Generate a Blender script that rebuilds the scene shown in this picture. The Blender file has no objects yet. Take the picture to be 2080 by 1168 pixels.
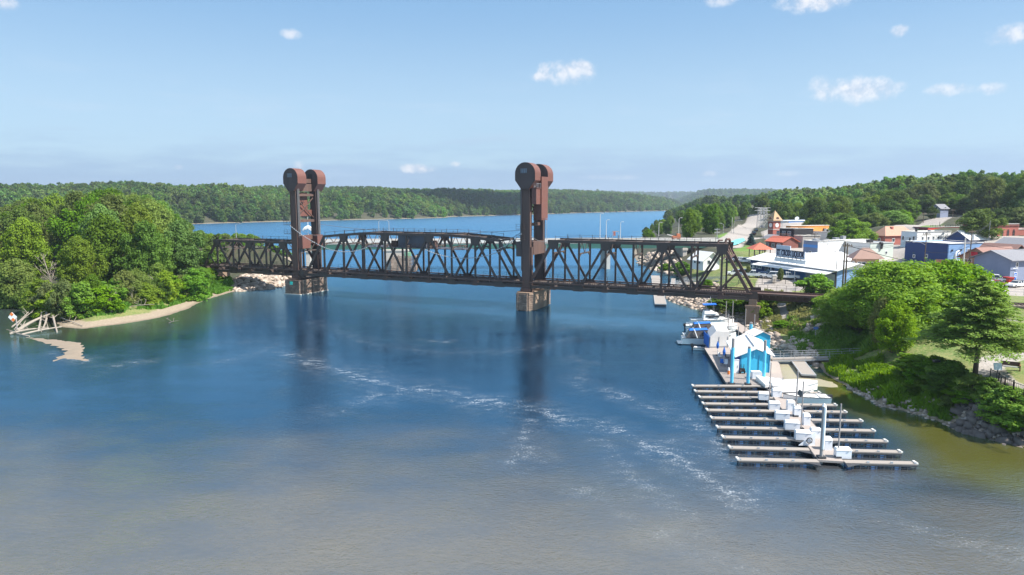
import bpy, math, random
import numpy as np
from mathutils import Vector, Matrix, noise
R = math.radians
S = bpy.context.scene
C = S.collection
# ---------------------------------------------------------------- camera
FP, CX, CY, CAMH, HZ = 1400., 1040., 584., 25., 408.      # focal length in photo pixels, centre, camera height, horizon row
TH = math.atan((CY-HZ)/FP)
cam = bpy.data.cameras.new('camera'); camo = bpy.data.objects.new('camera', cam); C.objects.link(camo)
cam.sensor_width = 36; cam.lens = 36*FP/2080; cam.clip_start = .5; cam.clip_end = 30000
camo.location = (0, 0, CAMH); camo.rotation_euler = (math.pi/2-TH, 0, 0)
S.camera = camo
# ---------------------------------------------------------------- sun and sky
SUN_AZ = math.atan2(.93, -.365)        # from +Y towards +X
SUN_EL = R(49)
sd = Vector((math.sin(SUN_AZ)*math.cos(SUN_EL), math.cos(SUN_AZ)*math.cos(SUN_EL), math.sin(SUN_EL)))
sun = bpy.data.lights.new('sun', 'SUN'); sun.energy = 5.0; sun.angle = R(.53); sun.color = (1, .95, .87)
suno = bpy.data.objects.new('sun', sun); C.objects.link(suno)
suno.rotation_euler = sd.to_track_quat('Z', 'Y').to_euler()
W = bpy.data.worlds.new('World'); S.world = W; W.use_nodes = True
S.view_settings.view_transform = 'Standard'; S.view_settings.look = 'None'
S.view_settings.exposure = 0.97; S.view_settings.gamma = 1

class NT:                                 # terse node-tree writer
    def __init__(s, nt): s.t = nt
    def n(s, typ, inp=None, **kw):
        nd = s.t.nodes.new(typ)
        for k, v in kw.items(): setattr(nd, k, v)
        for k, v in (inp or {}).items():
            sk = nd.inputs[k]
            if isinstance(v, bpy.types.NodeSocket): s.t.links.new(v, sk)
            elif isinstance(v, bpy.types.Node): s.t.links.new(v.outputs[0], sk)
            else:
                if isinstance(v, tuple) and sk.type == 'VECTOR': v = v[:3]
                sk.default_value = v
        return nd
    def m(s, op, a, b=0., c=None, clamp=False):
        d = {0: a, 1: b}
        if c is not None: d[2] = c
        return s.n('ShaderNodeMath', d, operation=op, use_clamp=clamp).outputs[0]
    def vm(s, op, a, b=(0, 0, 0)):
        nd = s.n('ShaderNodeVectorMath', {0: a, 1: b}, operation=op)
        return nd.outputs[1] if op in ('DOT_PRODUCT', 'LENGTH', 'DISTANCE') else nd.outputs[0]
    def mix(s, f, a, b):
        return s.n('ShaderNodeMix', {0: f, 6: a, 7: b}, data_type='RGBA').outputs[2]
    def ramp(s, f, lo, hi): # smooth 0..1
        return s.n('ShaderNodeMapRange', {0: f, 1: lo, 2: hi, 3: 0., 4: 1.}, interpolation_type='SMOOTHSTEP').outputs[0]
    def noise(s, vec, scale, det=3., rough=.55, dim='3D'):
        return s.n('ShaderNodeTexNoise', {'Vector': vec, 'Scale': scale, 'Detail': det, 'Roughness': rough}, noise_dimensions=dim).outputs[0]
def c4(c): return (c[0], c[1], c[2], 1.)

def ray(px, py):
    x = (px-CX)/FP; y = -(py-CY)/FP; c, s = math.cos(TH), math.sin(TH)
    return (x, c+y*s, -s+y*c)
def G(px, py, z=0.):                     # where the sight line of a photo pixel meets height z
    r = ray(px, py); t = (z-CAMH)/r[2]; return Vector((r[0]*t, r[1]*t, z))
def YD(px, py, Y):                       # ... or depth Y
    r = ray(px, py); t = Y/r[1]; return Vector((r[0]*t, Y, CAMH+r[2]*t))

# world: Nishita sky with small cumulus and a low bank of stratus, all by direction
w = NT(W.node_tree); W.node_tree.nodes.clear()
sky = w.n('ShaderNodeTexSky', sky_type='NISHITA', sun_disc=False, sun_elevation=SUN_EL, sun_rotation=SUN_AZ,
          altitude=100, air_density=1.0, dust_density=0.6, ozone_density=2.2)
tc = w.n('ShaderNodeTexCoord').outputs['Generated']
dirn = w.vm('NORMALIZE', tc)
sep = w.n('ShaderNodeSeparateXYZ', {0: dirn})
SX, SY, SZ = sep.outputs
az = w.m('ARCTAN2', SX, SY); el = w.m('ARCSINE', SZ)
nz1 = w.noise(dirn, 22., 6., .6); nz2 = w.noise(dirn, 70., 4., .6)
nn = w.m('ADD', w.m('MULTIPLY', w.m('SUBTRACT', nz1, .5), 1.5), w.m('MULTIPLY', w.m('SUBTRACT', nz2, .5), .9))
CL = [(1145, 148, 62, 26, 1.), (1182, 140, 30, 20, 1.), (1105, 155, 30, 14, .8), (1735, 182, 85, 24, .9), (1740, 182, 45, 26, .9), (1790, 176, 45, 12, .6), (1665, 172, 22, 18, .5),
      (1930, 181, 40, 13, .75), (2012, 179, 24, 11, .65), (2062, 68, 42, 19, .9), (1826, 63, 16, 11, .7), (1650, 2, 75, 20, .9), (1465, 0, 32, 12, .6),
      (590, 69, 22, 10, .7), (845, 342, 42, 10, .95), (925, 333, 12, 6, .7), (607, 338, 14, 12, .7), (5, 5, 24, 14, .7), (362, 339, 12, 6, .5), (1440, 353, 20, 7, .45), (1600,352,26,6,.3),(1235,360,60,6,.3)]
clouds = 0.
for (px, py, wx, hy, k) in CL:
    r = Vector(ray(px, py)).normalized(); a0 = math.atan2(r.x, r.y); e0 = math.asin(r.z)
    u = w.m('DIVIDE', w.m('SUBTRACT', az, a0), wx/FP*1.05); v = w.m('DIVIDE', w.m('SUBTRACT', el, e0), hy/FP*1.1)
    d2 = w.m('ADD', w.m('MULTIPLY', u, u), w.m('MULTIPLY', v, v))
    f = w.m('ADD', w.m('SUBTRACT', 1., d2), w.m('MULTIPLY', nn, 1.5))
    f = w.m('MULTIPLY', w.ramp(f, 0.0, 1.35), k)
    clouds = w.m('MAXIMUM', clouds, f)
# thin grey-violet bank low over the horizon
st = w.n('ShaderNodeCombineXYZ', {0: w.m('MULTIPLY', az, 5.), 1: w.m('MULTIPLY', el, 34.), 2: 3.})
sn = w.noise(st, 1.5, 6., .6)
band = w.m('MULTIPLY', w.ramp(w.m('ADD', el, w.m('MULTIPLY', w.m('SUBTRACT', sn, .5), -.12)), .085, .030), .65)
wisp = w.m('MULTIPLY', w.m('MULTIPLY', w.ramp(sn, .52, .75), w.ramp(el, .25, .05)), .35)
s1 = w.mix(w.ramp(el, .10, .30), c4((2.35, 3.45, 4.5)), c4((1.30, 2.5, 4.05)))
s1 = w.mix(w.ramp(el, .34, .9), s1, c4((3.0, 3.9, 5.2)))  # upper sky brightened beyond the camera's view to add fill light
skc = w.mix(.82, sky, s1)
cx1 = w.mix(band, skc, c4((1.75, 2.6, 3.9)))
cx2 = w.mix(wisp, cx1, c4((3.2, 4.0, 4.9)))
cc_ = w.mix(w.ramp(nz2, .35, .62), c4((3.5, 3.9, 4.6)), c4((5.4, 5.3, 5.4)))
cx3 = w.mix(w.m('MULTIPLY', clouds, .92), cx2, cc_)
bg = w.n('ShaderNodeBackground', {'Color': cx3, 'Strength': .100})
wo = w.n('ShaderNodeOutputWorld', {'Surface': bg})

# ---------------------------------------------------------------- helpers
OFF = {}
def coll(o, parent=None):
    C.objects.link(o)
    if parent is not None: o.parent = parent
    return o
def tag(o, label=None, cat=None, group=None, kind=None):
    if label: o['label'] = label
    if cat: o['category'] = cat
    if group: o['group'] = group
    if kind: o['kind'] = kind
    return o
def thing(name, label, cat, loc=(0, 0, 0), rz=0., group=None):
    o = bpy.data.objects.new(name, None); C.objects.link(o); o.empty_display_size = .5
    o.location = loc; o.rotation_euler = (0, 0, rz); OFF[o.name] = Vector(loc)
    return tag(o, label, cat, group)
def copytree(src, loc, rz=0., label=None, group=None, sc=None):
    r = src.copy(); C.objects.link(r); r.location = loc; r.rotation_euler = (0, 0, rz); OFF[r.name] = Vector(loc)
    if sc: r.scale = sc
    if label: r['label'] = label
    if group: r['group'] = group
    for ch in src.children:
        k = ch.copy(); C.objects.link(k); k.parent = r
        for g in ch.children:
            q = g.copy(); C.objects.link(q); q.parent = k
    return r
class MB:
    def __init__(s, M=None): s.v = []; s.f = []; s.mi = []; s.cur = 0; s.M = M
    def add(s, vs, fs):
        b = len(s.v)
        for p in vs:
            p = Vector(p)
            s.v.append(s.M @ p if s.M is not None else p)
        for f in fs: s.f.append([b+i for i in f]); s.mi.append(s.cur)
        return s
    def box(s, c, d, rz=0., tilt=None):
        hx, hy, hz = d[0]/2, d[1]/2, d[2]/2; c = Vector(c)
        m = Matrix.Rotation(rz, 3, 'Z')
        if tilt is not None: m = m @ tilt
        vs = [c+m @ Vector((x*hx, y*hy, z*hz)) for x in (-1, 1) for y in (-1, 1) for z in (-1, 1)]
        return s.add(vs, [(0, 1, 3, 2), (4, 6, 7, 5), (0, 4, 5, 1), (2, 3, 7, 6), (0, 2, 6, 4), (1, 5, 7, 3)])
    def bar(s, p, q, w, h, up=(0, 0, 1)):       # rectangular member p to q; w across, h along 'up'
        p = Vector(p); q = Vector(q); d = (q-p).normalized(); up = Vector(up)
        if abs(d.dot(up)) > .97: up = Vector((1, 0, 0)) if abs(d.x) < .9 else Vector((0, 1, 0))
        a = d.cross(up).normalized(); b = a.cross(d).normalized()
        vs = [e+a*(x*w/2)+b*(y*h/2) for e in (p, q) for x, y in ((-1, -1), (1, -1), (1, 1), (-1, 1))]
        return s.add(vs, [(0, 1, 2, 3), (7, 6, 5, 4), (0, 4, 5, 1), (1, 5, 6, 2), (2, 6, 7, 3), (3, 7, 4, 0)])
    def tube(s, p, q, r0, r1=None, n=8):
        r1 = r0 if r1 is None else r1
        p = Vector(p); q = Vector(q); d = (q-p).normalized()
        u = Vector((0, 0, 1)) if abs(d.z) < .9 else Vector((1, 0, 0))
        a = d.cross(u).normalized(); b = d.cross(a)
        vs = [e+(a*math.cos(t)+b*math.sin(t))*r for e, r in ((p, r0), (q, r1)) for t in [2*math.pi*i/n for i in range(n)]]
        fs = [(i, (i+1) % n, n+(i+1) % n, n+i) for i in range(n)]+[tuple(range(n))[::-1], tuple(range(n, 2*n))]
        return s.add(vs, fs)
    def path(s, pts, r, n=6, taper=None):
        for i in range(len(pts)-1):
            r0 = r if taper is None else r+(taper-r)*i/(len(pts)-1)
            r1 = r if taper is None else r+(taper-r)*(i+1)/(len(pts)-1)
            s.tube(pts[i], pts[i+1], r0, r1, n)
        return s
    def prism(s, poly, z0, z1):                 # poly: (x,y) list; vertical extrusion
        n = len(poly)
        vs = [(x, y, z0) for x, y in poly]+[(x, y, z1) for x, y in poly]
        return s.add(vs, [(i, (i+1) % n, n+(i+1) % n, n+i) for i in range(n)]+[tuple(range(n))[::-1], tuple(range(n, 2*n))])
    def slab(s, poly3, t):                      # polygon in 3D (list of Vectors) extruded by vector t
        n = len(poly3); t = Vector(t); P_ = [Vector(p) for p in poly3]
        return s.add(P_+[p+t for p in P_], [(i, (i+1) % n, n+(i+1) % n, n+i) for i in range(n)]+[tuple(range(n))[::-1], tuple(range(n, 2*n))])
    def quad(s, a, b, c, d): return s.add([a, b, c, d], [(0, 1, 2, 3)])
    def poly(s, pts): return s.add(pts, [tuple(range(len(pts)))])
    def build(s, name, mats, parent=None, smooth=False, fix=True):
        me = bpy.data.meshes.new(name)
        off = Vector((0, 0, 0))
        if parent is not None and fix:
            top = parent
            while top.parent: top = top.parent
            off = OFF.get(top.name, Vector((0, 0, 0)))
        me.from_pydata([tuple(v-off) for v in s.v], [], s.f)
        for m_ in (mats if isinstance(mats, (list, tuple)) else [mats]): me.materials.append(m_)
        if max(s.mi, default=0) > 0: me.polygons.foreach_set('material_index', s.mi)
        if smooth: me.polygons.foreach_set('use_smooth', [True]*len(me.polygons))
        me.update()
        bmf(me)
        return coll(bpy.data.objects.new(name, me), parent)
def bmf(me):
    import bmesh
    b = bmesh.new(); b.from_mesh(me); bmesh.ops.recalc_face_normals(b, faces=b.faces); b.to_mesh(me); b.free()
def npmesh(name, V, Q, mat):                    # quads from numpy
    me = bpy.data.meshes.new(name); n, m_ = len(V), len(Q)
    me.vertices.add(n); me.vertices.foreach_set('co', np.ascontiguousarray(V, dtype=np.float32).ravel())
    me.loops.add(m_*4); me.loops.foreach_set('vertex_index', np.ascontiguousarray(Q, dtype=np.int32).ravel())
    me.polygons.add(m_); me.polygons.foreach_set('loop_start', np.arange(0, m_*4, 4, dtype=np.int32))
    me.update(calc_edges=True); me.materials.append(mat); me.validate()
    return me

# ---------------------------------------------------------------- materials
MATS = {}
def mat(name, col, rough=.7, metal=0., var=.25, scale=1., streak=False, bump=0., bscale=None, col2=None, amt=.5, spec=None, tilez=None, rnd=0.):
    """painted or bare surface: two colours mixed by noise (streak: stretched down the wall), fine grain, bump"""
    if name in MATS: return MATS[name]
    m_ = bpy.data.materials.new(name); m_.use_nodes = True; t = NT(m_.node_tree); t.t.nodes.clear()
    v = t.n('ShaderNodeTexCoord').outputs['Object']
    vv = t.n('ShaderNodeMapping', {'Vector': v, 'Scale': (1, 1, .12) if streak else (1, 1, 1)}).outputs[0]
    n1 = t.noise(vv, scale, 5., .62); n2 = t.noise(v, scale*9, 3., .6)
    k = t.m('ADD', t.m('MULTIPLY', n1, 1.5), t.m('MULTIPLY', n2, .5))
    k = t.m('MULTIPLY', t.m('SUBTRACT', k, 1.), 1.)
    br = t.m('ADD', 1., t.m('MULTIPLY', k, var*2))
    base = c4(col)
    if col2 is not None: base = t.mix(t.m('MULTIPLY', t.ramp(n1, .42, .66), amt), c4(col), c4(col2))
    if tilez:   # horizontal courses/boards: thin darker joints every tilez metres
        z = t.n('ShaderNodeSeparateXYZ', {0: v}).outputs[2]
        fr = t.m('FRACT', t.m('DIVIDE', z, tilez))
        br = t.m('MULTIPLY', br, t.m('SUBTRACT', 1., t.m('MULTIPLY', t.m('LESS_THAN', fr, .14), .35)))
    if rnd:
        br = t.m('MULTIPLY', br, t.m('ADD', 1.-rnd, t.m('MULTIPLY', t.n('ShaderNodeObjectInfo').outputs['Random'], 2*rnd)))
    cc = t.vm('MULTIPLY', base, t.n('ShaderNodeCombineXYZ', {0: br, 1: br, 2: br})) if False else t.n('ShaderNodeVectorMath', {0: base, 3: br}, operation='SCALE').outputs[0]
    inp = {'Base Color': cc, 'Roughness': rough, 'Metallic': metal}
    if bump:
        inp['Normal'] = t.n('ShaderNodeBump', {'Strength': bump, 'Distance': .05, 'Height': t.noise(v, bscale or scale*4, 4.)})
    p = t.n('ShaderNodeBsdfPrincipled', inp)
    if spec is not None: p.inputs['Specular IOR Level'].default_value = spec
    t.n('ShaderNodeOutputMaterial', {'Surface': p})
    MATS[name] = m_; return m_
def glass(name='window_glass', col=(.03, .045, .06)):
    if name in MATS: return MATS[name]
    m_ = mat(name, col, rough=.06, var=.2, scale=.8, spec=.8); return m_
def leafmat(name, c1, c2, tr=.35, rnd=.25, hue=.02, rough=.75, bright=1.):
    if name in MATS: return MATS[name]
    m_ = bpy.data.materials.new(name); m_.use_nodes = True; t = NT(m_.node_tree); t.t.nodes.clear()
    oi = t.n('ShaderNodeObjectInfo').outputs['Random']
    v = t.n('ShaderNodeTexCoord').outputs['Object']
    isl = t.n('ShaderNodeNewGeometry').outputs['Random Per Island']
    n1 = t.noise(v, .35, 2.)
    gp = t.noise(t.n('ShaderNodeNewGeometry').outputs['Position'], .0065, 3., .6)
    f = t.m('ADD', t.m('MULTIPLY', isl, .5), t.m('MULTIPLY', t.ramp(n1, .35, .65), .5))
    col = t.mix(f, c4(c1), c4(c2))
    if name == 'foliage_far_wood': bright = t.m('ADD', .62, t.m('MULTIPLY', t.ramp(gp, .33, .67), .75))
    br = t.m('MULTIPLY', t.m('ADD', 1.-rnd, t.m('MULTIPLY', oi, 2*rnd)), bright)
    hs = t.n('ShaderNodeHueSaturation', {'Hue': t.m('ADD', .5-hue, t.m('MULTIPLY', t.m('FRACT', t.m('MULTIPLY', oi, 7.31)), 2*hue)),
             'Saturation': t.m('ADD', .85, t.m('MULTIPLY', t.m('FRACT', t.m('MULTIPLY', oi, 3.77)), .25)), 'Value': br, 'Color': col}).outputs[0]
    d = t.n('ShaderNodeBsdfPrincipled', {'Base Color': hs, 'Roughness': rough}); d.inputs['Specular IOR Level'].default_value = .25
    lt = t.n('ShaderNodeHueSaturation', {'Hue': .485, 'Saturation': 1.1, 'Value': 1.5, 'Color': hs}).outputs[0]
    tl = t.n('ShaderNodeBsdfTranslucent', {'Color': lt})
    ms = t.n('ShaderNodeMixShader', {0: tr, 1: d.outputs[0], 2: tl.outputs[0]})
    t.n('ShaderNodeOutputMaterial', {'Surface': ms})
    MATS[name] = m_; return m_
# ---------------------------------------------------------------- land and water
def poly_sd(X, Y, poly):                 # signed distance, positive inside
    P_ = np.array([(p[0], p[1]) for p in poly], dtype=float); n = len(P_)
    d = np.full(X.shape, 1e18); ins = np.zeros(X.shape, bool)
    for i in range(n):
        ax, ay = P_[i]; bx, by = P_[(i+1) % n]; ex, ey = bx-ax, by-ay
        t = np.clip(((X-ax)*ex+(Y-ay)*ey)/(ex*ex+ey*ey+1e-9), 0, 1)
        d = np.minimum(d, (X-ax-t*ex)**2+(Y-ay-t*ey)**2)
        cnd = ((ay > Y) != (by > Y)) & (X < (bx-ax)*(Y-ay)/((by-ay) if abs(by-ay) > 1e-9 else 1e-9)+ax)
        ins ^= cnd
    d = np.sqrt(d); return np.where(ins, d, -d)
def line_d(X, Y, pts):
    d = np.full(X.shape, 1e18)
    for i in range(len(pts)-1):
        ax, ay = pts[i][0], pts[i][1]; bx, by = pts[i+1][0], pts[i+1][1]; ex, ey = bx-ax, by-ay
        t = np.clip(((X-ax)*ex+(Y-ay)*ey)/(ex*ex+ey*ey+1e-9), 0, 1)
        d = np.minimum(d, (X-ax-t*ex)**2+(Y-ay-t*ey)**2)
    return np.sqrt(d)
def gl(pts, z=0.): return [G(a, b, z) for a, b in pts]
ISL = gl([(-60, 610), (10, 604), (60, 612), (100, 640), (118, 664), (170, 668), (240, 659), (330, 645), (385, 626), (420, 609), (470, 594), (500, 590), (545, 588), (595, 577), (628, 572),
          (640, 562), (615, 545), (600, 528), (575, 512), (540, 500), (430, 494), (300, 490), (150, 490)])+[Vector((-330, 430, 0)), Vector((-420, 300, 0)), Vector((-300, 150, 0)), Vector((-170, 128, 0))]
RB = gl([(2400, 945), (2240, 930), (2150, 915), (2080, 903), (2030, 893), (1985, 884), (1950, 872), (1930, 862), (1890, 850), (1830, 832), (1790, 824), (1745, 800), (1700, 774), (1672, 752), (1655, 738), (1640, 726), (1610, 715),
         (1575, 702), (1556, 688), (1538, 668), (1500, 652), (1440, 634), (1402, 622), (1362, 609), (1352, 600), (1378, 588), (1400, 574), (1385, 562), (1350, 556), (1322, 546), (1300, 536), (1290, 525), (1286, 508), (1292, 492), (1310, 476), (1335, 460), (1360, 444), (1382, 433), (1395, 428)])+\
     [Vector((640, 2600, 0)), Vector((900, 4000, 0)), Vector((9000, 9000, 0)), Vector((9000, 0, 0)), Vector((400, -150, 0)), Vector((110, 30, 0))]
FB = [Vector((-9000, 200, 0)), Vector((-900, 560, 0)), Vector((-600, 690, 0))]+gl([(200, 460), (380, 455.5), (500, 452), (600, 449.5), (700, 447), (800, 445), (900, 442.5), (915, 440.5), (1060, 436.5), (1150, 433.5), (1250, 430.6), (1330, 428.6), (1372, 427.5)])+\
     [Vector((620, 2500, 0)), Vector((800, 4200, 0)), Vector((9000, 9500, 0)), Vector((9000, 14000, 0)), Vector((-9000, 14000, 0))]
CP = []
def cp(z, *pts):
    for a, b in pts: CP.append(tuple(G(a, b, z)[:2])+(z,))
def cpy(*t):
    for a, b, Y in t: q = YD(a, b, Y); CP.append((q.x, q.y, q.z))
cp(5.0, (1935, 752), (2000, 768), (2060, 700), (1960, 722), (2080, 760), (2080, 790), (2020, 778), (1890, 720)); cp(5.2, (2050, 645), (1990, 660), (1900, 690))
cp(6.3, (2060, 612), (1990, 608), (2200, 640)); cp(6.0, (2030, 588), (2070, 570), (1960, 590)); cp(4.5, (1850, 700), (1830, 680))
cp(3.0, (1590, 614), (1575, 605)); cp(2.9, (1600, 640), (1640, 655)); cp(3.3, (1720, 664), (1690, 662)); cp(4.6, (1660, 632), (1700, 620))
cp(.8, (1620, 690), (1600, 680)); cp(1.3, (1700, 712), (1650, 690)); cp(.7, (1690, 745), (1740, 765)); cp(1.0, (1780, 785), (1850, 812), (1900, 835)); cp(1.2, (1850, 792), (1800, 768), (1750, 748), (1880, 805), (1925, 825), (1830, 775)); cp(4.6, (1900, 750), (1870, 735), (1850, 722))
cp(6.3, (1690, 604), (1740, 610), (1800, 620)); cp(5.2, (1540, 588), (1600, 590), (1640, 585)); cp(6.0, (1600, 566), (1680, 562), (1520, 562), (1560, 560), (1480, 565), (1700, 590))
cp(3.0, (1450, 590), (1500, 600), (1400, 600)); cp(3.5, (1440, 575)); cp(4.5, (1470, 560), (1430, 548), (1400, 540))
cp(8.0, (1550, 510), (1600, 505)); cp(9.6, (1500, 472), (1478, 486), (1430, 484)); cp(9.8, (1540, 470), (1500, 450), (1460, 470)); cp(8.8, (1572, 482)); cp(7.0, (1750, 530), (1820, 540)); cp(7.2, (1900, 545), (2060, 555), (1990, 550)); cp(9.0, (1650, 470), (1700, 480), (1800, 495))
cpy((2080, 400, 350), (2200, 395, 350), (1900, 398, 450), (1990, 392, 420), (1800, 408, 520), (1680, 412, 650), (1740, 408, 600), (1900, 433, 330), (1850, 458, 270), (1940, 446, 320), (2000, 440, 300), (1700, 457, 330), (1620, 452, 330),
    (1600, 432, 450), (1540, 442, 500), (1500, 447, 540), (1450, 452, 420), (1400, 462, 420), (1350, 475, 400), (1560, 420, 800), (1480, 420, 900), (1420, 424, 1100), (1600, 413, 1000), (2050, 480, 225), (1960, 495, 200), (1700, 398, 1200))
cpy((1450, 418, 900), (1550, 416, 1000), (1450, 416, 1500), (1600, 414, 1500), (1500, 413, 2200), (1420, 418, 1300), (1640, 410, 850), (1480, 419, 680), (1500, 393, 3600), (1650, 392, 3600), (1420, 395, 3600), (1560, 393, 3900), (1750, 392, 3600))
CP.append((600, 600, 40)); CP.append((1000, 1000, 45)); CP.append((300, 150, 9)); CP.append((500, 300, 35)); CP.append((150, 60, 6)); CP.append((1500, 3500, 50))
CPA = np.array(CP)
def fbm(X, Y, sc, seed=0, octs=4):
    rs = np.random.RandomState(seed); out = np.zeros(X.shape); a = 1.
    for o in range(octs):
        for k in range(5):
            th, ph = rs.rand()*6.283, rs.rand()*6.283
            out += a*.4*np.sin((X*np.cos(th)+Y*np.sin(th))/sc*6.283*(.6+.8*rs.rand())+ph+1.7*np.sin((X*np.sin(th)-Y*np.cos(th))/sc*4+ph*2))
        sc *= .5; a *= .5
    return out
def height(X, Y):
    X = np.asarray(X, float); Y = np.asarray(Y, float)
    z = np.full(X.shape, -3.)
    # island
    d = poly_sd(X, Y, ISL)+fbm(X, Y, 14, 3, 3)*.35
    zi = np.where(d < 0, np.maximum(-3, d*.35), np.minimum(1.9+.3*fbm(X, Y, 30, 5, 2), np.minimum(d*.11, 9e9)+np.maximum(0, d-4.5)*.22))
    a = G(660, 560, 0); b = G(380, 548, 0)     # the railway bank
    dr = line_d(X, Y, [G(604, 566, 0), G(560, 556, 0), G(470, 545, 0), G(330, 530, 0)])
    bank = np.clip(5.0-np.maximum(0, dr-2.5)*.55, -3, 5.0)
    zi = np.where((d > 0) & (dr < 14), np.maximum(zi, np.minimum(bank, d*.55)), zi)
    dh = line_d(X, Y, [Vector((-62, 247, 0)), Vector((-300, 240, 0))])   # highway embankment
    zi = np.where((d > 0), np.maximum(zi, np.minimum(np.clip(8.6-np.maximum(0, dh-7)*.6, 0, 8.6), d*.6)), zi)
    z = np.maximum(z, zi)
    # right bank
    d = poly_sd(X, Y, RB)+fbm(X, Y, 11, 9, 3)*.25
    num = np.zeros(X.shape); den = np.zeros(X.shape)
    for x, y, h in CPA:
        r2 = (X-x)**2+(Y-y)**2+1.5; w_ = 1/(r2*r2)
        num += w_*h; den += w_
    zr = num/den
    sl = .38+.9*np.exp(-((X-56)**2+(Y-76)**2)/160.)+.0*X
    far = np.clip((Y-250)/400, 0, 1)
    zr = np.where(d < 0, np.maximum(-3, d*.35), np.minimum(zr+.05*fbm(X, Y, 6, 2, 2), d*sl+.02))+np.where(d > 60, far*fbm(X, Y, 160, 21, 3)*2.0, 0)
    z = np.maximum(z, zr)
    # far bluffs
    d = poly_sd(X, Y, FB)
    top = 31+np.clip((Y-900)/900, 0, 1)*7+fbm(X, Y, 420, 11, 3)*3.2+np.clip((Y-2600)/2500, 0, 1)*26
    e = d+fbm(X, Y, 190, 33, 2)*26*np.clip(d/60, 0, 1)
    zf = np.where(d < 0, np.maximum(-3, d*.3), np.minimum(1.2, d*.2)+top*(1-np.exp(-np.maximum(0, e-8)/85.)))
    z = np.maximum(z, zf)
    return z
def hz(x, y): return float(height(np.array([float(x)]), np.array([float(y)]))[0])
def hits(px, py, off=0.):                # ground point seen at a photo pixel
    r = ray(px, py); t = np.concatenate([np.arange(45, 400, .6), np.arange(400, 3000, 6.)])
    X = r[0]*t; Y = r[1]*t; Z = CAMH+r[2]*t; hh = np.maximum(height(X, Y), 0.)+off
    i = np.argmax(Z <= hh); 
    return Vector((X[i], Y[i], hh[i]-off))

rows = np.concatenate([np.arange(46, 270, .9), 270*1.0143**np.arange(0, 262)])
cols = np.concatenate([np.linspace(-3.5, -.85, 46)[:-1], np.linspace(-.85, 1.0, 430), np.linspace(1.0, 3.5, 40)[1:]])
YY, TT = np.meshgrid(rows, cols, indexing='ij'); XX = np.clip(YY*TT, -12000, 12000)
ZZ = height(XX, YY)
nr, nc = XX.shape
ii = np.arange(nr*nc).reshape(nr, nc)
Q = np.stack([ii[:-1, :-1], ii[:-1, 1:], ii[1:, 1:], ii[1:, :-1]], -1).reshape(-1, 4)
gm = bpy.data.materials.new('ground_soil_grass_sand'); gm.use_nodes = True; t = NT(gm.node_tree); t.t.nodes.clear()
at = lambda n_: t.n('ShaderNodeAttribute', attribute_name=n_).outputs['Fac']
pos = t.n('ShaderNodeNewGeometry').outputs['Position']
pz = t.n('ShaderNodeSeparateXYZ', {0: pos}).outputs[2]
na = t.noise(pos, .35, 5.); nb = t.noise(pos, 3., 4.); nc_ = t.noise(pos, 11., 3.)
wood = t.mix(t.ramp(na, .4, .6), c4((.035, .042, .018)), c4((.06, .055, .03)))
lawn = t.mix(t.ramp(t.m('ADD', t.m('MULTIPLY', na, .6), t.m('MULTIPLY', nb, .4)), .36, .64), c4((.065, .15, .014)), c4((.135, .215, .03)))
rough_ = t.mix(t.ramp(t.m('ADD', t.m('MULTIPLY', na, .4), t.m('MULTIPLY', nb, .6)), .38, .6), c4((.075, .14, .02)), c4((.2, .2, .07)))
sand = t.mix(t.ramp(nb, .3, .7), c4((.24, .19, .135)), c4((.34, .275, .20)))
conc = t.mix(t.ramp(nb, .3, .7), c4((.29, .26, .235)), c4((.37, .33, .30)))
g1 = t.mix(at('lawn'), wood, lawn); g1 = t.mix(at('rough'), g1, rough_)
sh = t.m('MULTIPLY', t.ramp(t.m('ADD', pz, t.m('MULTIPLY', t.m('SUBTRACT', na, .5), .9)), .75, .45), at('near'))
g1 = t.mix(sh, g1, sand)
mudm = t.ramp(pz, .18, .03)
g1 = t.mix(t.m('MULTIPLY', mudm, .6), g1, c4((.13, .10, .065)))
g1 = t.mix(t.m('MULTIPLY', at('pave'), t.ramp(t.m('ADD', at('pave'), t.m('MULTIPLY', t.m('SUBTRACT', nb, .5), .3)), .35, .6)), g1, conc)
g1 = t.n('ShaderNodeVectorMath', {0: g1, 3: t.m('ADD', .8, t.m('MULTIPLY', nc_, .4))}, operation='SCALE').outputs[0]
bp = t.n('ShaderNodeBump', {'Strength': .7, 'Distance': .15, 'Height': t.m('ADD', nb, t.m('MULTIPLY', nc_, .5))})
t.n('ShaderNodeOutputMaterial', {'Surface': t.n('ShaderNodeBsdfPrincipled', {'Base Color': g1, 'Roughness': .92, 'Normal': bp})})
me = npmesh('ground', np.stack([XX, YY, ZZ], -1).reshape(-1, 3), Q, gm)
me.polygons.foreach_set('use_smooth', np.ones(len(Q), bool))
def attr(me, name, arr):
    a_ = me.attributes.new(name, 'FLOAT', 'POINT'); a_.data.foreach_set('value', np.ascontiguousarray(arr, dtype=np.float32).ravel())
def soft(d, wd): return np.clip(d/wd+.5, 0, 1)
LAWN = [gl([(1800, 650), (1880, 640), (2300, 640), (2300, 820), (2085, 832), (2010, 785), (1960, 768), (1900, 745), (1850, 720), (1800, 690)], 5.), gl([(1515, 600), (1500, 583), (1540, 578), (1690, 578), (1700, 596), (1640, 603)], 5.3),
        gl([(1960, 604), (2300, 604), (2300, 617), (1960, 617)], 6.), gl([(1480, 508), (1520, 500), (1545, 512), (1500, 530)], 8.), gl([(1455, 478), (1500, 468), (1500, 474), (1460, 484)], 9.6)]
lw = np.zeros(XX.shape)
for p_ in LAWN: lw = np.maximum(lw, soft(poly_sd(XX, YY, p_), 1.2))
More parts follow.
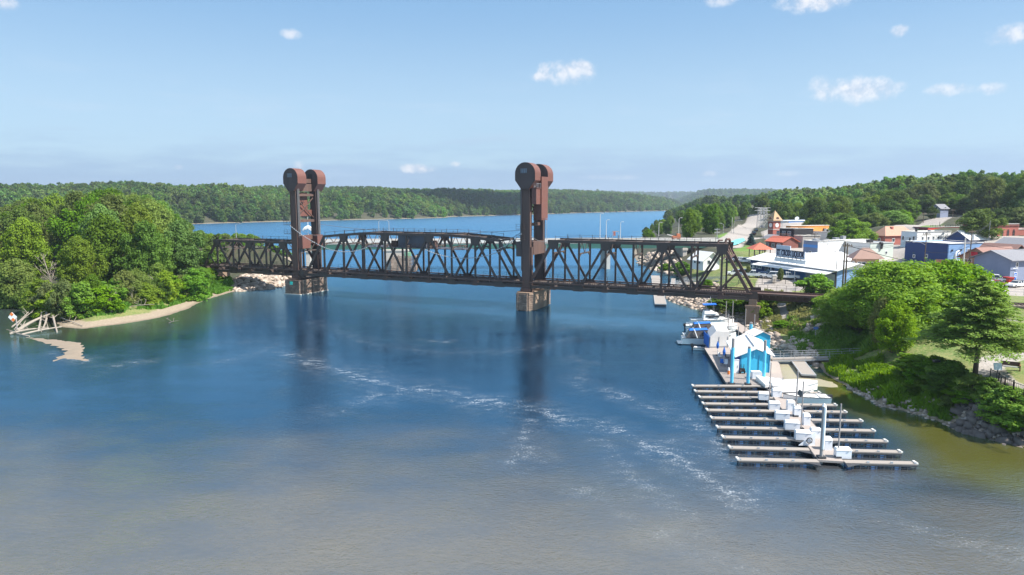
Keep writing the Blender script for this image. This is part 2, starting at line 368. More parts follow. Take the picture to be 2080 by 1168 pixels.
hl = gl([(1850, 452), (1910, 443), (1912, 449), (1852, 459)], 17); lw = np.maximum(lw, soft(poly_sd(XX, YY, hl), 3))
rd = poly_sd(XX, YY, RB); idd = poly_sd(XX, YY, ISL)
rgh = np.where((rd > 0) & (YY < 235) & (XX < 130), 1., 0.); rgh = np.maximum(rgh, np.where((idd > 1.0) & (idd < 9) & (YY < 190), 1., 0.))
near = np.where(YY < 420, 1., .8)
TOWNP = gl([(1508, 572), (1545, 545), (1560, 500), (1545, 480), (1700, 470)], 8)+[YD(1620, 470, 285), YD(1800, 475, 262), YD(1950, 478, 245), YD(2080, 490, 225), Vector((330, 220, 0)), Vector((220, 120, 0))]+gl([(1990, 600), (1830, 590), (1700, 574)], 6)
HWE = YD(1478, 487, 256.)
pv = np.zeros(XX.shape)
pv = np.maximum(pv, soft(poly_sd(XX, YY, TOWNP), 1.))
for rp_, hw in (([HWE, YD(1500, 476, 320), YD(1510, 466, 380), YD(1535, 459, 440), YD(1560, 452, 560)], 5.5), ([YD(1480, 486, 262), YD(1540, 480, 300), YD(1600, 474, 300), YD(1700, 470, 290)], 4.5), ([YD(1830, 464, 262), YD(1870, 455, 285), YD(1945, 444, 322), YD(2100, 436, 340)], 5.)):
    pv = np.maximum(pv, soft(hw-line_d(XX, YY, rp_), 1.))
for pts_, z_, hw in [([(1585, 600), (1590, 615), (1598, 636), (1630, 652), (1665, 660), (1720, 664), (1790, 668)], 3., 2.0),
                     ([(2200, 650), (2080, 651), (2000, 648), (1900, 652), (1850, 655)], 5.2, 1.2), ([(2200, 720), (2080, 712), (2040, 722), (2010, 735), (2012, 752), (2040, 772), (2080, 792), (2160, 830)], 5., 1.6),
                     ([(2040, 774), (2000, 778), (1975, 788)], 5., 1.8)]:
    pv = np.maximum(pv, soft(hw-line_d(XX, YY, gl(pts_, z_)), .8))
for nm, a_ in (('lawn', lw), ('rough', rgh), ('near', near), ('pave', pv)): attr(me, nm, a_)
ground = coll(bpy.data.objects.new('ground', me)); tag(ground, 'river banks, park lawn and wooded hills', kind='structure')

# water
wr = np.concatenate([np.arange(-60, 20, 4.), np.arange(20, 260, .8), 260*1.02**np.arange(0, 200)])
wc = np.concatenate([np.linspace(-5, -1.0, 20)[:-1], np.linspace(-1.0, 1.0, 330), np.linspace(1, 5, 20)[1:]])
WY, WT = np.meshgrid(wr, wc, indexing='ij'); WX = np.clip(np.maximum(np.abs(WY), 40)*WT, -12000, 12000)
nr, nc = WX.shape; ii = np.arange(nr*nc).reshape(nr, nc)
Q = np.stack([ii[:-1, :-1], ii[:-1, 1:], ii[1:, 1:], ii[1:, :-1]], -1).reshape(-1, 4)
wm = bpy.data.materials.new('river_water'); wm.use_nodes = True; t = NT(wm.node_tree); t.t.nodes.clear()
pos = t.n('ShaderNodeNewGeometry').outputs['Position']
st_ = lambda sx, sy, rz: t.n('ShaderNodeMapping', {'Vector': pos, 'Scale': (sx, sy, 1), 'Rotation': (0, 0, rz)}).outputs[0]
n_big = t.noise(st_(.03, .055, .35), 1., 3., .5)
n_mid = t.noise(st_(.12, .2, .3), 1., 4., .55)
w1 = t.noise(st_(.9, 1.6, .25), 1., 3., .55); w2 = t.noise(st_(3.2, 4.6, -.3), 1., 3., .6); w3 = t.noise(st_(.22, .38, .5), 1., 2.)
mud = at('mud'); foam = at('foam'); olive = at('olive')
deep = c4((.006, .020, .043)); brown = c4((.118, .096, .064)); olv = c4((.085, .082, .012))
mk = t.m('MULTIPLY', t.ramp(t.m('ADD', mud, t.m('ADD', t.m('MULTIPLY', t.m('SUBTRACT', n_big, .5), .9), t.m('MULTIPLY', t.m('SUBTRACT', n_mid, .5), .35))), .16, 1.2), 1.)
deep = t.mix(at('open'), deep, c4((.008, .058, .150)))
w4 = t.noise(st_(1.1, 3.4, .3), 1., 5., .65)
brown = t.n('ShaderNodeVectorMath', {0: t.mix(n_mid, c4((.100, .080, .052)), c4((.158, .124, .076))), 3: t.m('ADD', .70, t.m('MULTIPLY', w4, .6))}, operation='SCALE').outputs[0]
bc = t.mix(mk, deep, brown); bc = t.mix(olive, bc, olv)  # olive near banks: turbid shallows plus reflected greenery put into the colour
fn = t.noise(st_(4.2, 5.5, .2), 1., 6., .8); fn2 = t.noise(st_(.5, .9, .6), 1., 4., .7)
fz = t.m('MULTIPLY', foam, t.m('ADD', .2, t.m('MULTIPLY', t.ramp(fn2, .38, .64), .8)))
fm = t.m('MULTIPLY', t.ramp(t.m('ADD', fn, t.m('MULTIPLY', fz, .20)), .60, .80), .62)
fm = t.m('MULTIPLY', fm, t.ramp(foam, .02, .3))
film = t.m('MULTIPLY', fz, .07)
bc = t.mix(t.m('MAXIMUM', fm, film), bc, c4((.62, .66, .70)))
hgt = t.m('ADD', t.m('MULTIPLY', w1, .50), t.m('ADD', t.m('MULTIPLY', w2, .62), t.m('MULTIPLY', w3, .35)))
calm = t.m('ADD', .55, t.m('MULTIPLY', t.ramp(n_mid, .3, .7), .6))
bmp = t.n('ShaderNodeBump', {'Strength': t.m('MULTIPLY', t.m('ADD', t.m('MULTIPLY', calm, at('chop')), t.m('MULTIPLY', at('open'), 1.6)), t.m('SUBTRACT', 1., t.m('MULTIPLY', at('still'), .8))), 'Distance': .12, 'Height': hgt})
gls = t.n('ShaderNodeBsdfAnisotropic', {'Color': c4((.50, .83, 1.)), 'Roughness': t.m('ADD', .045, t.m('MULTIPLY', at('open'), .20)), 'Normal': bmp})
frs = t.m('MULTIPLY', t.n('ShaderNodeFresnel', {'IOR': 2.85, 'Normal': bmp}), t.m('SUBTRACT', 1., fm))
pr = t.n('ShaderNodeMixShader', {0: frs, 1: t.n('ShaderNodeBsdfDiffuse', {'Color': bc}).outputs[0], 2: gls.outputs[0]})
t.n('ShaderNodeOutputMaterial', {'Surface': pr})
me = npmesh('river', np.stack([WX, WY, np.zeros(WX.shape)], -1).reshape(-1, 3), Q, wm)
FO = [([(590, 720), (650, 742), (740, 768), (820, 788), (900, 800), (980, 815), (1060, 828), (1100, 835)], 3.2, 1.), ([(1060, 828), (1150, 850), (1230, 870), (1330, 905), (1420, 960), (1500, 1010)], 2.6, 1.),
      ([(690, 745), (780, 775), (760, 800), (700, 835)], 2.5, .8), ([(1100, 835), (1060, 870), (1070, 920), (1040, 940)], 2.0, .8), ([(1090, 930), (1150, 960), (1200, 1000), (1320, 1080), (1500, 1160)], 1.6, .55),
      ([(1240, 795), (1290, 815), (1380, 845), (1440, 880), (1500, 930)], 2.2, .9), ([(1230, 890), (1280, 960), (1360, 1020), (1450, 1060)], 1.6, .7), ([(1500, 930), (1600, 980), (1750, 1040), (1950, 1100), (2200, 1170)], 1.8, .55),
      ([(1160, 730), (1190, 740), (1175, 780), (1190, 800)], 1.4, .7), ([(640, 655), (760, 700), (900, 717), (1050, 712), (1150, 690)], 2.2, .55), ([(560, 700), (520, 720), (440, 735)], 3., .5),
      ([(880, 692), (905, 695)], 1.2, .9), ([(100, 720), (180, 735), (230, 745), (280, 735)], 1.8, .9), ([(440, 700), (560, 690)], 2., .4), ([(1130, 668), (1250, 660)], 2, .5),
      ([(1900, 760), (1900, 850), (1960, 1010), (2080, 1090)], .1, .1), ([(690, 610), (800, 640), (1000, 630)], 4, .3), ([(1120, 600), (1230, 625), (1350, 640)], 3, .3)]
fo = np.zeros(WX.shape)
wob = fbm(WX, WY, 9, 4, 3)*.9
for pts_, hw, k in FO:
    ld = line_d(WX, WY, gl(pts_))
    fo = np.maximum(fo, np.maximum(k*.95*np.clip(1.2-(ld+wob*.7)/(hw*.55), 0, 1), k*.62*np.clip(1.2-(ld+wob*1.4)/(hw*1.7), 0, 1)))
rdw = poly_sd(WX, WY, RB); idw = poly_sd(WX, WY, ISL)
MUDP = gl([(-200, 1500), (-200, 1010), (150, 1010), (450, 1010), (700, 985), (900, 960), (1100, 930), (1300, 985), (1500, 1030), (1750, 1060), (2100, 1100), (2400, 1140), (2400, 1500)])
mu = np.clip((86-WY-.12*WX)/40., 0, 1)
OLP = gl([(1660, 745), (1640, 790), (1700, 820), (1760, 850), (1850, 900), (1890, 960), (2080, 1010), (2400, 1100), (2500, 900), (2080, 880)])
ol = np.clip(.5+poly_sd(WX, WY, OLP)/5., 0, 1)*.85
ol = np.maximum(ol, np.where(YYc := (WY < 200), np.clip(1.1+idw/22., 0, 1), 0)*.55)
ol = np.maximum(ol, np.where(WX > 30, np.clip(1.0+rdw/6., 0, 1), 0)*.5)
still = np.maximum(np.clip(1+idw/30., 0, 1), np.clip(1+rdw/10., 0, 1))*.8
opn = np.clip((WY-140-.25*WX)/120., 0, 1)
chp = .30+.95*np.clip((88-WY)/35., 0, 1)+.25*np.clip(fbm(WX, WY, 60, 41, 3), 0, 1)
for nm, a_ in (('chop', chp), ('open', opn), ('foam', fo), ('mud', mu), ('olive', ol), ('still', still)): attr(me, nm, a_)
river = coll(bpy.data.objects.new('river', me)); tag(river, 'wide river with foam streaks and faint ripples', kind='structure')
# thin sand bars that just break the surface
def bar_sheet(name, px_, mtl, z=.035, dome=.12):
    P_ = gl(px_); X0, X1 = min(p.x for p in P_)-.5, max(p.x for p in P_)+.5; Y0, Y1 = min(p.y for p in P_)-.5, max(p.y for p in P_)+.5
    gx = np.arange(X0, X1, .3); gy = np.arange(Y0, Y1, .3); A, B = np.meshgrid(gx, gy)
    d = poly_sd(A, B, P_)+fbm(A, B, 3.5, 8, 3)*.22; Z = np.clip(d*.12, -.3, dome)
    n_, m_ = A.shape; ii = np.arange(n_*m_).reshape(n_, m_)
    Q = np.stack([ii[:-1, :-1], ii[:-1, 1:], ii[1:, 1:], ii[1:, :-1]], -1).reshape(-1, 4)
    return tag(coll(bpy.data.objects.new(name, npmesh(name, np.stack([A, B, Z], -1).reshape(-1, 3), Q, mtl))), kind='structure')
m_sand = mat('wet_sand', (.25, .195, .14), rough=.6, var=.15, scale=.6, bump=.3)
m_mud = mat('mud_flat', (.30, .265, .19), rough=.45, var=.18, scale=.4, col2=(.22, .22, .10), amt=.5, bump=.2)
bar_sheet('sandbar', [(50, 684), (110, 690), (160, 696), (172, 708), (165, 722), (180, 734), (150, 730), (130, 728), (108, 734), (125, 722), (135, 712), (110, 702), (80, 693)], m_sand)
bar_sheet('mud_flat', [(1572, 734), (1600, 728), (1622, 733), (1640, 752), (1655, 768), (1690, 776), (1700, 786), (1670, 786), (1640, 783), (1600, 782), (1585, 760)], m_mud, dome=.06)

# haze: one closed box of even pale air, the sky outside it
hb = MB().box((0, 6900, 78), (24400, 14200, 166)); 
hm = bpy.data.materials.new('haze_air'); hm.use_nodes = True; t = NT(hm.node_tree); t.t.nodes.clear()
t.n('ShaderNodeOutputMaterial', {'Volume': t.n('ShaderNodeVolumePrincipled', {'Color': c4((.72, .84, 1.)), 'Density': .00013, 'Anisotropy': .3})})
hzo = hb.build('haze', hm); tag(hzo, kind='stuff')
# ---------------------------------------------------------------- trees
def leaves(cent, rad, n, size, seed, up=.25, flat=.0, el=1.0):
    """leaf quads spread near the surfaces of clumps; each faces roughly out of its clump"""
    rs = np.random.RandomState(seed); cent = np.array(cent); rad = np.array(rad)
    k = rs.choice(len(cent), n, p=(rad**2)/np.sum(rad**2))
    d = rs.normal(size=(n, 3)); d[:, 2] += .35; d /= np.linalg.norm(d, axis=1)[:, None]
    r = rad[k]*(.45+.85*rs.rand(n)**.8)*(1+.35*rs.normal(size=n)*(rs.rand(n) < .25))
    P_ = cent[k]+d*r[:, None]*np.array([1, 1, .92])
    nrm = d+rs.normal(size=(n, 3))*.55+np.array([0, 0, up]); nrm /= np.linalg.norm(nrm, axis=1)[:, None]
    a = np.cross(nrm, rs.normal(size=(n, 3))); a /= np.linalg.norm(a, axis=1)[:, None]; b = np.cross(nrm, a)
    s = (size*(.6+.8*rs.rand(n)))[:, None]
    a = a*s*el; b = b*s*.62
    V = np.stack([P_-a, P_-b*.9+nrm*s*.1, P_+a, P_+b*.9+nrm*s*.1], 1).reshape(-1, 3)
    return V, np.arange(n*4).reshape(-1, 4)
M_LEAF = {
 'mid': leafmat('foliage_mid_green', (.066, .130, .012), (.155, .245, .026)),
 'bright': leafmat('foliage_bright_green', (.110, .215, .010), (.225, .350, .022), rnd=.12),
 'dark': leafmat('foliage_dark_green', (.045, .092, .014), (.105, .175, .026), rnd=.2),
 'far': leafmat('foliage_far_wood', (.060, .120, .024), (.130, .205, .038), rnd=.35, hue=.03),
 'island': leafmat('foliage_island', (.080, .150, .012), (.175, .265, .030), rnd=.30, hue=.025),
 'shrub': leafmat('foliage_shrub', (.095, .190, .010), (.185, .300, .024), rnd=.2),
 'needle': leafmat('foliage_larch_needles', (.115, .225, .016), (.240, .370, .040), rnd=.02, hue=.004),
 'blue': leafmat('foliage_blue_spruce', (.05, .11, .12), (.11, .19, .20), rnd=.05),
 'dry': leafmat('foliage_dry_twigs', (.13, .10, .07), (.20, .165, .12), rnd=.15, tr=.1),
 'park': leafmat('foliage_park_yellow_green', (.125, .250, .008), (.260, .400, .022), rnd=.03, hue=.004),
 'olive': leafmat('foliage_pale_olive', (.095, .13, .030), (.17, .21, .06), rnd=.12)}
M_BARK = mat('bark', (.115, .085, .06), rough=.9, var=.3, scale=2., streak=True, bump=.4)
M_DEAD = mat('bleached_wood', (.30, .255, .21), rough=.85, var=.25, scale=2.5, streak=True, bump=.3)
def broad(seed, shape='round', clumps=46, n=9000, leaf=.034, squash=1.):
    """unit broadleaf tree: height 1, crown width ~.8; returns clump list and leaf mesh data"""
    rs = random.Random(seed); cen, rad = [], []
    z0, z1, wr = {'round': (.10, .94, .40), 'tall': (.07, .95, .32), 'wide': (.12, .91, .47), 'low': (.02, .93, .42)}[shape]
    tries = 0
    while len(cen) < clumps and tries < 4000:
        tries += 1
        t = rs.random(); z = z0+(z1-z0)*t
        prof = math.sin(math.pi*min(1, (t*.82+.17)))**.62
        a = rs.uniform(0, 2*math.pi); rr = wr*prof*rs.uniform(.12, 1)**.5
        rr *= 1+.22*math.sin(a*3+seed)+.12*math.sin(a*5+seed*2)
        c = (rr*math.cos(a)*.84, rr*math.sin(a)*.84, z); r = rs.uniform(.045, .105)
        if all((c[0]-q[0])**2+(c[1]-q[1])**2+(c[2]-q[2])**2 > (.48*(r+s_))**2 for q, s_ in zip(cen, rad)):
            cen.append(c); rad.append(r)
    V, Q = leaves(cen, rad, n, leaf, seed)
    return cen, rad, V, Q
def trunk_mb(cen, rad, seed, r=.022, h=.8, lean=.04):
    rs = random.Random(seed+5); m_ = MB()
    pts = [Vector((0, 0, -.03))]
    for i in range(1, 6): pts.append(Vector((rs.uniform(-lean, lean)*i/3, rs.uniform(-lean, lean)*i/3, h*i/5)))
    m_.path(pts, r, 8, r*.25)
    for j, c in enumerate(cen):
        if j % 3: continue
        c = Vector(c); k = max(1, min(4, int(c.z/h*4)))-1; p0 = pts[k]; mid = (p0*.5+c*.5)+Vector((0, 0, -.03))
        m_.tube(p0, mid, r*.42, r*.28, 5); m_.tube(mid, c, r*.28, r*.08, 4)
    return m_
PROTO = {}
def proto(key, shape, seed, mkey, clumps=46, n=9000, leaf=.034, r=.022, h=.8, name='tree', trunkmat=None):
    cen, rad, V, Q = broad(seed, shape, clumps, n, leaf)
    cm = npmesh(name+'_crown', V, Q, M_LEAF[mkey])
    tm = bpy.data.meshes.new(name+'_trunk'); tb = trunk_mb(cen, rad, seed, r, h)
    tm.from_pydata([tuple(v) for v in tb.v], [], tb.f); tm.materials.append(trunkmat or M_BARK)
    PROTO[key] = (cm, tm)
for i in range(4): proto('isl%d' % i, ['round', 'tall', 'round', 'wide'][i], 11+i, 'island', 110, 20000, .0185)
for i in range(3): proto('mid%d' % i, ['round', 'wide', 'tall'][i], 31+i, 'mid', 90, 12000, .022)
for i in range(2): proto('dark%d' % i, ['round', 'wide'][i], 41+i, 'dark', 90, 12000, .022)
for i in range(2): proto('olive%d' % i, ['round', 'low'][i], 61+i, 'olive', 80, 10000, .024)
for i in range(2): proto('bright%d' % i, ['round', 'wide'][i], 51+i, 'bright', 110, 22000, .0185)
for i in range(3): proto('shrub%d' % i, 'low', 71+i, 'shrub', 70, 8000, .030, r=.014)
proto('big', 'wide', 91, 'park', 170, 70000, .0120, r=.02, h=.7)
TG = {}
def tree(key, x, y, h, wid=None, label='', cat='tree', group=None, z=None, name='broadleaf_tree', rz=None):
    cm, tm = PROTO[key]; z = hz(x, y) if z is None else z
    wid = h*.8 if wid is None else wid
    o = bpy.data.objects.new(name, None); C.objects.link(o); o.location = (x, y, z-.05)
    o.rotation_euler = (0, 0, random.uniform(0, 6.28) if rz is None else rz); o.scale = (wid/.82, wid/.82, h)
    tag(o, label, cat, group)
    coll(bpy.data.objects.new('crown', cm), o); coll(bpy.data.objects.new('trunk', tm), o)
    return o
random.seed(7)
def scatter(poly, spacing, n, rs, test=None):
    xs = [p[0] for p in poly]; ys = [p[1] for p in poly]
    out = []; tries = 0
    A_ = []
    while len(out) < n and tries < n*60:
        tries += 1
        x, y = rs.uniform(min(xs), max(xs)), rs.uniform(min(ys), max(ys))
        if any((x-a)**2+(y-b)**2 < spacing**2 for a, b in out): continue
        A_ = poly_sd(np.array([x]), np.array([y]), poly)[0]
        if A_ < 0 or (test and not test(x, y)): continue
        out.append((x, y))
    return out
rs = random.Random(3)
# --- island wood (left)
IP = gl([(-140, 610), (60, 622), (105, 648), (140, 655), (240, 648), (330, 632), (385, 612), (405, 590), (412, 560), (440, 530), (450, 505), (300, 498), (100, 500), (-200, 520)])
def itest(x, y):
    return line_d(np.array([x]), np.array([y]), [G(604, 566, 0), G(470, 549, 0), G(330, 534, 0)])[0] > 4.0
isp = scatter(IP, 6.2, 78, rs, itest)
def islh(px, y):          # crown-top height that the outline of the wood calls for, by column and depth
    top = np.interp(px, [-100, 0, 60, 110, 170, 270, 330, 360, 385, 420, 450], [430, 425, 400, 382, 378, 384, 405, 425, 455, 490, 505])
    return top
for (x, y) in isp:
    px = CX+FP*x/y; zt = CAMH-(islh(px, y)-HZ)*y/FP; h_ = zt-hz(x, y)
    dsh = poly_sd(np.array([x]), np.array([y]), ISL)[0]
    hmax = 10+min(16, dsh*.42)+rs.uniform(-2, 2)
    h_ = max(6, min(h_*rs.uniform(.88, 1.0), hmax))
    tree('isl%d' % rs.randrange(4), x, y, h_, h_*rs.uniform(.6, .78), 'tall leafy tree in the crowded wood on the left bank', 'tree', 'trees of the left bank wood')
for (px, py, h_, w_, k, lb) in [(100, 640, 8, 7, 'olive1', 'pale leafy tree over the driftwood at the tip of the left bank'), (35, 620, 13, 11, 'isl1', 'dark leafy tree at the left edge of the photo beside the shaded inlet'),
                         (395, 608, 8, 8, 'shrub0', 'rounded green bush near the end of the dark truss on the left bank')]:
    p = G(px, py, .5); tree(k, p.x, p.y, h_, w_, lb)
# greenery behind the left truss span
bp_ = scatter(gl([(420, 535), (560, 530), (585, 520), (560, 507), (420, 500)]), 5.5, 18, rs)
for (x, y) in bp_:
    px = CX+FP*x/y; top = np.interp(px, [400, 440, 500, 540, 560, 590], [478, 470, 472, 482, 500, 515]); h_ = CAMH-(top-HZ)*y/FP-hz(x, y)
    tree('shrub%d' % rs.randrange(3), x, y, max(3, h_*rs.uniform(.8, 1)), 7.5, 'bright green tree behind the short truss span at the left', 'tree', 'trees behind the short truss')
# --- right peninsula by the highway
def woods(polypx, Z, n, sp, tops, keys, label, group, wf=.75, minh=5., var=(.82, 1.0), test=None, name='broadleaf_tree'):
    poly = polypx if isinstance(polypx[0], Vector) else gl(polypx, Z)
    for (x, y) in scatter(poly, sp, n, rs, test):
        px = CX+FP*x/y; top = np.interp(px, [a for a, b in tops], [b for a, b in tops])
        h_ = (CAMH-(top-HZ)*y/FP)-hz(x, y); h_ = max(minh, min(h_*rs.uniform(*var), 19))
        tree(rs.choice(keys), x, y, h_, h_*wf*rs.uniform(.85, 1.15), label, 'tree', group, name=name)
TOPS = [(1280, 482), (1300, 462), (1340, 440), (1380, 424), (1430, 412), (1480, 408), (1530, 412), (1560, 405), (1600, 403), (1680, 398), (1740, 392), (1800, 383), (1850, 374), (1900, 366), (1950, 357), (2000, 349), (2060, 350), (2120, 350)]
pen = [G(1290, 489, 1.), G(1325, 468, 1), G(1355, 452, 1), Vector((195, 800, 0)), Vector((260, 700, 0)), YD(1565, 440, 520), YD(1535, 450, 470), YD(1500, 460, 395), YD(1462, 470, 345), YD(1448, 478, 320), YD(1400, 480, 300), YD(1340, 486, 300)]
woods(pen, 0, 62, 10.5, TOPS, ['mid0', 'mid1', 'shrub1', 'mid2', 'bright0', 'dark0'], 'leafy tree of the green point behind the right end of the highway bridge', 'trees of the point behind the highway bridge', var=(.7, 1.))
# --- town hill, the nearest rows as trees of their own
hill1 = [YD(1560, 430, 520), YD(1600, 440, 350), YD(1700, 450, 318), YD(1790, 455, 300), YD(1850, 450, 300), YD(1870, 430, 360), YD(1960, 435, 345), YD(2090, 440, 265), YD(2150, 440, 250), YD(2150, 400, 330), YD(2000, 400, 375), YD(1800, 400, 400), YD(1600, 410, 420)]
def htest(x, y):
    px = CX+FP*x/y
    return not (1845 < px < 1975 and y < 332)
woods(hill1, 0, 68, 9.5, TOPS, ['mid0', 'mid1', 'mid2', 'dark0', 'dark1', 'dark1', 'olive0'], 'leafy tree on the wooded hillside above the town', 'trees of the hillside above the town', wf=.82, test=htest, var=(.75, 1.))
print('individual trees', sum(1 for o in bpy.data.objects if o.name.startswith('broadleaf')))

# --- far woods: one object of stuff, tree shapes set on points
fpro = []
for i in range(4):
    cen, rad, V, Q_ = broad(200+i, ['round', 'wide', 'round', 'tall'][i], 40, 900, .062)
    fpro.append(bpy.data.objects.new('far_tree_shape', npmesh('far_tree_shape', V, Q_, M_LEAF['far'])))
def bulk_points(n, x0, x1, y0, y1, test, seed, tanlim=None):
    rr = np.random.RandomState(seed); X = rr.uniform(x0, x1, n); Y = rr.uniform(y0, y1, n)
    k = test(X, Y); return X[k], Y[k]
PX, PY, PS = [], [], []
# far bluffs
def t1(X, Y):
    d = poly_sd(X, Y, FB); pxx = CX+FP*X/np.maximum(Y, 1)
    return (d > 3) & (d < 430) & (pxx > -2200) & (pxx < 1900)
X_, Y_ = bulk_points(100000, -2700, 900, 500, 2700, t1, 1); PX.append(X_); PY.append(Y_); PS.append(np.random.RandomState(2).uniform(10, 17, len(X_)))
def t2(X, Y):   # distant ridge at the river's bend
    d = poly_sd(X, Y, RB); pxx = CX+FP*X/np.maximum(Y, 1)
    return (pxx > 1340) & (pxx < 2300) & (d > 5)
X_, Y_ = bulk_points(12000, 300, 3600, 1000, 4200, t2, 3); PX.append(X_); PY.append(Y_); PS.append(np.interp(Y_, [1000, 2400, 3200], [9, 11, 22])*np.random.RandomState(4).uniform(.8, 1.2, len(X_)))
def t2b(X, Y):
    d = poly_sd(X, Y, FB); pxx = CX+FP*X/np.maximum(Y, 1)
    return (pxx > 900) & (pxx < 2300) & (d > 5)
X_, Y_ = bulk_points(9000, -200, 3600, 2700, 6500, t2b, 13); PX.append(X_); PY.append(Y_); PS.append(np.random.RandomState(14).uniform(18, 30, len(X_)))
def t3(X, Y):   # hill behind the individual trees
    d = poly_sd(X, Y, RB); pxx = CX+FP*X/np.maximum(Y, 1); dh_ = poly_sd(X, Y, hill1); dp_ = poly_sd(X, Y, pen)
    lim = np.interp(pxx, [1400, 1560, 1650, 1800, 2000, 2150, 2400, 3200, 5000], [520, 420, 405, 385, 360, 320, 280, 200, 120])
    return (d > 4) & (pxx > 1340) & (pxx < 5000) & (dh_ < -3) & (dp_ < -3) & (Y > lim)
X_, Y_ = bulk_points(24000, 120, 1500, 120, 1200, t3, 5); PX.append(X_); PY.append(Y_); PS.append(np.random.RandomState(6).uniform(9, 14, len(X_)))
def t4(X, Y):   # rest of the island, behind its front trees, and off to the left
    d = poly_sd(X, Y, ISL); di = poly_sd(X, Y, IP); pxx = CX+FP*X/np.maximum(Y, 1)
    return (d > 6) & (di < -2) & (pxx < 440) & (line_d(X, Y, [G(604, 566, 0), G(470, 549, 0), G(330, 534, 0)]) > 5)
X_, Y_ = bulk_points(2600, -420, -60, 130, 440, t4, 7); PX.append(X_); PY.append(Y_)
pxx = CX+FP*X_/Y_; PS.append(np.clip(CAMH-(np.interp(pxx, [-400, 0, 60, 110, 300, 360, 400, 440], [425, 425, 400, 385, 390, 440, 478, 490])-HZ)*Y_/FP-2, 6, 17)*np.random.RandomState(8).uniform(.8, 1, len(X_)))
X_ = np.concatenate(PX); Y_ = np.concatenate(PY); S_ = np.concatenate(PS); Z_ = height(X_, Y_)-.8
print('far trees', len(X_))
me = bpy.data.meshes.new('forest'); me.vertices.add(len(X_)); me.vertices.foreach_set('co', np.stack([X_, Y_, Z_], -1).astype(np.float32).ravel()); attr(me, 'size', S_)
rr = np.random.RandomState(9); attr(me, 'spin', rr.uniform(0, 6.28, len(X_))); attr(me, 'wide', rr.uniform(.85, 1.2, len(X_)))
ai = me.attributes.new('pick', 'INT', 'POINT'); ai.data.foreach_set('value', rr.randint(0, 4, len(X_)).astype(np.int32))
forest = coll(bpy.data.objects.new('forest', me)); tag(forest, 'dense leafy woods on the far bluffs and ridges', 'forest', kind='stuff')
def gn_scatter(ob, protos):
    ng = bpy.data.node_groups.new('set_shapes_on_points', 'GeometryNodeTree')
    ng.interface.new_socket('Geometry', in_out='INPUT', socket_type='NodeSocketGeometry'); ng.interface.new_socket('Geometry', in_out='OUTPUT', socket_type='NodeSocketGeometry')
    g = NT(ng); gi = g.n('NodeGroupInput'); go = g.n('NodeGroupOutput')
    iop = g.n('GeometryNodeInstanceOnPoints', {'Points': gi.outputs[0]})
    ginst = ng.nodes.new('GeometryNodeGeometryToInstance')
    for p in reversed(protos):
        oi = g.n('GeometryNodeObjectInfo'); oi.inputs['Object'].default_value = p; oi.inputs['As Instance'].default_value = False
        ng.links.new(oi.outputs['Geometry'], ginst.inputs[0])
    na_ = lambda nm, ty: g.n('GeometryNodeInputNamedAttribute', {'Name': nm}, data_type=ty).outputs[0]
    ng.links.new(ginst.outputs[0], iop.inputs['Instance']); iop.inputs['Pick Instance'].default_value = True
    ng.links.new(na_('pick', 'INT'), iop.inputs['Instance Index'])
    s_ = na_('size', 'FLOAT'); wd_ = g.m('MULTIPLY', s_, na_('wide', 'FLOAT'))
    cmb = g.n('ShaderNodeCombineXYZ', {0: wd_, 1: wd_, 2: s_}); ng.links.new(cmb.outputs[0], iop.inputs['Scale'])
    cr = g.n('ShaderNodeCombineXYZ', {2: na_('spin', 'FLOAT')}); ng.links.new(cr.outputs[0], iop.inputs['Rotation'])
    ng.links.new(iop.outputs[0], go.inputs[0])
    md = ob.modifiers.new('shapes', 'NODES'); md.node_group = ng
gn_scatter(forest, fpro)
# understorey along the left bank: leafy right down to the sand
US = [(115, 640), (135, 645), (155, 643), (172, 646), (192, 641), (212, 643), (236, 634), (255, 632), (278, 627), (298, 628), (318, 620), (338, 618), (352, 612), (368, 608), (384, 600), (398, 594), (412, 588), (425, 582), (205, 632), (290, 618), (180, 636), (325, 610), (60, 622), (85, 632), (20, 612)]
for i, (px, py) in enumerate(US):
    p = G(px, py-3, .9); tree(['shrub0', 'olive1', 'isl0', 'shrub1', 'isl2', 'shrub2'][i % 6], p.x, p.y, rs.uniform(5, 9) if px < 380 else rs.uniform(3, 5), rs.uniform(5.5, 8), 'low leafy tree in the front row of the left bank wood, leafy to the ground', 'tree', 'front row of the left bank wood')
# ---------------------------------------------------------------- railway lift bridge, built in its own frame: s along, n away across, z up
DV = Vector((.91129, -.41176, 0)); NV = Vector((.41176, .91129, 0)); BO = Vector((2.992, 157.029, 0))
FR = Matrix(((DV.x, NV.x, 0, BO.x), (DV.y, NV.y, 0, BO.y), (0, 0, 1, 0), (0, 0, 0, 1)))
m_rust = mat('weathered_brown_steel', (.100, .058, .047), rough=.72, var=.28, scale=.9, streak=True, col2=(.12, .062, .042), amt=.5, bump=.25)
m_dark = mat('dark_bridge_steel', (.072, .052, .044), rough=.68, var=.28, scale=1.1, streak=True, col2=(.085, .055, .042), amt=.45, bump=.2)
m_hood = mat('rust_red_sheet_steel', (.155, .062, .046), rough=.6, var=.28, scale=1.2, streak=True, col2=(.085, .038, .032), amt=.5, bump=.15)
m_panel = mat('dark_panel_steel', (.075, .050, .045), rough=.65, var=.3, scale=.7, streak=True, bump=.2)
m_grey = mat('grey_galvanised_steel', (.34, .35, .37), rough=.5, var=.2, scale=2.)
m_conc = mat('stained_concrete', (.25, .175, .125), rough=.9, var=.3, scale=.5, streak=True, col2=(.22, .14, .095), amt=.7, bump=.4)
m_lconc = mat('pale_concrete', (.50, .46, .41), rough=.88, var=.15, scale=.4, streak=True, col2=(.40, .33, .27), amt=.5, bump=.3)
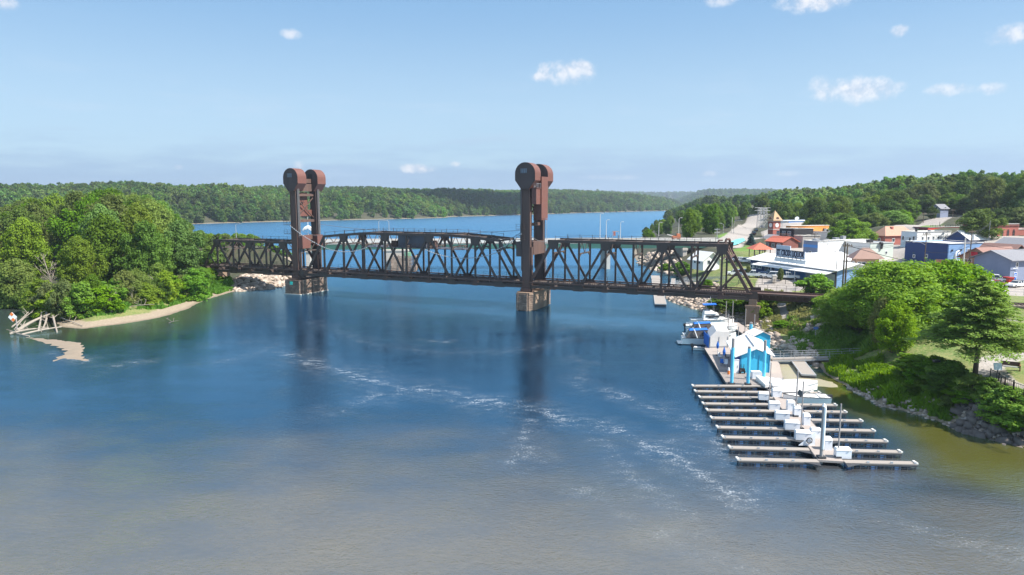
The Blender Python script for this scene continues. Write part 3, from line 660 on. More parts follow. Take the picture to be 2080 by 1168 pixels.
m_timb = mat('tarred_timber', (.19, .13, .10), rough=.85, var=.35, scale=1.2, col2=(.34, .25, .19), amt=.6, bump=.5)
m_tie = mat('timber_ties', (.13, .10, .085), rough=.9, var=.3, scale=2.)
m_white = mat('white_paint', (.80, .80, .79), rough=.5, var=.06, scale=1.)
m_black = mat('black_metal', (.02, .02, .022), rough=.5, var=.2, scale=2.)
m_glass = glass()
m_cable = mat('steel_cable', (.16, .15, .15), rough=.6, var=.2, scale=3.)
BR = thing('railway_lift_bridge', 'rusty brown steel railway lift bridge with two tall hooded towers crossing the whole river', 'bridge', BO)
def fb(): return MB(FR)
N0, N1 = .9, 8.9
def chordz(nodes, s):
    return float(np.interp(s, [a for a, b in nodes], [b for a, b in nodes]))
def truss_span(name, s0, s1, k, zt, zb, hip0, hip1, phase, end0=True, end1=True, gz=13.6, label=None, lat=True):
    """zt: list of (s, z) of the top chord; k panels; diagonals in W pattern starting by phase"""
    P_ = (s1-s0)/k; nodes = [s0+P_*i for i in range(k+1)]
    body = fb()
    # deck: stringers, ties, rails, floor beams, walkway on the near side
    for n_ in (N0+2.6, N1-2.6): body.box(((s0+s1)/2, n_, 5.75), (s1-s0, .45, 1.0))
    for s in nodes: body.box((s, (N0+N1)/2, 5.55), (.45, N1-N0-.5, 1.1))
    for i in range(k):
        a, b = nodes[i], nodes[i+1]
        body.bar((a, N0, 5.2), (b, N1, 5.2), .2, .15); body.bar((a, N1, 5.17), (b, N0, 5.17), .2, .15)
    sp = body.build(name, m_dark, BR)
    if label: sp['label'] = label
    tb = fb(); x = s0+.3
    while x < s1: tb.box((x, (N0+N1)/2, 6.38), (.24, 3.4, .22)); x += .5
    tb.build('timber_ties', m_tie, sp)
    rb = fb()
    for n_ in ((N0+N1)/2-.75, (N0+N1)/2+.75): rb.box(((s0+s1)/2, n_, 6.57), (s1-s0, .09, .16))
    rb.build('rail_track', m_rust, sp)
    for n_, nm in ((N0-.55, 'walkway'), (N1+.35, 'walkway')):
        wb = fb(); wb.box(((s0+s1)/2, n_, 6.55), (s1-s0, .8, .07)); wb.box(((s0+s1)/2, n_-.42, 6.5), (s1-s0, .06, .26))
        x = s0+1.
        while x < s1:
            wb.box((x, n_+.1, 6.25), (.12, .9, .3)); x += P_/2
        wb.build(nm, m_rust, sp)
        hb_ = fb(); x = s0+.2
        while x <= s1: hb_.box((x, n_-.36, 7.1), (.05, .05, 1.1)); x += P_/3
        for zz in (7.1, 7.6): hb_.bar((s0, n_-.36, zz), (s1, n_-.36, zz), .035, .035)
        if n_ > 5: hb_.build('handrail', m_dark, sp)
    for side, n_ in ((0, N0), (1, N1)):
        cb = fb(); cb.box(((s0+s1)/2, n_, zb), (s1-s0, .55, .62))
        for i in range(k):
            if i % 2: cb.box((nodes[i]+P_/2, n_-.02*(1-2*side), zb+.34), (P_*.5, .6, .05))
        cb.build('bottom_chord', m_dark, sp)
        tcb = fb(); pts = [(hip0, chordz(zt, hip0))]+[(s, chordz(zt, s)) for s in nodes if hip0+.5 < s < hip1-.5]+[(hip1, chordz(zt, hip1))]
        for (a, za), (b, zb_) in zip(pts, pts[1:]): tcb.bar((a-.05, n_, za), (b+.05, n_, zb_), .62, .62)
        tcb.build('top_chord', m_dark, sp)
        rl = fb(); cblp = []
        s = hip0+.6
        while s < hip1:
            zz = chordz(zt, s); rl.box((s, n_-.2, zz+.75), (.09, .09, 1.0)); cblp.append((s, n_-.2, zz+1.05)); s += P_/2
        for a, b in zip(cblp, cblp[1:]): rl.tube(a, b, .03, n=4)
        rl.build('top_handrail', m_dark, sp)
        for i, s in enumerate(nodes):
            if i == 0 and end0 or i == k and end1: continue
            top = chordz(zt, s)
            if s < hip0-.1 or s > hip1+.1: continue
            vb = fb(); vb.box((s, n_, (top+zb)/2), (.36, .42, top-zb)); vb.build('vertical', m_dark, sp)
        for i in range(k):
            a, b = nodes[i], nodes[i+1]
            up = (i+phase) % 2 == 0       # rises from a to b
            za, zb2 = (zb, chordz(zt, b)) if up else (chordz(zt, a), zb)
            if up and b > hip1+.1 or (not up) and a < hip0-.1: continue
            w_ = .62 if (i in (0, k-1)) else .46
            db = fb()
            db.bar((a, n_, za), (b, n_, zb2), .46, w_)
            if i in (0, k-1):          # the end post is a laced box
                pass
            db.build('end_post' if i in (0, k-1) else 'diagonal', m_dark if w_ < .5 else m_rust, sp)
        for i, s in enumerate(nodes):   # gussets where the diagonals meet
            bot = (i+phase) % 2 == 0
            sz = 1.25
            nf = n_-.30
            for face in (nf, n_+.30):
                gbm = fb()
                if bot:
                    z0 = zb-.45
                    pts = [(s-sz, face, z0), (s+sz, face, z0), (s+sz*.75, face, z0+1.9), (s-sz*.75, face, z0+1.9)]
                elif hip0-.5 <= s <= hip1+.5:
                    z0 = chordz(zt, s)+.3
                    pts = [(s-sz, face, z0), (s+sz, face, z0), (s+sz*.8, face, z0-1.7), (s, face, z0-2.3), (s-sz*.8, face, z0-1.7)]
                else: continue
                gbm.slab([Vector(p) for p in pts], (0, .05, 0)); gbm.build('gusset_plate', m_dark, sp)
            if not bot:
                gbm = fb(); z0 = zb-.4; gbm.slab([Vector(p) for p in [(s-.75, nf, z0), (s+.75, nf, z0), (s+.3, nf, z0+1.5), (s-.3, nf, z0+1.5)]], (0, .04, 0)); gbm.build('gusset_plate', m_rust, sp)
    # overhead bracing: struts, K laterals and arched sway frames
    lb = fb()
    for i, s in enumerate(nodes):
        if s < hip0-.1 or s > hip1+.1: continue
        zz = chordz(zt, s)
        lb.bar((s, N0, zz), (s, N1, zz), .3, .35); lb.bar((s, N0, gz), (s, N1, gz), .22, .3)
        lb.bar((s, N0, gz-.9), (s, N0+1.6, gz), .2, .2); lb.bar((s, N1, gz-.9), (s, N1-1.6, gz), .2, .2)
        for q in range(4):
            a0 = N0+(N1-N0)*q/4; a1 = N0+(N1-N0)*(q+1)/4; f_ = q % 2
            lb.bar((s, a0, zz if f_ else gz), (s, a1, gz if f_ else zz), .13, .13)
        if i < k and nodes[i+1] <= hip1+.1:
            b = nodes[i+1]; zb3 = chordz(zt, b)
            lb.bar((s, N0, zz), (b, N1, zb3), .22, .2); lb.bar((s, N1, zz-.03), (b, N0, zb3-.03), .22, .2)
    lb.build('overhead_bracing', m_dark, sp)
    return sp, nodes, P_
ZB = 5.4
ZL = [(-58.1, 15.7), (-51.7, 16.25), (-45.3, 16.75), (-19.6, 16.75), (-13.2, 16.3), (-6.8, 15.8)]
lift, ln_, lp2 = truss_span('lift_span', -64.5, -.45, 10, ZL, ZB, -58.1, -6.85, 1, gz=13.9)
ZR = [(0, 16.0), (60, 16.0)]
right, rn_, rp2 = truss_span('fixed_span', .35, 49.4, 8, ZR, ZB, 6.48, 43.27, 0, gz=13.3)
ZF = [(-110, 13.75), (-60, 13.75)]
left, _, lp3 = truss_span('fixed_span', -102.6, -66.0, 6, ZF, 5.1, -96.5, -66.1, 0, end1=False, gz=11.6)
# laced portal panels of the last end post (open holes), and knee brace
pb = fb()
for n_ in (N0, N1): pb.bar((46.35, n_, 10.7), (43.27-1.0, n_, 6.2), .3, .34)
for n_ in (N0, N1): pb.bar((-99.5, n_, 9.4), (-96.5, n_, 5.6), .25, .3)
for z_, s_ in ((15.4, 43.6), (13.6, 44.7)): pb.bar((s_, N0, z_), (s_, N1, z_), .3, .4)
for q in range(5):
    a0 = N0+(N1-N0)*q/5; a1 = N0+(N1-N0)*(q+1)/5; pb.bar((43.6 if q % 2 else 44.7, a0, 15.4 if q % 2 else 13.6), (44.7 if q % 2 else 43.6, a1, 13.6 if q % 2 else 15.4), .14, .14)
pb.build('portal_bracing', m_rust, right)
pb = fb()   # second end post of the lift span leaning back to the towers
for n_ in (N0, N1): pb.bar((-64.0, n_, 6.), (-58.1, n_, 15.5), .5, .5); pb.bar((-.9, n_, 6.), (-6.8, n_, 15.6), .5, .5)
pb.build('portal_bracing', m_dark, lift)
# piers
def pier(s, top, w, n0, n1, mtl, label=None, nose=1.3):
    p = fb(); b = .25
    p.prism([(s-w/2, n0), (s-w/2+nose*.8, n0-nose), (s+w/2-nose*.5, n0-nose), (s+w/2, n0), (s+w/2, n1), (s+w/2-nose*.6, n1+nose), (s-w/2+nose*.6, n1+nose), (s-w/2, n1)], -3, top)
    p.prism([(s-w/2-.15, n0-.05), (s-w/2+nose*.8-.1, n0-nose-.15), (s+w/2-nose*.5+.1, n0-nose-.15), (s+w/2+.15, n0-.05), (s+w/2+.15, n1), (s-w/2-.15, n1)], top-.45, top+.02)
    o = p.build('pier', mtl, BR)
    if label: o['label'] = label
    return o
pr_ = pier(.1, 4.2, 4.1, .2, 8.9, m_conc, 'stained concrete pier with timber fender planks under the right tower')
tf = fb()
for i in range(9): 
    z = .35+i*.42
    tf.box((-.1, -1.28, z), (2.6, .28, .3)); tf.bar((-2.1, -.1, z+.05), (-1.45, -1.2, z+.05), .26, .28); tf.box((2.0+.1, 9.4, z), (.5, 1.6, .3)); tf.box((-2.12, 4.5, z), (.25, 9, .3)); tf.bar((1.35, -1.2, z+.04), (2.25, .0, z+.04), .2, .2)
for x in (-1.25, 1.0): tf.box((x, -1.46, 2.0), (.28, .22, 4.4))
tf.build('timber_fender', m_timb, pr_)
pl = pier(-67.6, 3.9, 5.6, .2, 9.3, m_dark, 'timber clad pier of the left tower', 1.0)
tf = fb()
for i in range(10):
    z = .3+i*.38
    tf.box((-67.7, -.95, z), (4.9, .3, .26)); tf.box((-64.72, 4.6, z+.03), (.3, 10, .26)); tf.box((-70.45, 4.6, z+.03), (.3, 10, .26))
tf.build('timber_fender', m_timb, pl)
tf = fb(); tf.box((-67.6, -1.0, .08), (5.7, .5, .2)); tf.box((-64.62, 4.6, .085), (.5, 10.2, .2)); tf.build('waterline_ledge', m_lconc, pl)
tg_ = fb(); tg_.box((-67.9, -1.13, 3.05), (.95, .06, .85)); tg_.build('marker_board', mat('turquoise_board', (.05, .62, .50), rough=.5), pl)
pe = pier(49.6, 4.1, 2.6, .2, 1.9, m_conc, nose=.01); pe2 = pier(49.6, 4.1, 2.6, 7.9, 9.6, m_conc, nose=.01)
ps = fb(); ps.box((49.6, 1.0, 4.7), (1.5, 1.2, 1.2)); ps.box((49.6, 8.8, 4.7), (1.5, 1.2, 1.2)); ps.build('bearing', m_conc, pe)
pier(-102.4, 4.6, 3, .5, 9.3, m_conc, nose=.01)
# approach girders to the right bank
ag = fb(); ag.box((56.5, 3.6, 5.6), (14.6, .4, 1.35)); ag.box((56.5, 6.2, 5.6), (14.6, .4, 1.35)); ag.box((56.5, 4.9, 6.32), (15.2, 5.6, .1)); ag.box((56.5, 2.05, 6.25), (15.2, .1, .4))
for i in range(12): ag.box((50+i*1.25, 2.3, 5.85), (.14, .8, .5))
apg = ag.build('approach_girder', m_rust, BR)
rb = fb(); rb.box((64, 4.15, 6.5), (30, .09, .18)); rb.box((64, 5.65, 6.5), (30, .09, .18)); rb.build('rail_track', m_rust, apg)
hb_ = fb()
for i in range(9): hb_.box((50+i*1.8, 7.6, 7.0), (.06, .06, 1.2)); 
for zz in (7.1, 7.6): hb_.bar((50, 7.6, zz), (64.4, 7.6, zz), .04, .04)
hb_.build('handrail', m_dark, apg)
pier(64.6, 5.1, 1.8, 1.6, 8.2, m_conc, nose=.01)

def hood_profile(c, hw, zc, zs, zbot, bw):
    pts = [(c+hw*math.cos(a), zc+hw*math.sin(a)) for a in [math.pi*i/20 for i in range(21)]]
    return pts+[(c-hw, zs), (c-bw, zbot), (c+bw, zbot), (c+hw, zs)]
def tower(sc, flip, label):
    """flip=+1: approach side at +s (right tower); -1: approach side at -s"""
    f = flip; b = fb()
    for n_ in (27.6, 23.2):
        pass
    for z_ in (26.6, 19.6): b.box((sc, (N0+N1)/2, z_), (.5, N1-N0, .7))
    # big portal beam between the hoods and the lower portal at span level
    b.box((sc+.2*f, (N0+N1)/2+.2, 28.6), (1.1, 5.2, 2.0)); b.box((sc+.2*f, (N0+N1)/2+.2, 30.4), (.9, 5.0, 1.1))
    b.box((sc+.9*f if f > 0 else sc-.7, 4.9, 14.2), (.9, 6.6, 3.0))
    for q in range(2): b.bar((sc, N0 if q else N1, 20), (sc, N1 if q else N0, 26.3), .2, .2)
    tw = b.build('tower', m_rust, BR); tw['label'] = label
    for n_ in (N0, N1):
        cb = fb(); cb.box((sc, n_, (5.0+28)/2), (1.75, 1.05, 23.2)); cb.box((sc+1.0, n_+.2, 9.5), (.5, .9, 10))
        for dx in (-.92, .92):
            for dy in (-.5, .5): cb.box((sc+dx, n_+dy, 16.6), (.12, .16, 23.4))
        for z_ in np.arange(6, 28, 1.9): cb.box((sc, n_, z_), (1.82, 1.12, .09))
        cb.box((sc, n_, 4.6), (2.5, 1.6, .8))
        cb.build('column', m_rust if n_ == N0 else m_panel, tw)
        rp = fb()     # suspension ropes beside the column, down to the span and to the counterweight
        for j in range(5):
            rp.tube((sc-f*1.45-.0, n_-.35+.18*j, 15.2), (sc-f*1.45, n_-.35+.18*j, 28.2), .05, n=5)
        for j in range(5): rp.tube((sc+f*1.75, n_-.1+.18*j, 27), (sc+f*1.75, n_-.1+.18*j, 28.4), .05, n=5)
        rp.build('rope_bundle', m_cable, tw)
        gr = fb(); gr.box((sc-f*1.28, n_, 18.5), (.14, .5, 19)); gr.build('guide_rail', mat('worn_guide_steel', (.22, .18, .17), rough=.5), tw)
        cn = n_+.5 if n_ == N0 else n_+.4
        prof = hood_profile(sc-.3*0, 2.45, 31.15, 29.6, 27.6, .95)
        hb_ = MB(FR); na, nb_ = cn-1.7, cn+1.7
        k = len(prof); vs = [(s, na, z) for s, z in prof]+[(s, nb_, z) for s, z in prof]
        hb_.add(vs, [(i, (i+1) % k, k+(i+1) % k, k+i) for i in range(k)])
        ho = hb_.build('sheave_housing', m_hood, tw)
        # recessed end plates and lower panel, darker steel as painted shade; tinted opening
        eb = MB(FR)
        for nn2 in (na+.12, nb_-.12):
            eb.add([(s, nn2, z) for s, z in prof], [tuple(range(k))])
        eb.build('end_plate', m_panel, tw)
        lb_ = MB(FR)
        low = [(sc-2.4, 30.3), (sc+2.4, 30.3), (sc+2.4, 29.6), (sc+.93, 27.64), (sc-.93, 27.64), (sc-2.4, 29.6)]
        lb_.slab([Vector((s, na+.1, z)) for s, z in low], (0, -.07, 0)); lb_.build('hopper_panel', m_panel, tw)
        ob = MB(FR); ob.box((sc-.35, na+.06, 31.7), (1.5, .06, 1.0)); ob.build('vent_opening', mat('sky_tone_panel', (.20, .24, .29), rough=.5) if n_ == N0 else m_black, tw)  # solid panel coloured like sky showing through; far one plain black
        lv = MB(FR)
        for z_ in (31.35, 31.65, 31.95): lv.box((sc-.35, na+.0, z_), (1.5, .04, .05))
        for x_ in (-.85, -.35, .15): lv.box((sc+x_, na-.0, 31.7), (.05, .05, 1.0))
        lv.build('louvre', m_dark, tw)
    cw = fb(); cw.box((sc+f*1.75, 4.9, 25.7), (2.0, 3.9, 9.6)); cw.box((sc+f*1.75, 4.9, 20.7), (2.04, 3.94, .2))
    if f < 0: cw = fb(); cw.box((sc+f*1.4, 5.0, 24.6), (1.5, 3.6, 5.4)); cw.box((sc+f*1.2, 5.6, 21.7), (1.4, 5.4, 1.7))
    cw.build('counterweight', m_hood, tw)
    lb_ = fb()     # lifting box at the span end
    lb_.box((sc-f*1.7, 2.2, 14.0), (1.7, 3.3, 3.4)); lb_.box((sc-f*1.7, 7.8, 14.2), (1.7, 2.4, 3.0)); lb_.build('lifting_frame', m_hood if f < 0 else m_panel, tw)
    # ladder with cage, small gallery
    ld = fb(); x = sc+f*.2; n_ = N1+.9
    for dx in (-.25, .25): ld.tube((x+dx+.9, n_, 8), (x+dx+.9, n_, 27), .04, n=4)
    for z_ in np.arange(8, 27, .5): ld.tube((x+.65, n_, z_), (x+1.15, n_, z_), .025, n=4)
    ld.build('ladder', m_grey, tw)
    gy = fb(); gx = sc-1.9 if f < 0 else sc-1.2
    for z_ in (16.2, 18.6): 
        gy.box((gx, N0-.5, z_), (2.2, 1.2, .08))
        for dx in (-1.05, 0, 1.05): gy.box((gx+dx, N0-1.05, z_+.55), (.06, .06, 1.1))
        for dz in (.55, 1.1): gy.bar((gx-1.05, N0-1.05, z_+dz), (gx+1.05, N0-1.05, z_+dz), .045, .045)
    gy.build('gallery', m_dark, tw)
    return tw
twr = tower(.05, 1, 'right tower of the bridge with the operator cabin and long counterweight')
twl = tower(-67.55, -1, 'left tower of the bridge with the lighter red portal')
cb = fb(); cb.box((1.95, 1.7, 26.0), (1.1, 2.5, 3.5)); cb.box((1.95, 1.7, 27.85), (1.4, 2.9, .14)); cb.build('operator_cabin', m_hood, twr)
rb = fb()
for a in (.6, 1.3):
    for c_ in (.6, 1.7, 2.8): rb.box((1.3+a, c_, 28.4), (.06, .06, 1.0))
rb.bar((2.6, .4, 28.9), (2.6, 3.0, 28.9), .05, .05); rb.bar((1.4, .4, 28.9), (2.6, .4, 28.9), .05, .05); rb.build('roof_rail', m_grey, twr)
rb = fb(); rb.box((-68.1, 4.2, 24.6), (1.0, 1.6, .08))
for a in (-.4, .4, 1.2): rb.box((-67.65, 3.4+a, 25.1), (.06, .06, 1.0))
rb.bar((-67.65, 3.0, 25.6), (-67.65, 4.9, 25.6), .06, .06); rb.bar((-67.65, 3.0, 25.2), (-67.65, 4.9, 25.2), .05, .05); rb.build('balcony', m_black, twl)
# machinery house in the middle of the lift span
mh = fb(); mh.box((-31.8, 4.0, 14.9), (8.2, 3.2, 2.9)); mh.box((-31.8, 4.0, 16.42), (8.5, 3.5, .1)); mh.box((-31.8, 4.9, 13.3), (30, 6.6, .12)); 
mho = mh.build('machinery_house', mat('grey_blue_sheet_steel', (.085, .088, .11), rough=.5, var=.2, scale=.6, streak=True), lift)
rl = fb()
for i in range(26): rl.box((-46+i*1.2, 1.8, 13.9), (.05, .05, 1.1))
for zz in (13.9, 14.4): rl.bar((-46, 1.8, zz), (-16.5, 1.8, zz), .05, .05)
rl.box((-26.2, 3.6, 14.3), (1.4, 1.3, 1.9)); rl.box((-37.6, 3.6, 14.2), (1.6, 1.2, 1.5)); rl.build('machinery_platform', m_rust, lift)
# cables: catenaries between the tower galleries and looped conduits into the span
def sag(a, b, dip, n=18):
    a = Vector(a); b = Vector(b); return [a.lerp(b, i/n)-Vector((0, 0, dip*4*(i/n)*(1-i/n))) for i in range(n+1)]
cbm = fb()
cbm.path(sag((-66.2, N1, 18.6), (-1.5, N1, 18.2), 1.5, 24), .045, 4); cbm.path(sag((-66, N0, 17.4), (-58, N0-.3, 16), .6), .045, 4); cbm.path(sag((-1.0, N0, 18.2), (-7, N0, 16.3), .8), .06, 4); cbm.path(sag((1.0, N0, 17), (7, N0, 16.4), .9), .06, 4)
cbm.build('cable', m_cable, lift)
for pts in (sag((-68.5, N0-.9, 18.4), (-60, N0-.9, 13.9), .3, 14), sag((-60, N0-.9, 13.9), (-44, N0-.9, 13.2), 1.6, 30), sag((-26.5, N0-.9, 13.2), (-6.0, N0-.9, 13.5), 1.9, 40), sag((-8.0, N0-.9, 13.5), (-1.0, N0-.9, 17.5), .5, 14)):
    cm_ = fb(); cm_.path(pts, .05, 4)
    for p in pts: cm_.box(p, (.26, .2, .2))
    cm_.build('looped_chain', m_grey, lift)
# second little shed of pipes on the top chord at the right end
q = fb(); q.path([(43.6, 2, 16.4), (43.8, 2.2, 17.2), (44.3, 3, 17.2), (44.5, 3.4, 16.2)], .25, 6); q.path([(42, 3, 16.3), (42.2, 3.2, 16.9), (42.8, 4, 16.9)], .2, 6); q.build('pipe_bend', m_rust, right)

# ---------------------------------------------------------------- highway bridge behind
m_green = mat('pale_green_girder_paint', (.22, .42, .27), rough=.55, var=.12, scale=.3, streak=True, col2=(.16, .33, .22), amt=.4)
m_par = mat('white_concrete_parapet', (.62, .60, .56), rough=.8, var=.12, scale=.5, col2=(.5, .47, .42), amt=.4)
m_asph = mat('road_asphalt', (.21, .195, .185), rough=.9, var=.18, scale=.5, bump=.3)
HW0 = Vector((-78, 245.5, 0)); HW1 = YD(1478, 487, 256.); HW1.z = 0
hd = (HW1-HW0); hl_ = hd.length; hd.normalize(); hn = Vector((-hd.y, hd.x, 0))
HF = Matrix(((hd.x, hn.x, 0, HW0.x), (hd.y, hn.y, 0, HW0.y), (0, 0, 1, 0), (0, 0, 0, 1)))
HB = thing('highway_bridge', 'low highway bridge with white parapets and pale green girders behind the railway bridge', 'bridge', HW0)
def hbx(name, mtl, boxes, lab=None):
    m_ = MB(HF)
    for c, d in boxes: m_.box(c, d)
    o = m_.build(name, mtl, HB)
    if lab: o['label'] = lab
    return o
dk = hbx('deck', m_asph, [((hl_/2, 5.5, 9.75), (hl_, 11.6, .4))])
for n_ in (0, 11): hbx('parapet', m_par, [((hl_/2, n_, 10.45), (hl_, .3, .95)), ((hl_/2, n_-.05, 9.75), (hl_, .5, .5))])
rl = MB(HF)
for i in range(int(hl_/3)): rl.box((i*3+1, 0, 11.15), (.12, .12, .5))
rl.bar((0, 0, 11.35), (hl_, 0, 11.35), .1, .1); rl.build('handrail', m_grey, HB)
for n_ in (1.2, 4.4, 7.6, 9.9): hbx('girder', m_green, [((hl_/2, n_, 8.6), (hl_, .3, 1.9)), ((hl_/2, n_, 7.62), (hl_, .6, .08))])
def px_s(px):      # distance along the highway bridge seen at a photo column
    x = (px-CX)/FP; return (x*HW0.y-HW0.x)/(hd.x-x*hd.y)
for px in (625, 1236, 1392):
    s = px_s(px); m_ = MB(HF); m_.box((s, 5.5, 3.6), (1.5, 11, 8.2)); m_.box((s, 5.5, 7.2), (2.0, 11.6, .8)); m_.build('pier', m_lconc, HB)
s = px_s(805); m_ = MB(HF); m_.box((s, 5.0, 3.2), (8.5, 14, 8.6)); m_.box((s, 5, 7.4), (9, 14.4, .5)); po = m_.build('pier', m_lconc, HB); po['label'] = 'wide concrete pier with plank fender around its foot'
m_ = MB(HF)
for i in range(11): z = .3+i*.5; m_.box((s+2.6, -4.2, z), (8.5, .35, .34)); m_.box((s+7.1, 1.0, z+.04), (.35, 10.6, .34)); m_.box((s-1.6, -3.0, z), (.3, 3, .34))
for x in (-1.4, 1.2, 3.9, 6.7): m_.box((s+x, -4.45, 2.8), (.4, .3, 6.2))
m_.build('timber_fender', m_timb, po)
m_ = MB(HF); m_.box((s+4.2, -1.4, 5.6), (2.2, 1.8, 2.2)); m_.build('control_box', m_green, po)

def street_lamp(loc, h, arm, rz, label, double=False, group=None, mtl=None):
    o = thing('street_lamp', label, 'street lamp', loc, 0, group)
    mtl = mtl or m_grey; L = Vector(loc); c, s = math.cos(rz), math.sin(rz)
    m_ = MB(); m_.tube(L, L+Vector((0, 0, h)), .13, .08, 8); m_.tube(L, L+Vector((0, 0, .3)), .22, .2, 8); m_.build('pole', mtl, o)
    for sgn in ((1, -1) if double else (1,)):
        a = MB(); v = Vector((c*sgn, s*sgn, 0)); pts = [L+Vector((0, 0, h-.3)), L+v*arm*.3+Vector((0, 0, h+.25)), L+v*arm+Vector((0, 0, h+.4))]
        a.path(pts, .06, 6); a.build('arm', mtl, o)
        b = MB(); b.box(pts[2]+v*.3, (.8, .3, .16), rz); b.build('lamp_head', mtl, o)
    return o
for px, top, lb in [(460, 456, 'curved street lamp standing over the trees at the left end of the highway bridge'), (770, 449, 'left one of two curved street lamps close together on the highway bridge'), (784, 449, 'right one of two curved street lamps close together on the highway bridge')]:
    s = px_s(px); p = HF @ Vector((s, -.0+(10.8 if px != 770 else .3), 9.9)); h_ = CAMH-(top-HZ)*p.y/FP-9.9
    street_lamp(p, h_, 1.4, math.pi if px == 784 else 0, lb)
for px, top, lb in [(1230, 435, 'tall bare light pole on the highway bridge, leftmost of the three over open water'), (1243, 448, 'middle bare light pole on the highway bridge over open water'), (1273, 452, 'right bare light pole on the highway bridge beside the sign gantry'),
                    (1354, 453, 'short pale pole on the highway bridge in front of the green point'), (1396, 444, 'pale pole on the highway bridge beside the orange machine')]:
    s = px_s(px); p = HF @ Vector((s, 10.8, 9.9)); h_ = CAMH-(top-HZ)*p.y/FP-9.9
    street_lamp(p, h_, .6, 0, lb, mtl=m_par)
p = HF @ Vector((px_s(1262), 10.8, 9.9)); o = thing('sign_gantry', 'small bare sign frame on the highway bridge railing', 'sign frame', p)
m_ = MB(); m_.box(p+Vector((-1, 0, 1.8)), (.12, .12, 3.6)); m_.box(p+Vector((1.4, 0, 1.8)), (.12, .12, 3.6)); m_.box(p+Vector((.2, 0, 3.5)), (2.6, .12, .3)); m_.build('frame', m_grey, o)
m_ = MB(); m_.box(p+Vector((-.3, -.1, 2.7)), (.8, .1, 1.6)); m_.build('sign_panel', mat('faded_red_panel', (.35, .12, .09)), o)
# white flag-like sheeting seen between the legs of the left tower
p = HF @ Vector((px_s(612), 11.5, 9.9)); o = thing('flag_pole', 'white pole with a crumpled white sheet seen between the legs of the left tower', 'flag pole', p)
m_ = MB(); m_.tube(p, p+Vector((0, 0, 9.2)), .1, .07); m_.build('pole', m_white, o)
rsl = random.Random(4); m_ = MB(); c0 = p+Vector((0, 0, 5.4)); g = {}
for i in range(9):
    for j in range(7):
        x, y = (i-4)/4, (j-3)/3; z = .55*(1-x*x)*(1-y*y*.4)+rsl.uniform(-.18, .18)-abs(x)*.5
        g[i, j] = len(m_.v); m_.v.append(c0+Vector((x*1.75, y*.8, z)))
for i in range(8):
    for j in range(6): m_.f.append([g[i, j], g[i+1, j], g[i+1, j+1], g[i, j+1]]); m_.mi.append(0)
for i in range(9):
    for j in (0, 6): g[i, j, 'b'] = len(m_.v); m_.v.append(m_.v[g[i, j]]-Vector((0, 0, .9+rsl.uniform(-.3, .3))))
for j in (0, 6):
    for i in range(8): m_.f.append([g[i, j], g[i+1, j], g[i+1, j, 'b'], g[i, j, 'b']]); m_.mi.append(0)
m_.build('sheet', m_white, o)
# ---------------------------------------------------------------- marina
m_deck = mat('weathered_deck_boards', (.34, .29, .26), rough=.85, var=.2, scale=1.5, col2=(.25, .215, .20), amt=.5, bump=.3)
m_fing = mat('finger_dock_decking', (.30, .265, .235), rough=.8, var=.22, scale=1.4, col2=(.22, .195, .175), amt=.5, bump=.2)
m_steel = mat('dock_frame_steel', (.045, .045, .05), rough=.6, var=.4, scale=2.)
m_float = mat('dock_float', (.03, .05, .10), rough=.4, var=.5, scale=1.5)
m_barrel = mat('blue_float', (.16, .27, .50), rough=.5, var=.2, scale=1.5)
m_gel = mat('white_gelcoat', (.80, .79, .76), rough=.25, var=.05, scale=.7)
m_box = mat('white_fibreglass_box', (.74, .76, .80), rough=.4, var=.06, scale=1.)
m_cyan = mat('cyan_siding', (.035, .42, .66), rough=.6, var=.08, scale=.6, streak=True)
m_cyan2 = mat('cyan_pile_sleeve', (.10, .50, .72), rough=.5, var=.08, scale=.8)
m_shade_blue = mat('shaded_blue_siding', (.015, .065, .30), rough=.6, var=.15, scale=.7)
m_bcan = mat('blue_canvas', (.010, .13, .50), rough=.8, var=.12, scale=1.)
m_wroof = mat('white_membrane_roof', (.74, .73, .72), rough=.6, var=.07, scale=.5, col2=(.60, .57, .53), amt=.35)
m_tarp = mat('pale_boat_cover', (.55, .54, .53), rough=.7, var=.12, scale=.8, bump=.4, bscale=2.)
m_org = mat('orange_paint', (.75, .20, .04), rough=.5, var=.1)
m_pile = mat('grey_pile', (.30, .27, .26), rough=.7, var=.25, scale=1., streak=True)
ZD = .55
WL0 = G(1574, 785, ZD); WL1 = G(1684, 931, ZD); wd = (WL1-WL0).normalized(); wn = Vector((-wd.y, wd.x, 0))
DK = thing('marina_dock', 'floating marina dock with ten rows of long finger piers reaching left and right', 'dock', WL0)
m_ = MB(); m_.bar(WL0-wd*1.0-Vector((0, 0, .1)), WL1+wd*.6-Vector((0, 0, .1)), 2.3, .2); wk = m_.build('walkway', m_deck, DK)
m_ = MB()
for sgn in (-1, 1): m_.bar(WL0-wd+wn*1.2*sgn-Vector((0, 0, .15)), WL1+wn*1.2*sgn-Vector((0, 0, .15)), .12, .3)
for i in range(12):
    p = WL0.lerp(WL1, (i+.5)/12); m_.box(p-Vector((0, 0, .45)), (2.0, 1.2, .45))
m_.build('float_frame', m_steel, wk)
ROWS = [((1407, 783), (1643, 783)), ((1412, 794), (1664, 797)), ((1421, 806), (1682, 808)), ((1428, 819), (1697, 822)), ((1436, 832), (1717, 836)), ((1445, 848), (1749, 854)), ((1457, 867), (1774, 874)), ((1468, 887), (1799, 895)), ((1482, 908), (1828, 917)), ((1498, 932), (1859, 940))]
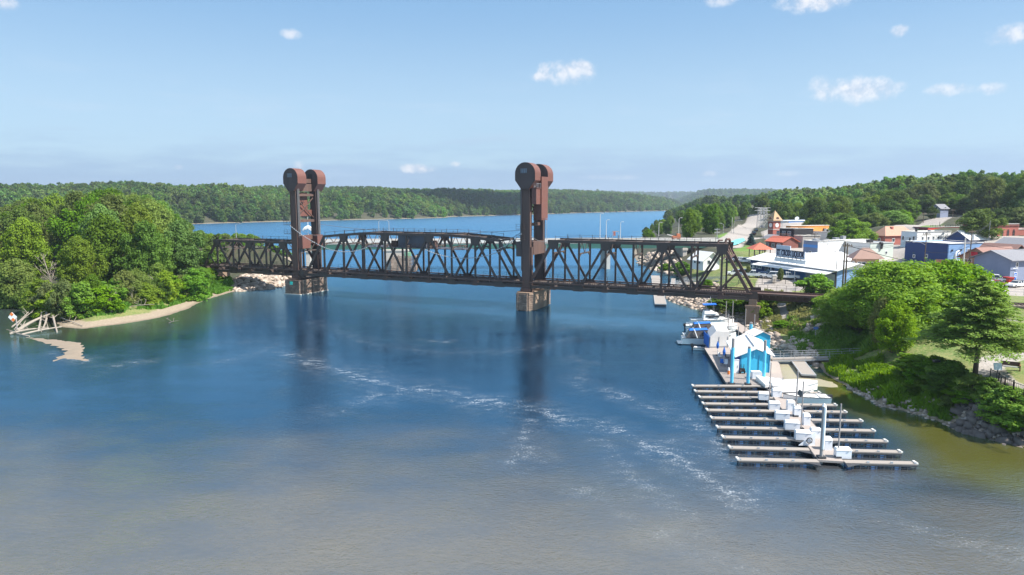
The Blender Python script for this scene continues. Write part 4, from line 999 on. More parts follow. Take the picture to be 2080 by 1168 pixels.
def finger(a, b, w):
    d = (b-a).normalized(); n_ = Vector((-d.y, d.x, 0)); L = (b-a).length
    if n_.y > 0: n_ = -n_          # towards the viewer
    m_ = MB(); m_.bar(a-Vector((0, 0, .06)), b-Vector((0, 0, .06)), w, .12); f_ = m_.build('finger_pier', m_fing, DK)
    k = MB()
    for sg in (1, -1): k.bar(a+n_*(w/2+.04)*sg-Vector((0, 0, .17)), b+n_*(w/2+.04)*sg-Vector((0, 0, .17)), .07, .16)
    k.bar(a+n_*(w/2)-Vector((0, 0, .42)), b+n_*(w/2)-Vector((0, 0, .42)), .06, .07)
    x = .15; i = 0
    while x < L:
        for sg in (1, -1): k.box(a+d*x+n_*(w/2+.02)*sg-Vector((0, 0, .36)), (.08, .08, .4))
        x += .72; i += 1
    k.build('side_rail', m_steel, f_)
    x = .9
    while x < L-.3:
        k = MB(); k.box(a+d*x-Vector((0, 0, .45)), (.62, w*.8, .34), math.atan2(d.y, d.x)); x += 2.15; k.build('float', m_float, f_)
    x = 1.75
    while x < L-.3:
        k = MB(); k.box(a+d*x-Vector((0, 0, .42)), (.55, w*1.0, .26), math.atan2(d.y, d.x)); x += 2.15; k.build('float', m_barrel, f_)
    k = MB()
    for t_ in (0.02, .35, .68): k.box(a+d*L*t_+n_*(w/2-.1)+Vector((0, 0, .08)), (.22, .1, .16), math.atan2(d.y, d.x))
    k.build('cleat', m_grey, f_)
    return f_
for (la, rb_) in ROWS:
    a = G(*la, ZD); b = G(*rb_, ZD)
    u = (b-a); t_ = ((WL0-a).cross(wd)).z/(u.cross(wd)).z; X_ = a+u*t_
    ud = u.normalized(); w = .78
    finger(a, X_-ud*1.2, w); finger(b, X_+ud*1.2, w)
    for sg, e in ((-1, X_-ud*1.2), (1, X_+ud*1.2)):
        m_ = MB(); m_.slab([e+Vector((0, -.35, -.05)), e+ud*sg*1.5+Vector((0, -.35, -.05)), e-wd*-1.25+Vector((0, 0, -.05))], (0, 0, -.08)); m_.build('shadow_triangle', m_steel, DK)  # added dark triangle where a box shadow falls at the finger root
    for sg, e in ((-1, a), (1, b)):
        pass
m_ = MB()
for (la, rb_) in ROWS:
    for p in (G(*la, ZD), G(*rb_, ZD)): m_.box(p+Vector((0, 0, .03)), (.22, .7, .14))
m_.build('end_bumper', m_par, DK)
# dock boxes
def dock_box(px, py, w, lab, rz=.0, h=.95, d=.75):
    p = G(px, py, ZD); o = thing('dock_box', lab, 'dock box', p, rz, 'white dock boxes along the marina walkway')
    m_ = MB(Matrix.Translation(p)); m_.box((0, 0, .4*h), (w, d, .8*h)); m_.build('box', m_box, o)
    m_ = MB(Matrix.Translation(p)); m_.add([(-w/2-.03, -d/2-.03, .8*h), (w/2+.03, -d/2-.03, .8*h), (w/2+.03, d/2+.03, .8*h), (-w/2-.03, d/2+.03, .8*h), (-w/2+.06, -d/2+.1, h), (w/2-.06, -d/2+.1, h), (w/2-.06, d/2-.1, h), (-w/2+.06, d/2-.1, h)],
        [(0, 1, 5, 4), (1, 2, 6, 5), (2, 3, 7, 6), (3, 0, 4, 7), (4, 5, 6, 7), (3, 2, 1, 0)]); m_.build('lid', m_white, o)
    m_ = MB(Matrix.Translation(p)); m_.box((w*.28, -d/2-.03, .75*h), (.12, .05, .1)); m_.build('latch', m_grey, o)
LB = [(1551, 811, 1.25), (1572, 831, 1.2), (1588, 851, 1.5), (1608, 871, 1.5), (1630, 892, 1.5)]
for i, (x, y, w) in enumerate(LB):
    dock_box(x, y, w, 'white dock box on the left edge of the marina walkway, %s from the shed' % ['first', 'second', 'third', 'fourth', 'fifth'][i], rz=-.15)
RBX = [(1577, 805, 1.1), (1605, 834, .8), (1618, 845, .75), (1637, 862, .7), (1656, 888, 1.0), (1680, 912, .7), (1711, 929, 1.4)]
for i, (x, y, w) in enumerate(RBX):
    dock_box(x, y, w, 'white dock box on the right side of the marina walkway, %s from the shed' % ['first', 'second', 'third', 'fourth', 'fifth', 'sixth', 'seventh'][i], rz=-.1, h=1.25 if i in (1, 2, 3, 5) else 1.0)
# hose reel stand by the last rows
p = G(1641, 905, ZD); o = thing('hose_stand', 'small white triangular stand with a hose near the end of the marina walkway', 'hose stand', p)
m_ = MB(Matrix.Translation(p)); m_.slab([Vector((-.9, 0, 0)), Vector((.7, 0, 0)), Vector((.7, 0, 1.3))], (0, .12, 0)); m_.build('panel', m_box, o)
m_ = MB(Matrix.Translation(p)); m_.path([(.1+.28*math.cos(a), -.08, .55+.28*math.sin(a)) for a in [i*.6 for i in range(11)]], .05, 5); m_.build('hose', m_black, o)
# poles and piles
def pile(px, ytop, ybase, r, lab, z0=ZD, cyan=None, cap=False, name='mooring_pile', z1m=None):
    p = G(px, ybase, z0); h_ = (ybase-ytop)*p.y/FP*1.0
    h_ = CAMH-(ytop-HZ)*p.y/FP-z0
    o = thing(name, lab, 'pile', (p.x, p.y, 0), 0, 'poles and piles of the marina'); q = Vector((p.x, p.y, -1.2))
    m_ = MB(); m_.tube(q, Vector((p.x, p.y, z0+h_)), r, r*.95, 10); m_.build('post', m_pile, o)
    if cyan: m_ = MB(); m_.tube((p.x, p.y, z0+.05), (p.x, p.y, z0+h_*cyan), r+.03, r+.03, 10); m_.build('sleeve', m_cyan2, o)
    if cap: m_ = MB(); m_.tube((p.x, p.y, z0+h_-.02), (p.x, p.y, z0+h_+.25), r+.04, r*.3, 10); m_.tube((p.x+.06, p.y-.12, z0+.9), (p.x+.06, p.y-.12, z0+h_-.1), r*.75, r*.75, 8); m_.build('cap', m_white, o)
    m_ = MB(); m_.box((p.x, p.y, z0+.12), (r*2+.35, r*2+.35, .16)); m_.build('collar', m_steel, o)
pile(1668, 834, 930, .17, 'thick tall grey pile with a white side at the near end of the marina', cap=True)
pile(1702, 829, 930, .07, 'thin tall pole beside the last white box at the near end of the marina')
pile(1627, 781, 872, .07, 'thin brown pole halfway down the marina walkway, right of the boxes'); pile(1616, 759, 846, .08, 'thin brown pole by the boat with the black windscreen')
pile(1562, 770, 818, .06, 'slim pole at the first left rows of the marina'); 
pile(1486, 690, 780, .19, 'cyan sleeved pile at the near left corner of the wide platform', cyan=.8); pile(1519, 707, 781, .19, 'cyan sleeved pile in the middle of the near edge of the wide platform', cyan=.95)
pile(1551, 694, 773, .19, 'cyan sleeved pile in front of the cyan gable', cyan=.75); pile(1524, 656, 694, .25, 'cyan pile behind the white roof of the shed', cyan=.9); pile(1564, 741, 790, .06, 'slim pole at the right corner of the cyan shed')
for i, (x, a, b) in enumerate([(1474, 612, 655), (1487, 612, 664), (1478, 639, 690), (1513, 628, 676), (1498, 665, 718), (1531, 640, 690)]):
    pile(x, a, b, .08, 'slim mooring pole among the moored boats, %s from the left' % ['first', 'third', 'second', 'fifth', 'fourth', 'sixth'][i])
# wide platform and sheds
PL = [G(1431, 707, ZD), G(1476, 779, ZD), G(1553, 783, ZD), G(1590, 768, ZD), G(1583, 738, ZD), G(1568, 722, ZD), G(1530, 690, ZD), G(1440, 690, ZD)]
PF = thing('shed_platform', 'wide weathered plank platform carrying the cyan shed', 'dock', PL[1])
m_ = MB(); m_.prism([(p.x, p.y) for p in PL], ZD-.14, ZD); pd = m_.build('deck', m_deck, PF)
m_ = MB()
c_ = sum((p for p in PL), Vector())/len(PL)
m_.prism([(c_.x+(p.x-c_.x)*.985, c_.y+(p.y-c_.y)*.985) for p in PL], -.3, ZD-.14); m_.build('float_skirt', m_steel, PF)
m_ = MB()
e = PL[1]; f_ = PL[2]
for i in range(34):
    a = e.lerp(f_, i/34)+Vector((0, 0, .004)); b = a+(PL[0]-PL[1]).normalized()*8
    m_.bar(a, b, .03, .012)
m_.build('board_joints', m_steel, PF)
# second narrow dock along which the boats lie
BD = thing('boat_dock', 'plank dock behind the white roof where the white motor boats are moored', 'dock', G(1530, 690, ZD))
m_ = MB(); m_.bar(G(1545, 697, ZD-.1), G(1478, 648, ZD-.1), 2.2, .25); m_.build('deck', m_deck, BD)
m_ = MB(); m_.bar(G(1545, 697, ZD-.4), G(1478, 648, ZD-.4), 2.0, .4); m_.build('float', m_steel, BD)
SA = G(1503, 757, ZD); SB = G(1563, 757, ZD); bk = Vector((.19, .98, 0)).normalized(); SL = 11.
SH = thing('marina_shed', 'bright cyan marina shed with a white gable roof on the wide platform', 'shed', SA)
hW = 2.55; hR = 3.45; up = Vector((0, 0, 1))
def wallbox(m_, a, b, h, t=.1): 
    m_.slab([a, b, b+up*h, a+up*h], Vector((-(b-a).y, (b-a).x, 0)).normalized()*t)
m_ = MB(); mid = (SA+SB)/2; m_.slab([SA, SB, SB+up*hW, mid+up*(hR-.05), SA+up*hW], (0, .1, 0)); m_.build('front_wall', m_cyan, SH)
m_ = MB(); m_.slab([p+bk*SL for p in (SA, SB, SB+up*hW, mid+up*(hR-.05), SA+up*hW)], (0, .1, 0)); m_.build('back_wall', m_cyan, SH)
m_ = MB(); wallbox(m_, SA+Vector((0, .12, 0)), SA+bk*SL, hW); lw_ = m_.build('side_wall', m_shade_blue, SH)  # left wall a deeper blue, its shade put into the colour
m_ = MB(); wallbox(m_, SB+bk*SL, SB+Vector((0, .12, 0)), hW); m_.build('side_wall', m_white, SH)
m_ = MB()
ov = Vector((0, -.35, 0)); sh_ = Vector((.55, 0, 0))
for s_, base in ((-1, SA), (1, SB)):
    e0 = base+up*(hW-.12)+sh_*s_+ov; e1 = e0+bk*(SL+.6); r0 = mid+up*(hR+.05)+ov; r1 = r0+bk*(SL+.6)
    if s_ < 0: e0 -= Vector((.35, 0, .15)); e1 -= Vector((.35, 0, .15))
    m_.slab([e0, e1, r1, r0], (0, 0, .1))
m_.build('roof', m_wroof, SH)
m_ = MB(); m_.tube(mid+up*(hR+.2)+bk*1.2-Vector((0, 0, 0)), mid+up*(hR+.2)+bk*(SL-1), .06, n=5); m_.build('ridge_pipe', m_grey, SH)
m_ = MB()
for x_ in (.3, .62): q = SA.lerp(SB, x_); m_.box(q+Vector((0, -.04, 1.3)), (.07, .06, 2.5))
for x_ in (.02, .98): q = SA.lerp(SB, x_); m_.box(q+Vector((0, -.03, 1.25)), (.12, .07, 2.5))
m_.build('trim', mat('teal_trim', (.02, .22, .40)), SH)
m_ = MB(); q = SA.lerp(SB, .45); m_.box(q+Vector((0, -.06, 2.7)), (.12, .1, .8)); m_.build('lamp_bracket', m_cyan2, SH)
# white awning tent behind-left
TA = G(1440, 707, ZD); TB_ = G(1480, 706, ZD)
TN = thing('canvas_tent', 'pale grey canvas boat tent at the far left corner of the platform', 'tent', TA)
m_ = MB(); k = 6.; a, b = TA, TB_
prof = [a, a+up*1.9+Vector((.1, 0, 0)), a.lerp(b, .35)+up*2.9, b+up*2.7, b]
m_.slab(prof, Vector((.19, .98, 0))*k); m_.build('canvas', m_tarp, TN)
m_ = MB()
for t_ in (.05, .5, .95): q = a.lerp(b, t_); m_.tube(q+Vector((0, -.05, 0)), q+Vector((0, -.05, 1.9)), .04, n=5)
m_.bar(a+Vector((0, -.05, .25)), b+Vector((0, -.05, .25)), .05, .05); m_.build('frame', m_grey, TN)
m_ = MB(); m_.slab([a+Vector((-.06, 0, 0)), a+Vector((-.06, 0, 2.0)), a+bk*5+Vector((-.5, 0, 2.0)), a+bk*5+Vector((-.5, 0, 0))], (-.04, 0, 0)); m_.build('blue_flap', m_bcan, TN)
# small shed on its float
QA = G(1533, 708, ZD); QB = G(1564, 708, ZD)
SS = thing('cyan_hut', 'small cyan hut with white roof on its own float behind the main shed', 'hut', QA)
m_ = MB(); bb_ = Vector((-.14, .99, 0))
m_.slab([QA, QB, QB+up*2.15, (QA+QB)/2+up*2.75, QA+up*2.15], bb_*3.0); m_.build('wall', m_cyan, SS)
m_ = MB(); m_.slab([QA+Vector((-.02, .05, .02)), QA+bb_*2.95+Vector((-.02, 0, .02)), QA+bb_*2.95+up*2.1+Vector((-.02, 0, 0)), QA+up*2.1+Vector((-.02, .05, 0))], (-.02, 0, 0)); m_.build('shade_panel', m_shade_blue, SS)  # thin dark blue sheet paints the shade on the hut's left face
m_ = MB(); rg = (QA+QB)/2+up*2.85-bb_*.2
for s_, base in ((-1, QA), (1, QB)): m_.slab([base+up*2.08+Vector((.25*s_, -.2, 0)), base+up*2.08+Vector((.25*s_, -.2, 0))+bb_*3.4, rg+bb_*3.4, rg], (0, 0, .07))
m_.build('roof', m_wroof, SS)
m_ = MB(); m_.box((QA+QB)/2+Vector((-.2, 1.4, -.3)), (3.6, 4.2, .5)); m_.build('float', m_deck, SS)
# ---- things standing on the platform
def closed_umbrella(px, py, lab, h=2.3):
    p = G(px, py, ZD); o = thing('patio_umbrella', lab, 'umbrella', p); T_ = Matrix.Translation(p)
    m_ = MB(T_); m_.tube((0, 0, 0), (0, 0, h), .03); m_.build('pole', m_white, o)
    m_ = MB(T_); m_.tube((0, 0, h*.5), (0, 0, h*.72), .14, .24, 8); m_.tube((0, 0, h*.72), (0, 0, h+.05), .24, .03, 8); m_.build('canopy', m_bcan, o)
    m_ = MB(T_); m_.tube((0, 0, 0), (0, 0, .1), .28, .25, 10); m_.build('base', m_black, o)
closed_umbrella(1457, 722, 'folded blue umbrella near the left edge of the platform'); closed_umbrella(1470, 739, 'folded blue umbrella nearer the cyan shed, beside the chairs', 2.6)
def chair(px, py, rz, lab, col):
    p = G(px, py, ZD); o = thing('deck_chair', lab, 'chair', p, rz, 'chairs on the wide platform')
    m_ = MB(Matrix.Translation(p)); m_.box((0, 0, .42), (.5, .5, .06)); m_.build('seat', col, o)
    m_ = MB(Matrix.Translation(p)); m_.box((0, .26, .72), (.5, .05, .6)); m_.build('backrest', col, o)
    for a in (-.2, .2):
        for b in (-.2, .2): m_ = MB(Matrix.Translation(p)); m_.box((a, b, .2), (.05, .05, .4)); m_.build('leg', m_grey, o)
chair(1463, 729, .6, 'white chair left of the folded umbrella', m_white); chair(1474, 744, -.5, 'white chair right of the nearer umbrella', m_white); chair(1467, 742, 2.5, 'blue chair in the shade of the shed', m_bcan); chair(1477, 731, 1.5, 'dark chair against the blue shed wall', m_black)
p = G(1498, 757, ZD); o = thing('fuel_cabinet', 'tall white cabinet at the front left corner of the cyan shed', 'cabinet', p)
T_ = Matrix.Translation(p); m_ = MB(T_); m_.box((-.35, 0, .95), (.85, .6, 1.9)); m_.build('body', m_white, o); m_ = MB(T_); m_.box((-.35, 0, 1.93), (.92, .66, .07)); m_.build('top', m_box, o); m_ = MB(T_); m_.box((-.1, -.32, 1.0), (.05, .05, .3)); m_.build('handle', m_grey, o)
p = G(1480, 760, ZD); o = thing('life_ring_stand', 'orange and white buoy stand on the platform planks', 'buoy stand', p); T_ = Matrix.Translation(p)
m_ = MB(T_); m_.tube((0, 0, 0), (0, 0, .55), .2, .16); m_.build('base', m_org, o); m_ = MB(T_); m_.tube((0, 0, .55), (0, 0, .95), .16, .1); m_.build('top', m_white, o)
p = G(1507, 758, ZD); o = thing('hand_truck', 'black two wheeled cart leaning on the cyan wall', 'cart', p); T_ = Matrix.Translation(p)
for x_ in (-.3, .3): m_ = MB(T_); m_.tube((x_-.04, -.2, .3), (x_+.04, -.2, .3), .3, n=14); m_.build('wheel', m_black, o)
m_ = MB(T_); m_.bar((-.2, 0, .2), (-.1, .15, 1.3), .06, .06); m_.bar((.2, 0, .2), (.3, .15, 1.3), .06, .06); m_.box((0, -.1, .5), (.6, .4, .5)); m_.build('frame', m_black, o)
p = G(1535, 768, ZD); o = thing('ice_chest', 'white ice chest on the planks in front of the cyan gable', 'ice chest', p); T_ = Matrix.Translation(p)
m_ = MB(T_); m_.box((0, 0, .45), (1.2, .8, .9)); m_.build('body', m_box, o); m_ = MB(T_); m_.box((0, 0, .94), (1.26, .86, .08)); m_.build('lid', m_white, o)
# ---- boats
def hull_mb(M_, L, B, H, zb=0., flare=.75, n=12):
    m_ = MB(M_); rings = []
    for i in range(n+1):
        t_ = i/n; x = -L/2+L*t_; w = B/2*(1-max(0, (t_-.45)/.55)**2.2); w = max(w, .02); sheer = H*(1+.28*t_*t_); keel = -.25+.25*max(0, (t_-.7)/.3)**2*1.6
        rings.append([(x, -w, sheer), (x, -w*flare-.0, .12), (x, 0, keel), (x, w*flare, .12), (x, w, sheer)])
    vs = [p for r_ in rings for p in r_]; fs = []
    for i in range(n):
        for j in range(4): fs.append((i*5+j, (i+1)*5+j, (i+1)*5+j+1, i*5+j+1))
    fs.append((0, 1, 2, 3, 4)); m_.add(vs, fs); b = len(m_.v)
    return m_, rings
def boat(px, py, L, B, H, rz, lab, kind='cuddy', canvas=None, group=None, cat='motor boat', name='motor_boat', z=0.):
    p = G(px, py, 0); p.z = z; o = thing(name, lab, cat, p, rz, group); T_ = Matrix.Translation(p)
    m_, rg_ = hull_mb(T_, L, B, H); m_.build('hull', m_gel, o, smooth=False)
    d = MB(T_); n = len(rg_)-1
    for i in range(n):
        a, b = rg_[i], rg_[i+1]; dz = -.06
        d.add([(a[0][0], a[0][1], a[0][2]+dz), (b[0][0], b[0][1], b[0][2]+dz), (b[4][0], b[4][1], b[4][2]+dz), (a[4][0], a[4][1], a[4][2]+dz)], [(0, 1, 2, 3)])
    d.build('deck', m_gel if kind != 'pontoon' else m_deck, o)
    g = MB(T_)
    for i in range(n):
        for j in (0, 4): g.bar(rg_[i][j], rg_[i+1][j], .07, .07)
    g.build('rub_rail', m_steel if kind != 'cover' else m_grey, o)
    if kind in ('cuddy', 'cruiser', 'fly'):
        c = MB(T_); zc = H*1.05
        def blk(x0, x1, w0, w1, z0, z1, in_=.25):
            c.add([(x0, -w0, z0), (x1, -w1, z0), (x1, w1, z0), (x0, w0, z0), (x0+in_*.4, -w0*.85, z1), (x1-in_*3, -w1*.75, z1), (x1-in_*3, w1*.75, z1), (x0+in_*.4, w0*.85, z1)], [(0, 1, 5, 4), (1, 2, 6, 5), (2, 3, 7, 6), (3, 0, 4, 7), (4, 5, 6, 7), (3, 2, 1, 0)])
        blk(-.05*L, .36*L, B*.40, B*.24, zc-.1, zc+.45)
        c.build('cabin', m_gel, o)
        wsh = MB(T_); x0 = .02*L
        wsh.slab([Vector((x0+.7, -B*.30, zc+.42)), Vector((x0+.7, B*.30, zc+.42)), Vector((x0, B*.32, zc+1.0)), Vector((x0, -B*.32, zc+1.0))], (.05, 0, .03))
        wsh.slab([Vector((x0+.7, -B*.31, zc+.42)), Vector((x0, -B*.33, zc+1.0)), Vector((x0-1.1, -B*.38, zc+.9)), Vector((x0-1.0, -B*.40, zc+.3))], (0, .04, 0)); wsh.build('windscreen', m_glass, o)
        if kind == 'fly':
            c = MB(T_); blk(-.22*L, .20*L, B*.42, B*.36, zc-.1, zc+1.35); c.build('deckhouse', m_gel, o)
            c = MB(T_); c.box((-.01*L, 0, zc+.75), (.30*L, B*.80, .38)); c.build('side_window', m_glass, o)
            c = MB(T_); blk(-.2*L, .08*L, B*.40, B*.33, zc+1.3, zc+1.75); c.build('flybridge', m_gel, o)
            c = MB(T_)
            for x_ in (-.17*L, .04*L):
                for y_ in (-.8, .8): c.tube((x_*.6, y_*.8, zc+1.7), (x_, y_, zc+3.0), .03, n=5)
            c.build('canopy_frame', m_grey, o)
            c = MB(T_); c.slab([Vector((-.22*L, -1.0, zc+2.9)), Vector((.08*L, -1.0, zc+3.05)), Vector((.08*L, 1.0, zc+3.05)), Vector((-.22*L, 1.0, zc+2.9))], (0, 0, .12)); c.build('canopy', m_bcan, o)
            c = MB(T_); c.tube((-.02*L, 0, zc+3), (-.06*L, 0, zc+4.6), .025, n=5); c.build('antenna', m_white, o)
        rl = MB(T_)
        for i in range(7, n): 
            for j in (0, 4): a = Vector(rg_[i][j]); rl.tube(a, a+Vector((0, 0, .4)), .02, n=4); rl.tube(a+Vector((0, 0, .4)), Vector(rg_[i+1][j])+Vector((0, 0, .4)), .02, n=4)
        rl.build('bow_rail', m_grey, o)
    if canvas:
        c = MB(T_); zc = H*1.05
        c.add([(-L*.42, -B*.42, zc), (.08*L, -B*.4, zc+.5), (.08*L, B*.4, zc+.5), (-L*.42, B*.42, zc), (-L*.34, -B*.34, zc+1.25), (.0*L, -B*.32, zc+1.45), (0, B*.32, zc+1.45), (-L*.34, B*.34, zc+1.25)],
              [(0, 1, 5, 4), (1, 2, 6, 5), (2, 3, 7, 6), (3, 0, 4, 7)]); c.build('side_curtain', mat('smoked_vinyl', (.10, .085, .08), rough=.25), o)
        c = MB(T_); c.add([(-L*.36, -B*.37, zc+1.22), (.02*L, -B*.35, zc+1.42), (.02*L, B*.35, zc+1.42), (-L*.36, B*.37, zc+1.22), (-L*.33, 0, zc+1.45), (.0, 0, zc+1.62)], [(0, 1, 5, 4), (2, 3, 4, 5), (1, 2, 5), (3, 0, 4), (0, 3, 2, 1)]); c.build('canvas_top', canvas, o)
        c = MB(T_); c.path([(-L*.2, -B*.46, zc), (-L*.26, -B*.44, zc+1.3), (-L*.26, B*.44, zc+1.3), (-L*.2, B*.46, zc)], .1, 6); c.build('radar_arch', m_gel, o)
    if kind == 'cover':
        c = MB(T_); zc = H*1.02; vs = []; fs = []
        for i in range(n+1):
            r_ = rg_[i]; t_ = i/n; top = .35+.35*math.sin(math.pi*t_)
            vs += [(r_[0][0], r_[0][1]*1.02, r_[0][2]-.1), (r_[0][0], r_[0][1]*.5, r_[0][2]+top*.8), (r_[0][0], 0, r_[0][2]+top), (r_[0][0], r_[4][1]*.5, r_[4][2]+top*.8), (r_[4][0], r_[4][1]*1.02, r_[4][2]-.1)]
        for i in range(n):
            for j in range(4): fs.append((i*5+j, (i+1)*5+j, (i+1)*5+j+1, i*5+j+1))
        fs.append((0, 1, 2, 3, 4)); c.add(vs, fs); c.build('boat_cover', m_tarp, o)
    if kind in ('open', 'cuddy', 'pontoon'):
        c = MB(T_); c.box((-L/2-.2, 0, .75), (.45, .4, .55)); c.box((-L/2-.15, 0, .2), (.2, .16, .8)); c.build('outboard_motor', m_black, o)
    if kind == 'open':
        c = MB(T_); c.box((-.1*L, 0, H*.85), (.5, B*.7, .35)); c.box((-.32*L, 0, H*.85), (.6, B*.75, .4)); c.build('bench_seat', m_tarp, o)
        c = MB(T_); x0 = .08*L; c.slab([Vector((x0+.45, -B*.36, H)), Vector((x0+.45, B*.36, H)), Vector((x0, B*.38, H+.55)), Vector((x0, -B*.38, H+.55))], (.05, 0, .02)); c.build('windscreen', m_black, o)
    if kind in ('cruiser', 'fly'):
        c = MB(T_); c.box((-L/2-.35, 0, .25), (.8, B*.85, .1)); c.build('swim_platform', m_gel, o)
    return o
BG = 'white motor boats moored beyond the shed'
boat(1446, 660, 8.6, 2.9, 1.15, -.12, 'white flybridge cruiser with a bright blue top canopy, farthest of the moored boats', 'fly', None, BG)
boat(1426, 668, 6.4, 2.3, .75, -.12, 'low open grey boat with an outboard beside the flybridge cruiser', 'open', None, BG)
boat(1456, 673, 7.6, 2.5, 1.0, -.12, 'pale covered boat between the flybridge cruiser and the blue canvas boats', 'cover', None, BG)
boat(1440, 682, 8.0, 2.6, 1.05, -.12, 'white cruiser with a small blue canvas at its stern', 'cruiser', m_bcan, BG)
boat(1452, 688, 7.4, 2.5, 1.1, -.12, 'long white cuddy boat lying against the plank dock', 'cuddy', None, BG)
boat(1434, 699, 8.4, 2.9, 1.25, -.14, 'largest white cruiser with blue canvas top and smoked side curtains next to the tent', 'cruiser', m_bcan, BG)
boat(1424, 711, 2.6, 1.2, .4, -.2, 'tiny white dinghy at the left corner of the platform', 'open', None, BG, cat='dinghy', name='dinghy')
BG2 = 'white craft on the right side of the marina walkway'
boat(1612, 793, 6.2, 2.0, .8, -.02, 'long low white boat in the second slip right of the walkway', 'cover', None, BG2)
boat(1612, 804, 5.0, 1.7, .7, -.02, 'white boat in the third slip, hidden behind the black windscreen boat', 'cover', None, BG2)
boat(1636, 818, 5.6, 2.1, .9, math.pi-.03, 'white speedboat with black windscreen and dark seats right of the walkway', 'open', None, BG2, cat='speedboat', name='speedboat')
p = G(1578, 784, .5); o = thing('drive_on_dock', 'slanted white drive on dock with grooves and round holes beside the platform', 'drive-on dock', p); T_ = Matrix.Translation(p)
m_ = MB(T_); m_.add([(-1.9, -.9, .0), (2.0, -.9, 0), (1.4, 2.6, 0), (-1.9, 2.6, 0), (-1.9, -.9, .45), (2.0, -.9, .28), (1.4, 2.6, .35), (-1.9, 2.6, .75)], [(0, 1, 5, 4), (1, 2, 6, 5), (2, 3, 7, 6), (3, 0, 4, 7), (4, 5, 6, 7), (3, 2, 1, 0)]); m_.build('body', m_gel, o)
m_ = MB(T_)
for i in range(4): m_.box((-1.2+i*.7, -.3, .50-.04*i), (.18, .18, .05))
for i in range(4): m_.box((.0, .5+i*.45, .60-.0*i), (2.4, .05, .04))
m_.build('groove', m_grey, o)
# gangways, floats
def gangway(a, b, w, lab, mtl=None, name='gangway', rail=True, rows=3):
    o = thing(name, lab, 'gangway', a); d = (b-a).normalized(); n_ = Vector((-d.y, d.x, 0)).normalized(); L = (b-a).length
    m_ = MB(); m_.bar(a, b, w, .14); m_.build('deck', mtl or m_fing, o)
    m_ = MB(); k = int(L/1.6)
    for sg in (-1, 1):
        for i in range(k+1): p = a+d*(L*i/k)+n_*sg*w/2; m_.tube(p-Vector((0, 0, .2)), p+Vector((0, 0, 1.05)), .035, n=5)
        for zz in np.linspace(.35, 1.05, rows): m_.bar(a+n_*sg*w/2+Vector((0, 0, zz)), b+n_*sg*w/2+Vector((0, 0, zz)), .045, .045)
        m_.bar(a+n_*sg*w/2-Vector((0, 0, .15)), b+n_*sg*w/2-Vector((0, 0, .15)), .08, .2)
    m_.build('railing', m_grey, o); return o
gangway(G(1566, 729, .75), G(1655, 727, .95), 1.5, 'metal gangway section with railings from the cyan shed, nearer the shed'); gangway(G(1657, 727, .95), G(1778, 722, 1.5), 1.5, 'metal gangway section with railings ending under the trees on the bank')
def floatdock(a, b, w, lab, h=.45):
    o = thing('floating_dock', lab, 'floating dock', a); m_ = MB(); m_.bar(a, b, w, .12); m_.build('deck', m_fing, o)
    m_ = MB(); m_.bar(a-Vector((0, 0, .28)), b-Vector((0, 0, .28)), w-.1, .42); m_.build('float', m_steel, o)
    m_ = MB(); d = (b-a).normalized(); n_ = Vector((-d.y, d.x, 0))
    for sg in (-1, 1): m_.bar(a+n_*sg*(w/2)-Vector((0, 0, .02)), b+n_*sg*(w/2)-Vector((0, 0, .02)), .1, .2)
    m_.bar(b-n_*w/2, b+n_*w/2, .14, .22); m_.build('edge_beam', m_grey, o)
floatdock(G(1618, 730, .5), G(1643, 762, .5), 1.9, 'short floating dock pointing towards the viewer below the gangway, over the mud flat')
floatdock(G(1331, 560, .5), G(1342, 618, .5), 2.7, 'long floating dock crossing behind the right truss span')
floatdock(G(1368, 566, .5), G(1366, 588, .5), 1.2, 'narrow railed float right of the long floating dock behind the truss')
gangway(G(1345, 588, .8), G(1400, 572, 1.2), 1.6, 'low gangway near the water seen through the right truss', rows=4)
gangway(G(1400, 570, 2.0), G(1482, 570, 4.4), 2.4, 'broad grey ramp with white railings rising to the car park behind the truss', m_grey, rows=5)
# day marker and driftwood at the left tip
p = G(35, 672, 0); o = thing('day_marker', 'orange and white diamond day marker on a post in the water at the left', 'marker', p); T_ = Matrix.Translation(p)
m_ = MB(T_); m_.tube((0, 0, -1), (0, 0, 2.9), .13, .11); m_.build('post', m_pile, o)
m_ = MB(T_); s = .95; c0 = Vector((-.6, -.12, 2.7))
m_.slab([c0+Vector((-s*.9, 0, 0)), c0+Vector((0, -.0, -s)), c0+Vector((s*.9, 0, 0)), c0+Vector((0, 0, s))], (0, .05, 0)); m_.build('diamond_board', m_white, o)
m_ = MB(T_)
for v in (c0+Vector((-.1, 0, .55)), c0+Vector((.1, 0, -.5))): m_.slab([v+Vector((-.42, -.02, 0)), v+Vector((0, -.02, -.4)), v+Vector((.42, -.02, 0)), v+Vector((0, -.02, .4))], (0, .04, 0))
m_.build('orange_diamond', m_org, o)
DW = thing('driftwood_pile', 'tangle of bleached driftwood logs and roots at the tip of the left bank', 'driftwood', G(80, 668, 0))
rd_ = random.Random(21)
def limb(m_, a, b, r0, r1, bend=.5, n=6):
    a = Vector(a); b = Vector(b); c = (a+b)/2+Vector((rd_.uniform(-bend, bend), rd_.uniform(-bend, bend), rd_.uniform(0, bend)))
    pts = [a*(1-t)**2+c*2*t*(1-t)+b*t*t for t in [i/n for i in range(n+1)]]
    m_.path(pts, r0, 6, r1); return pts
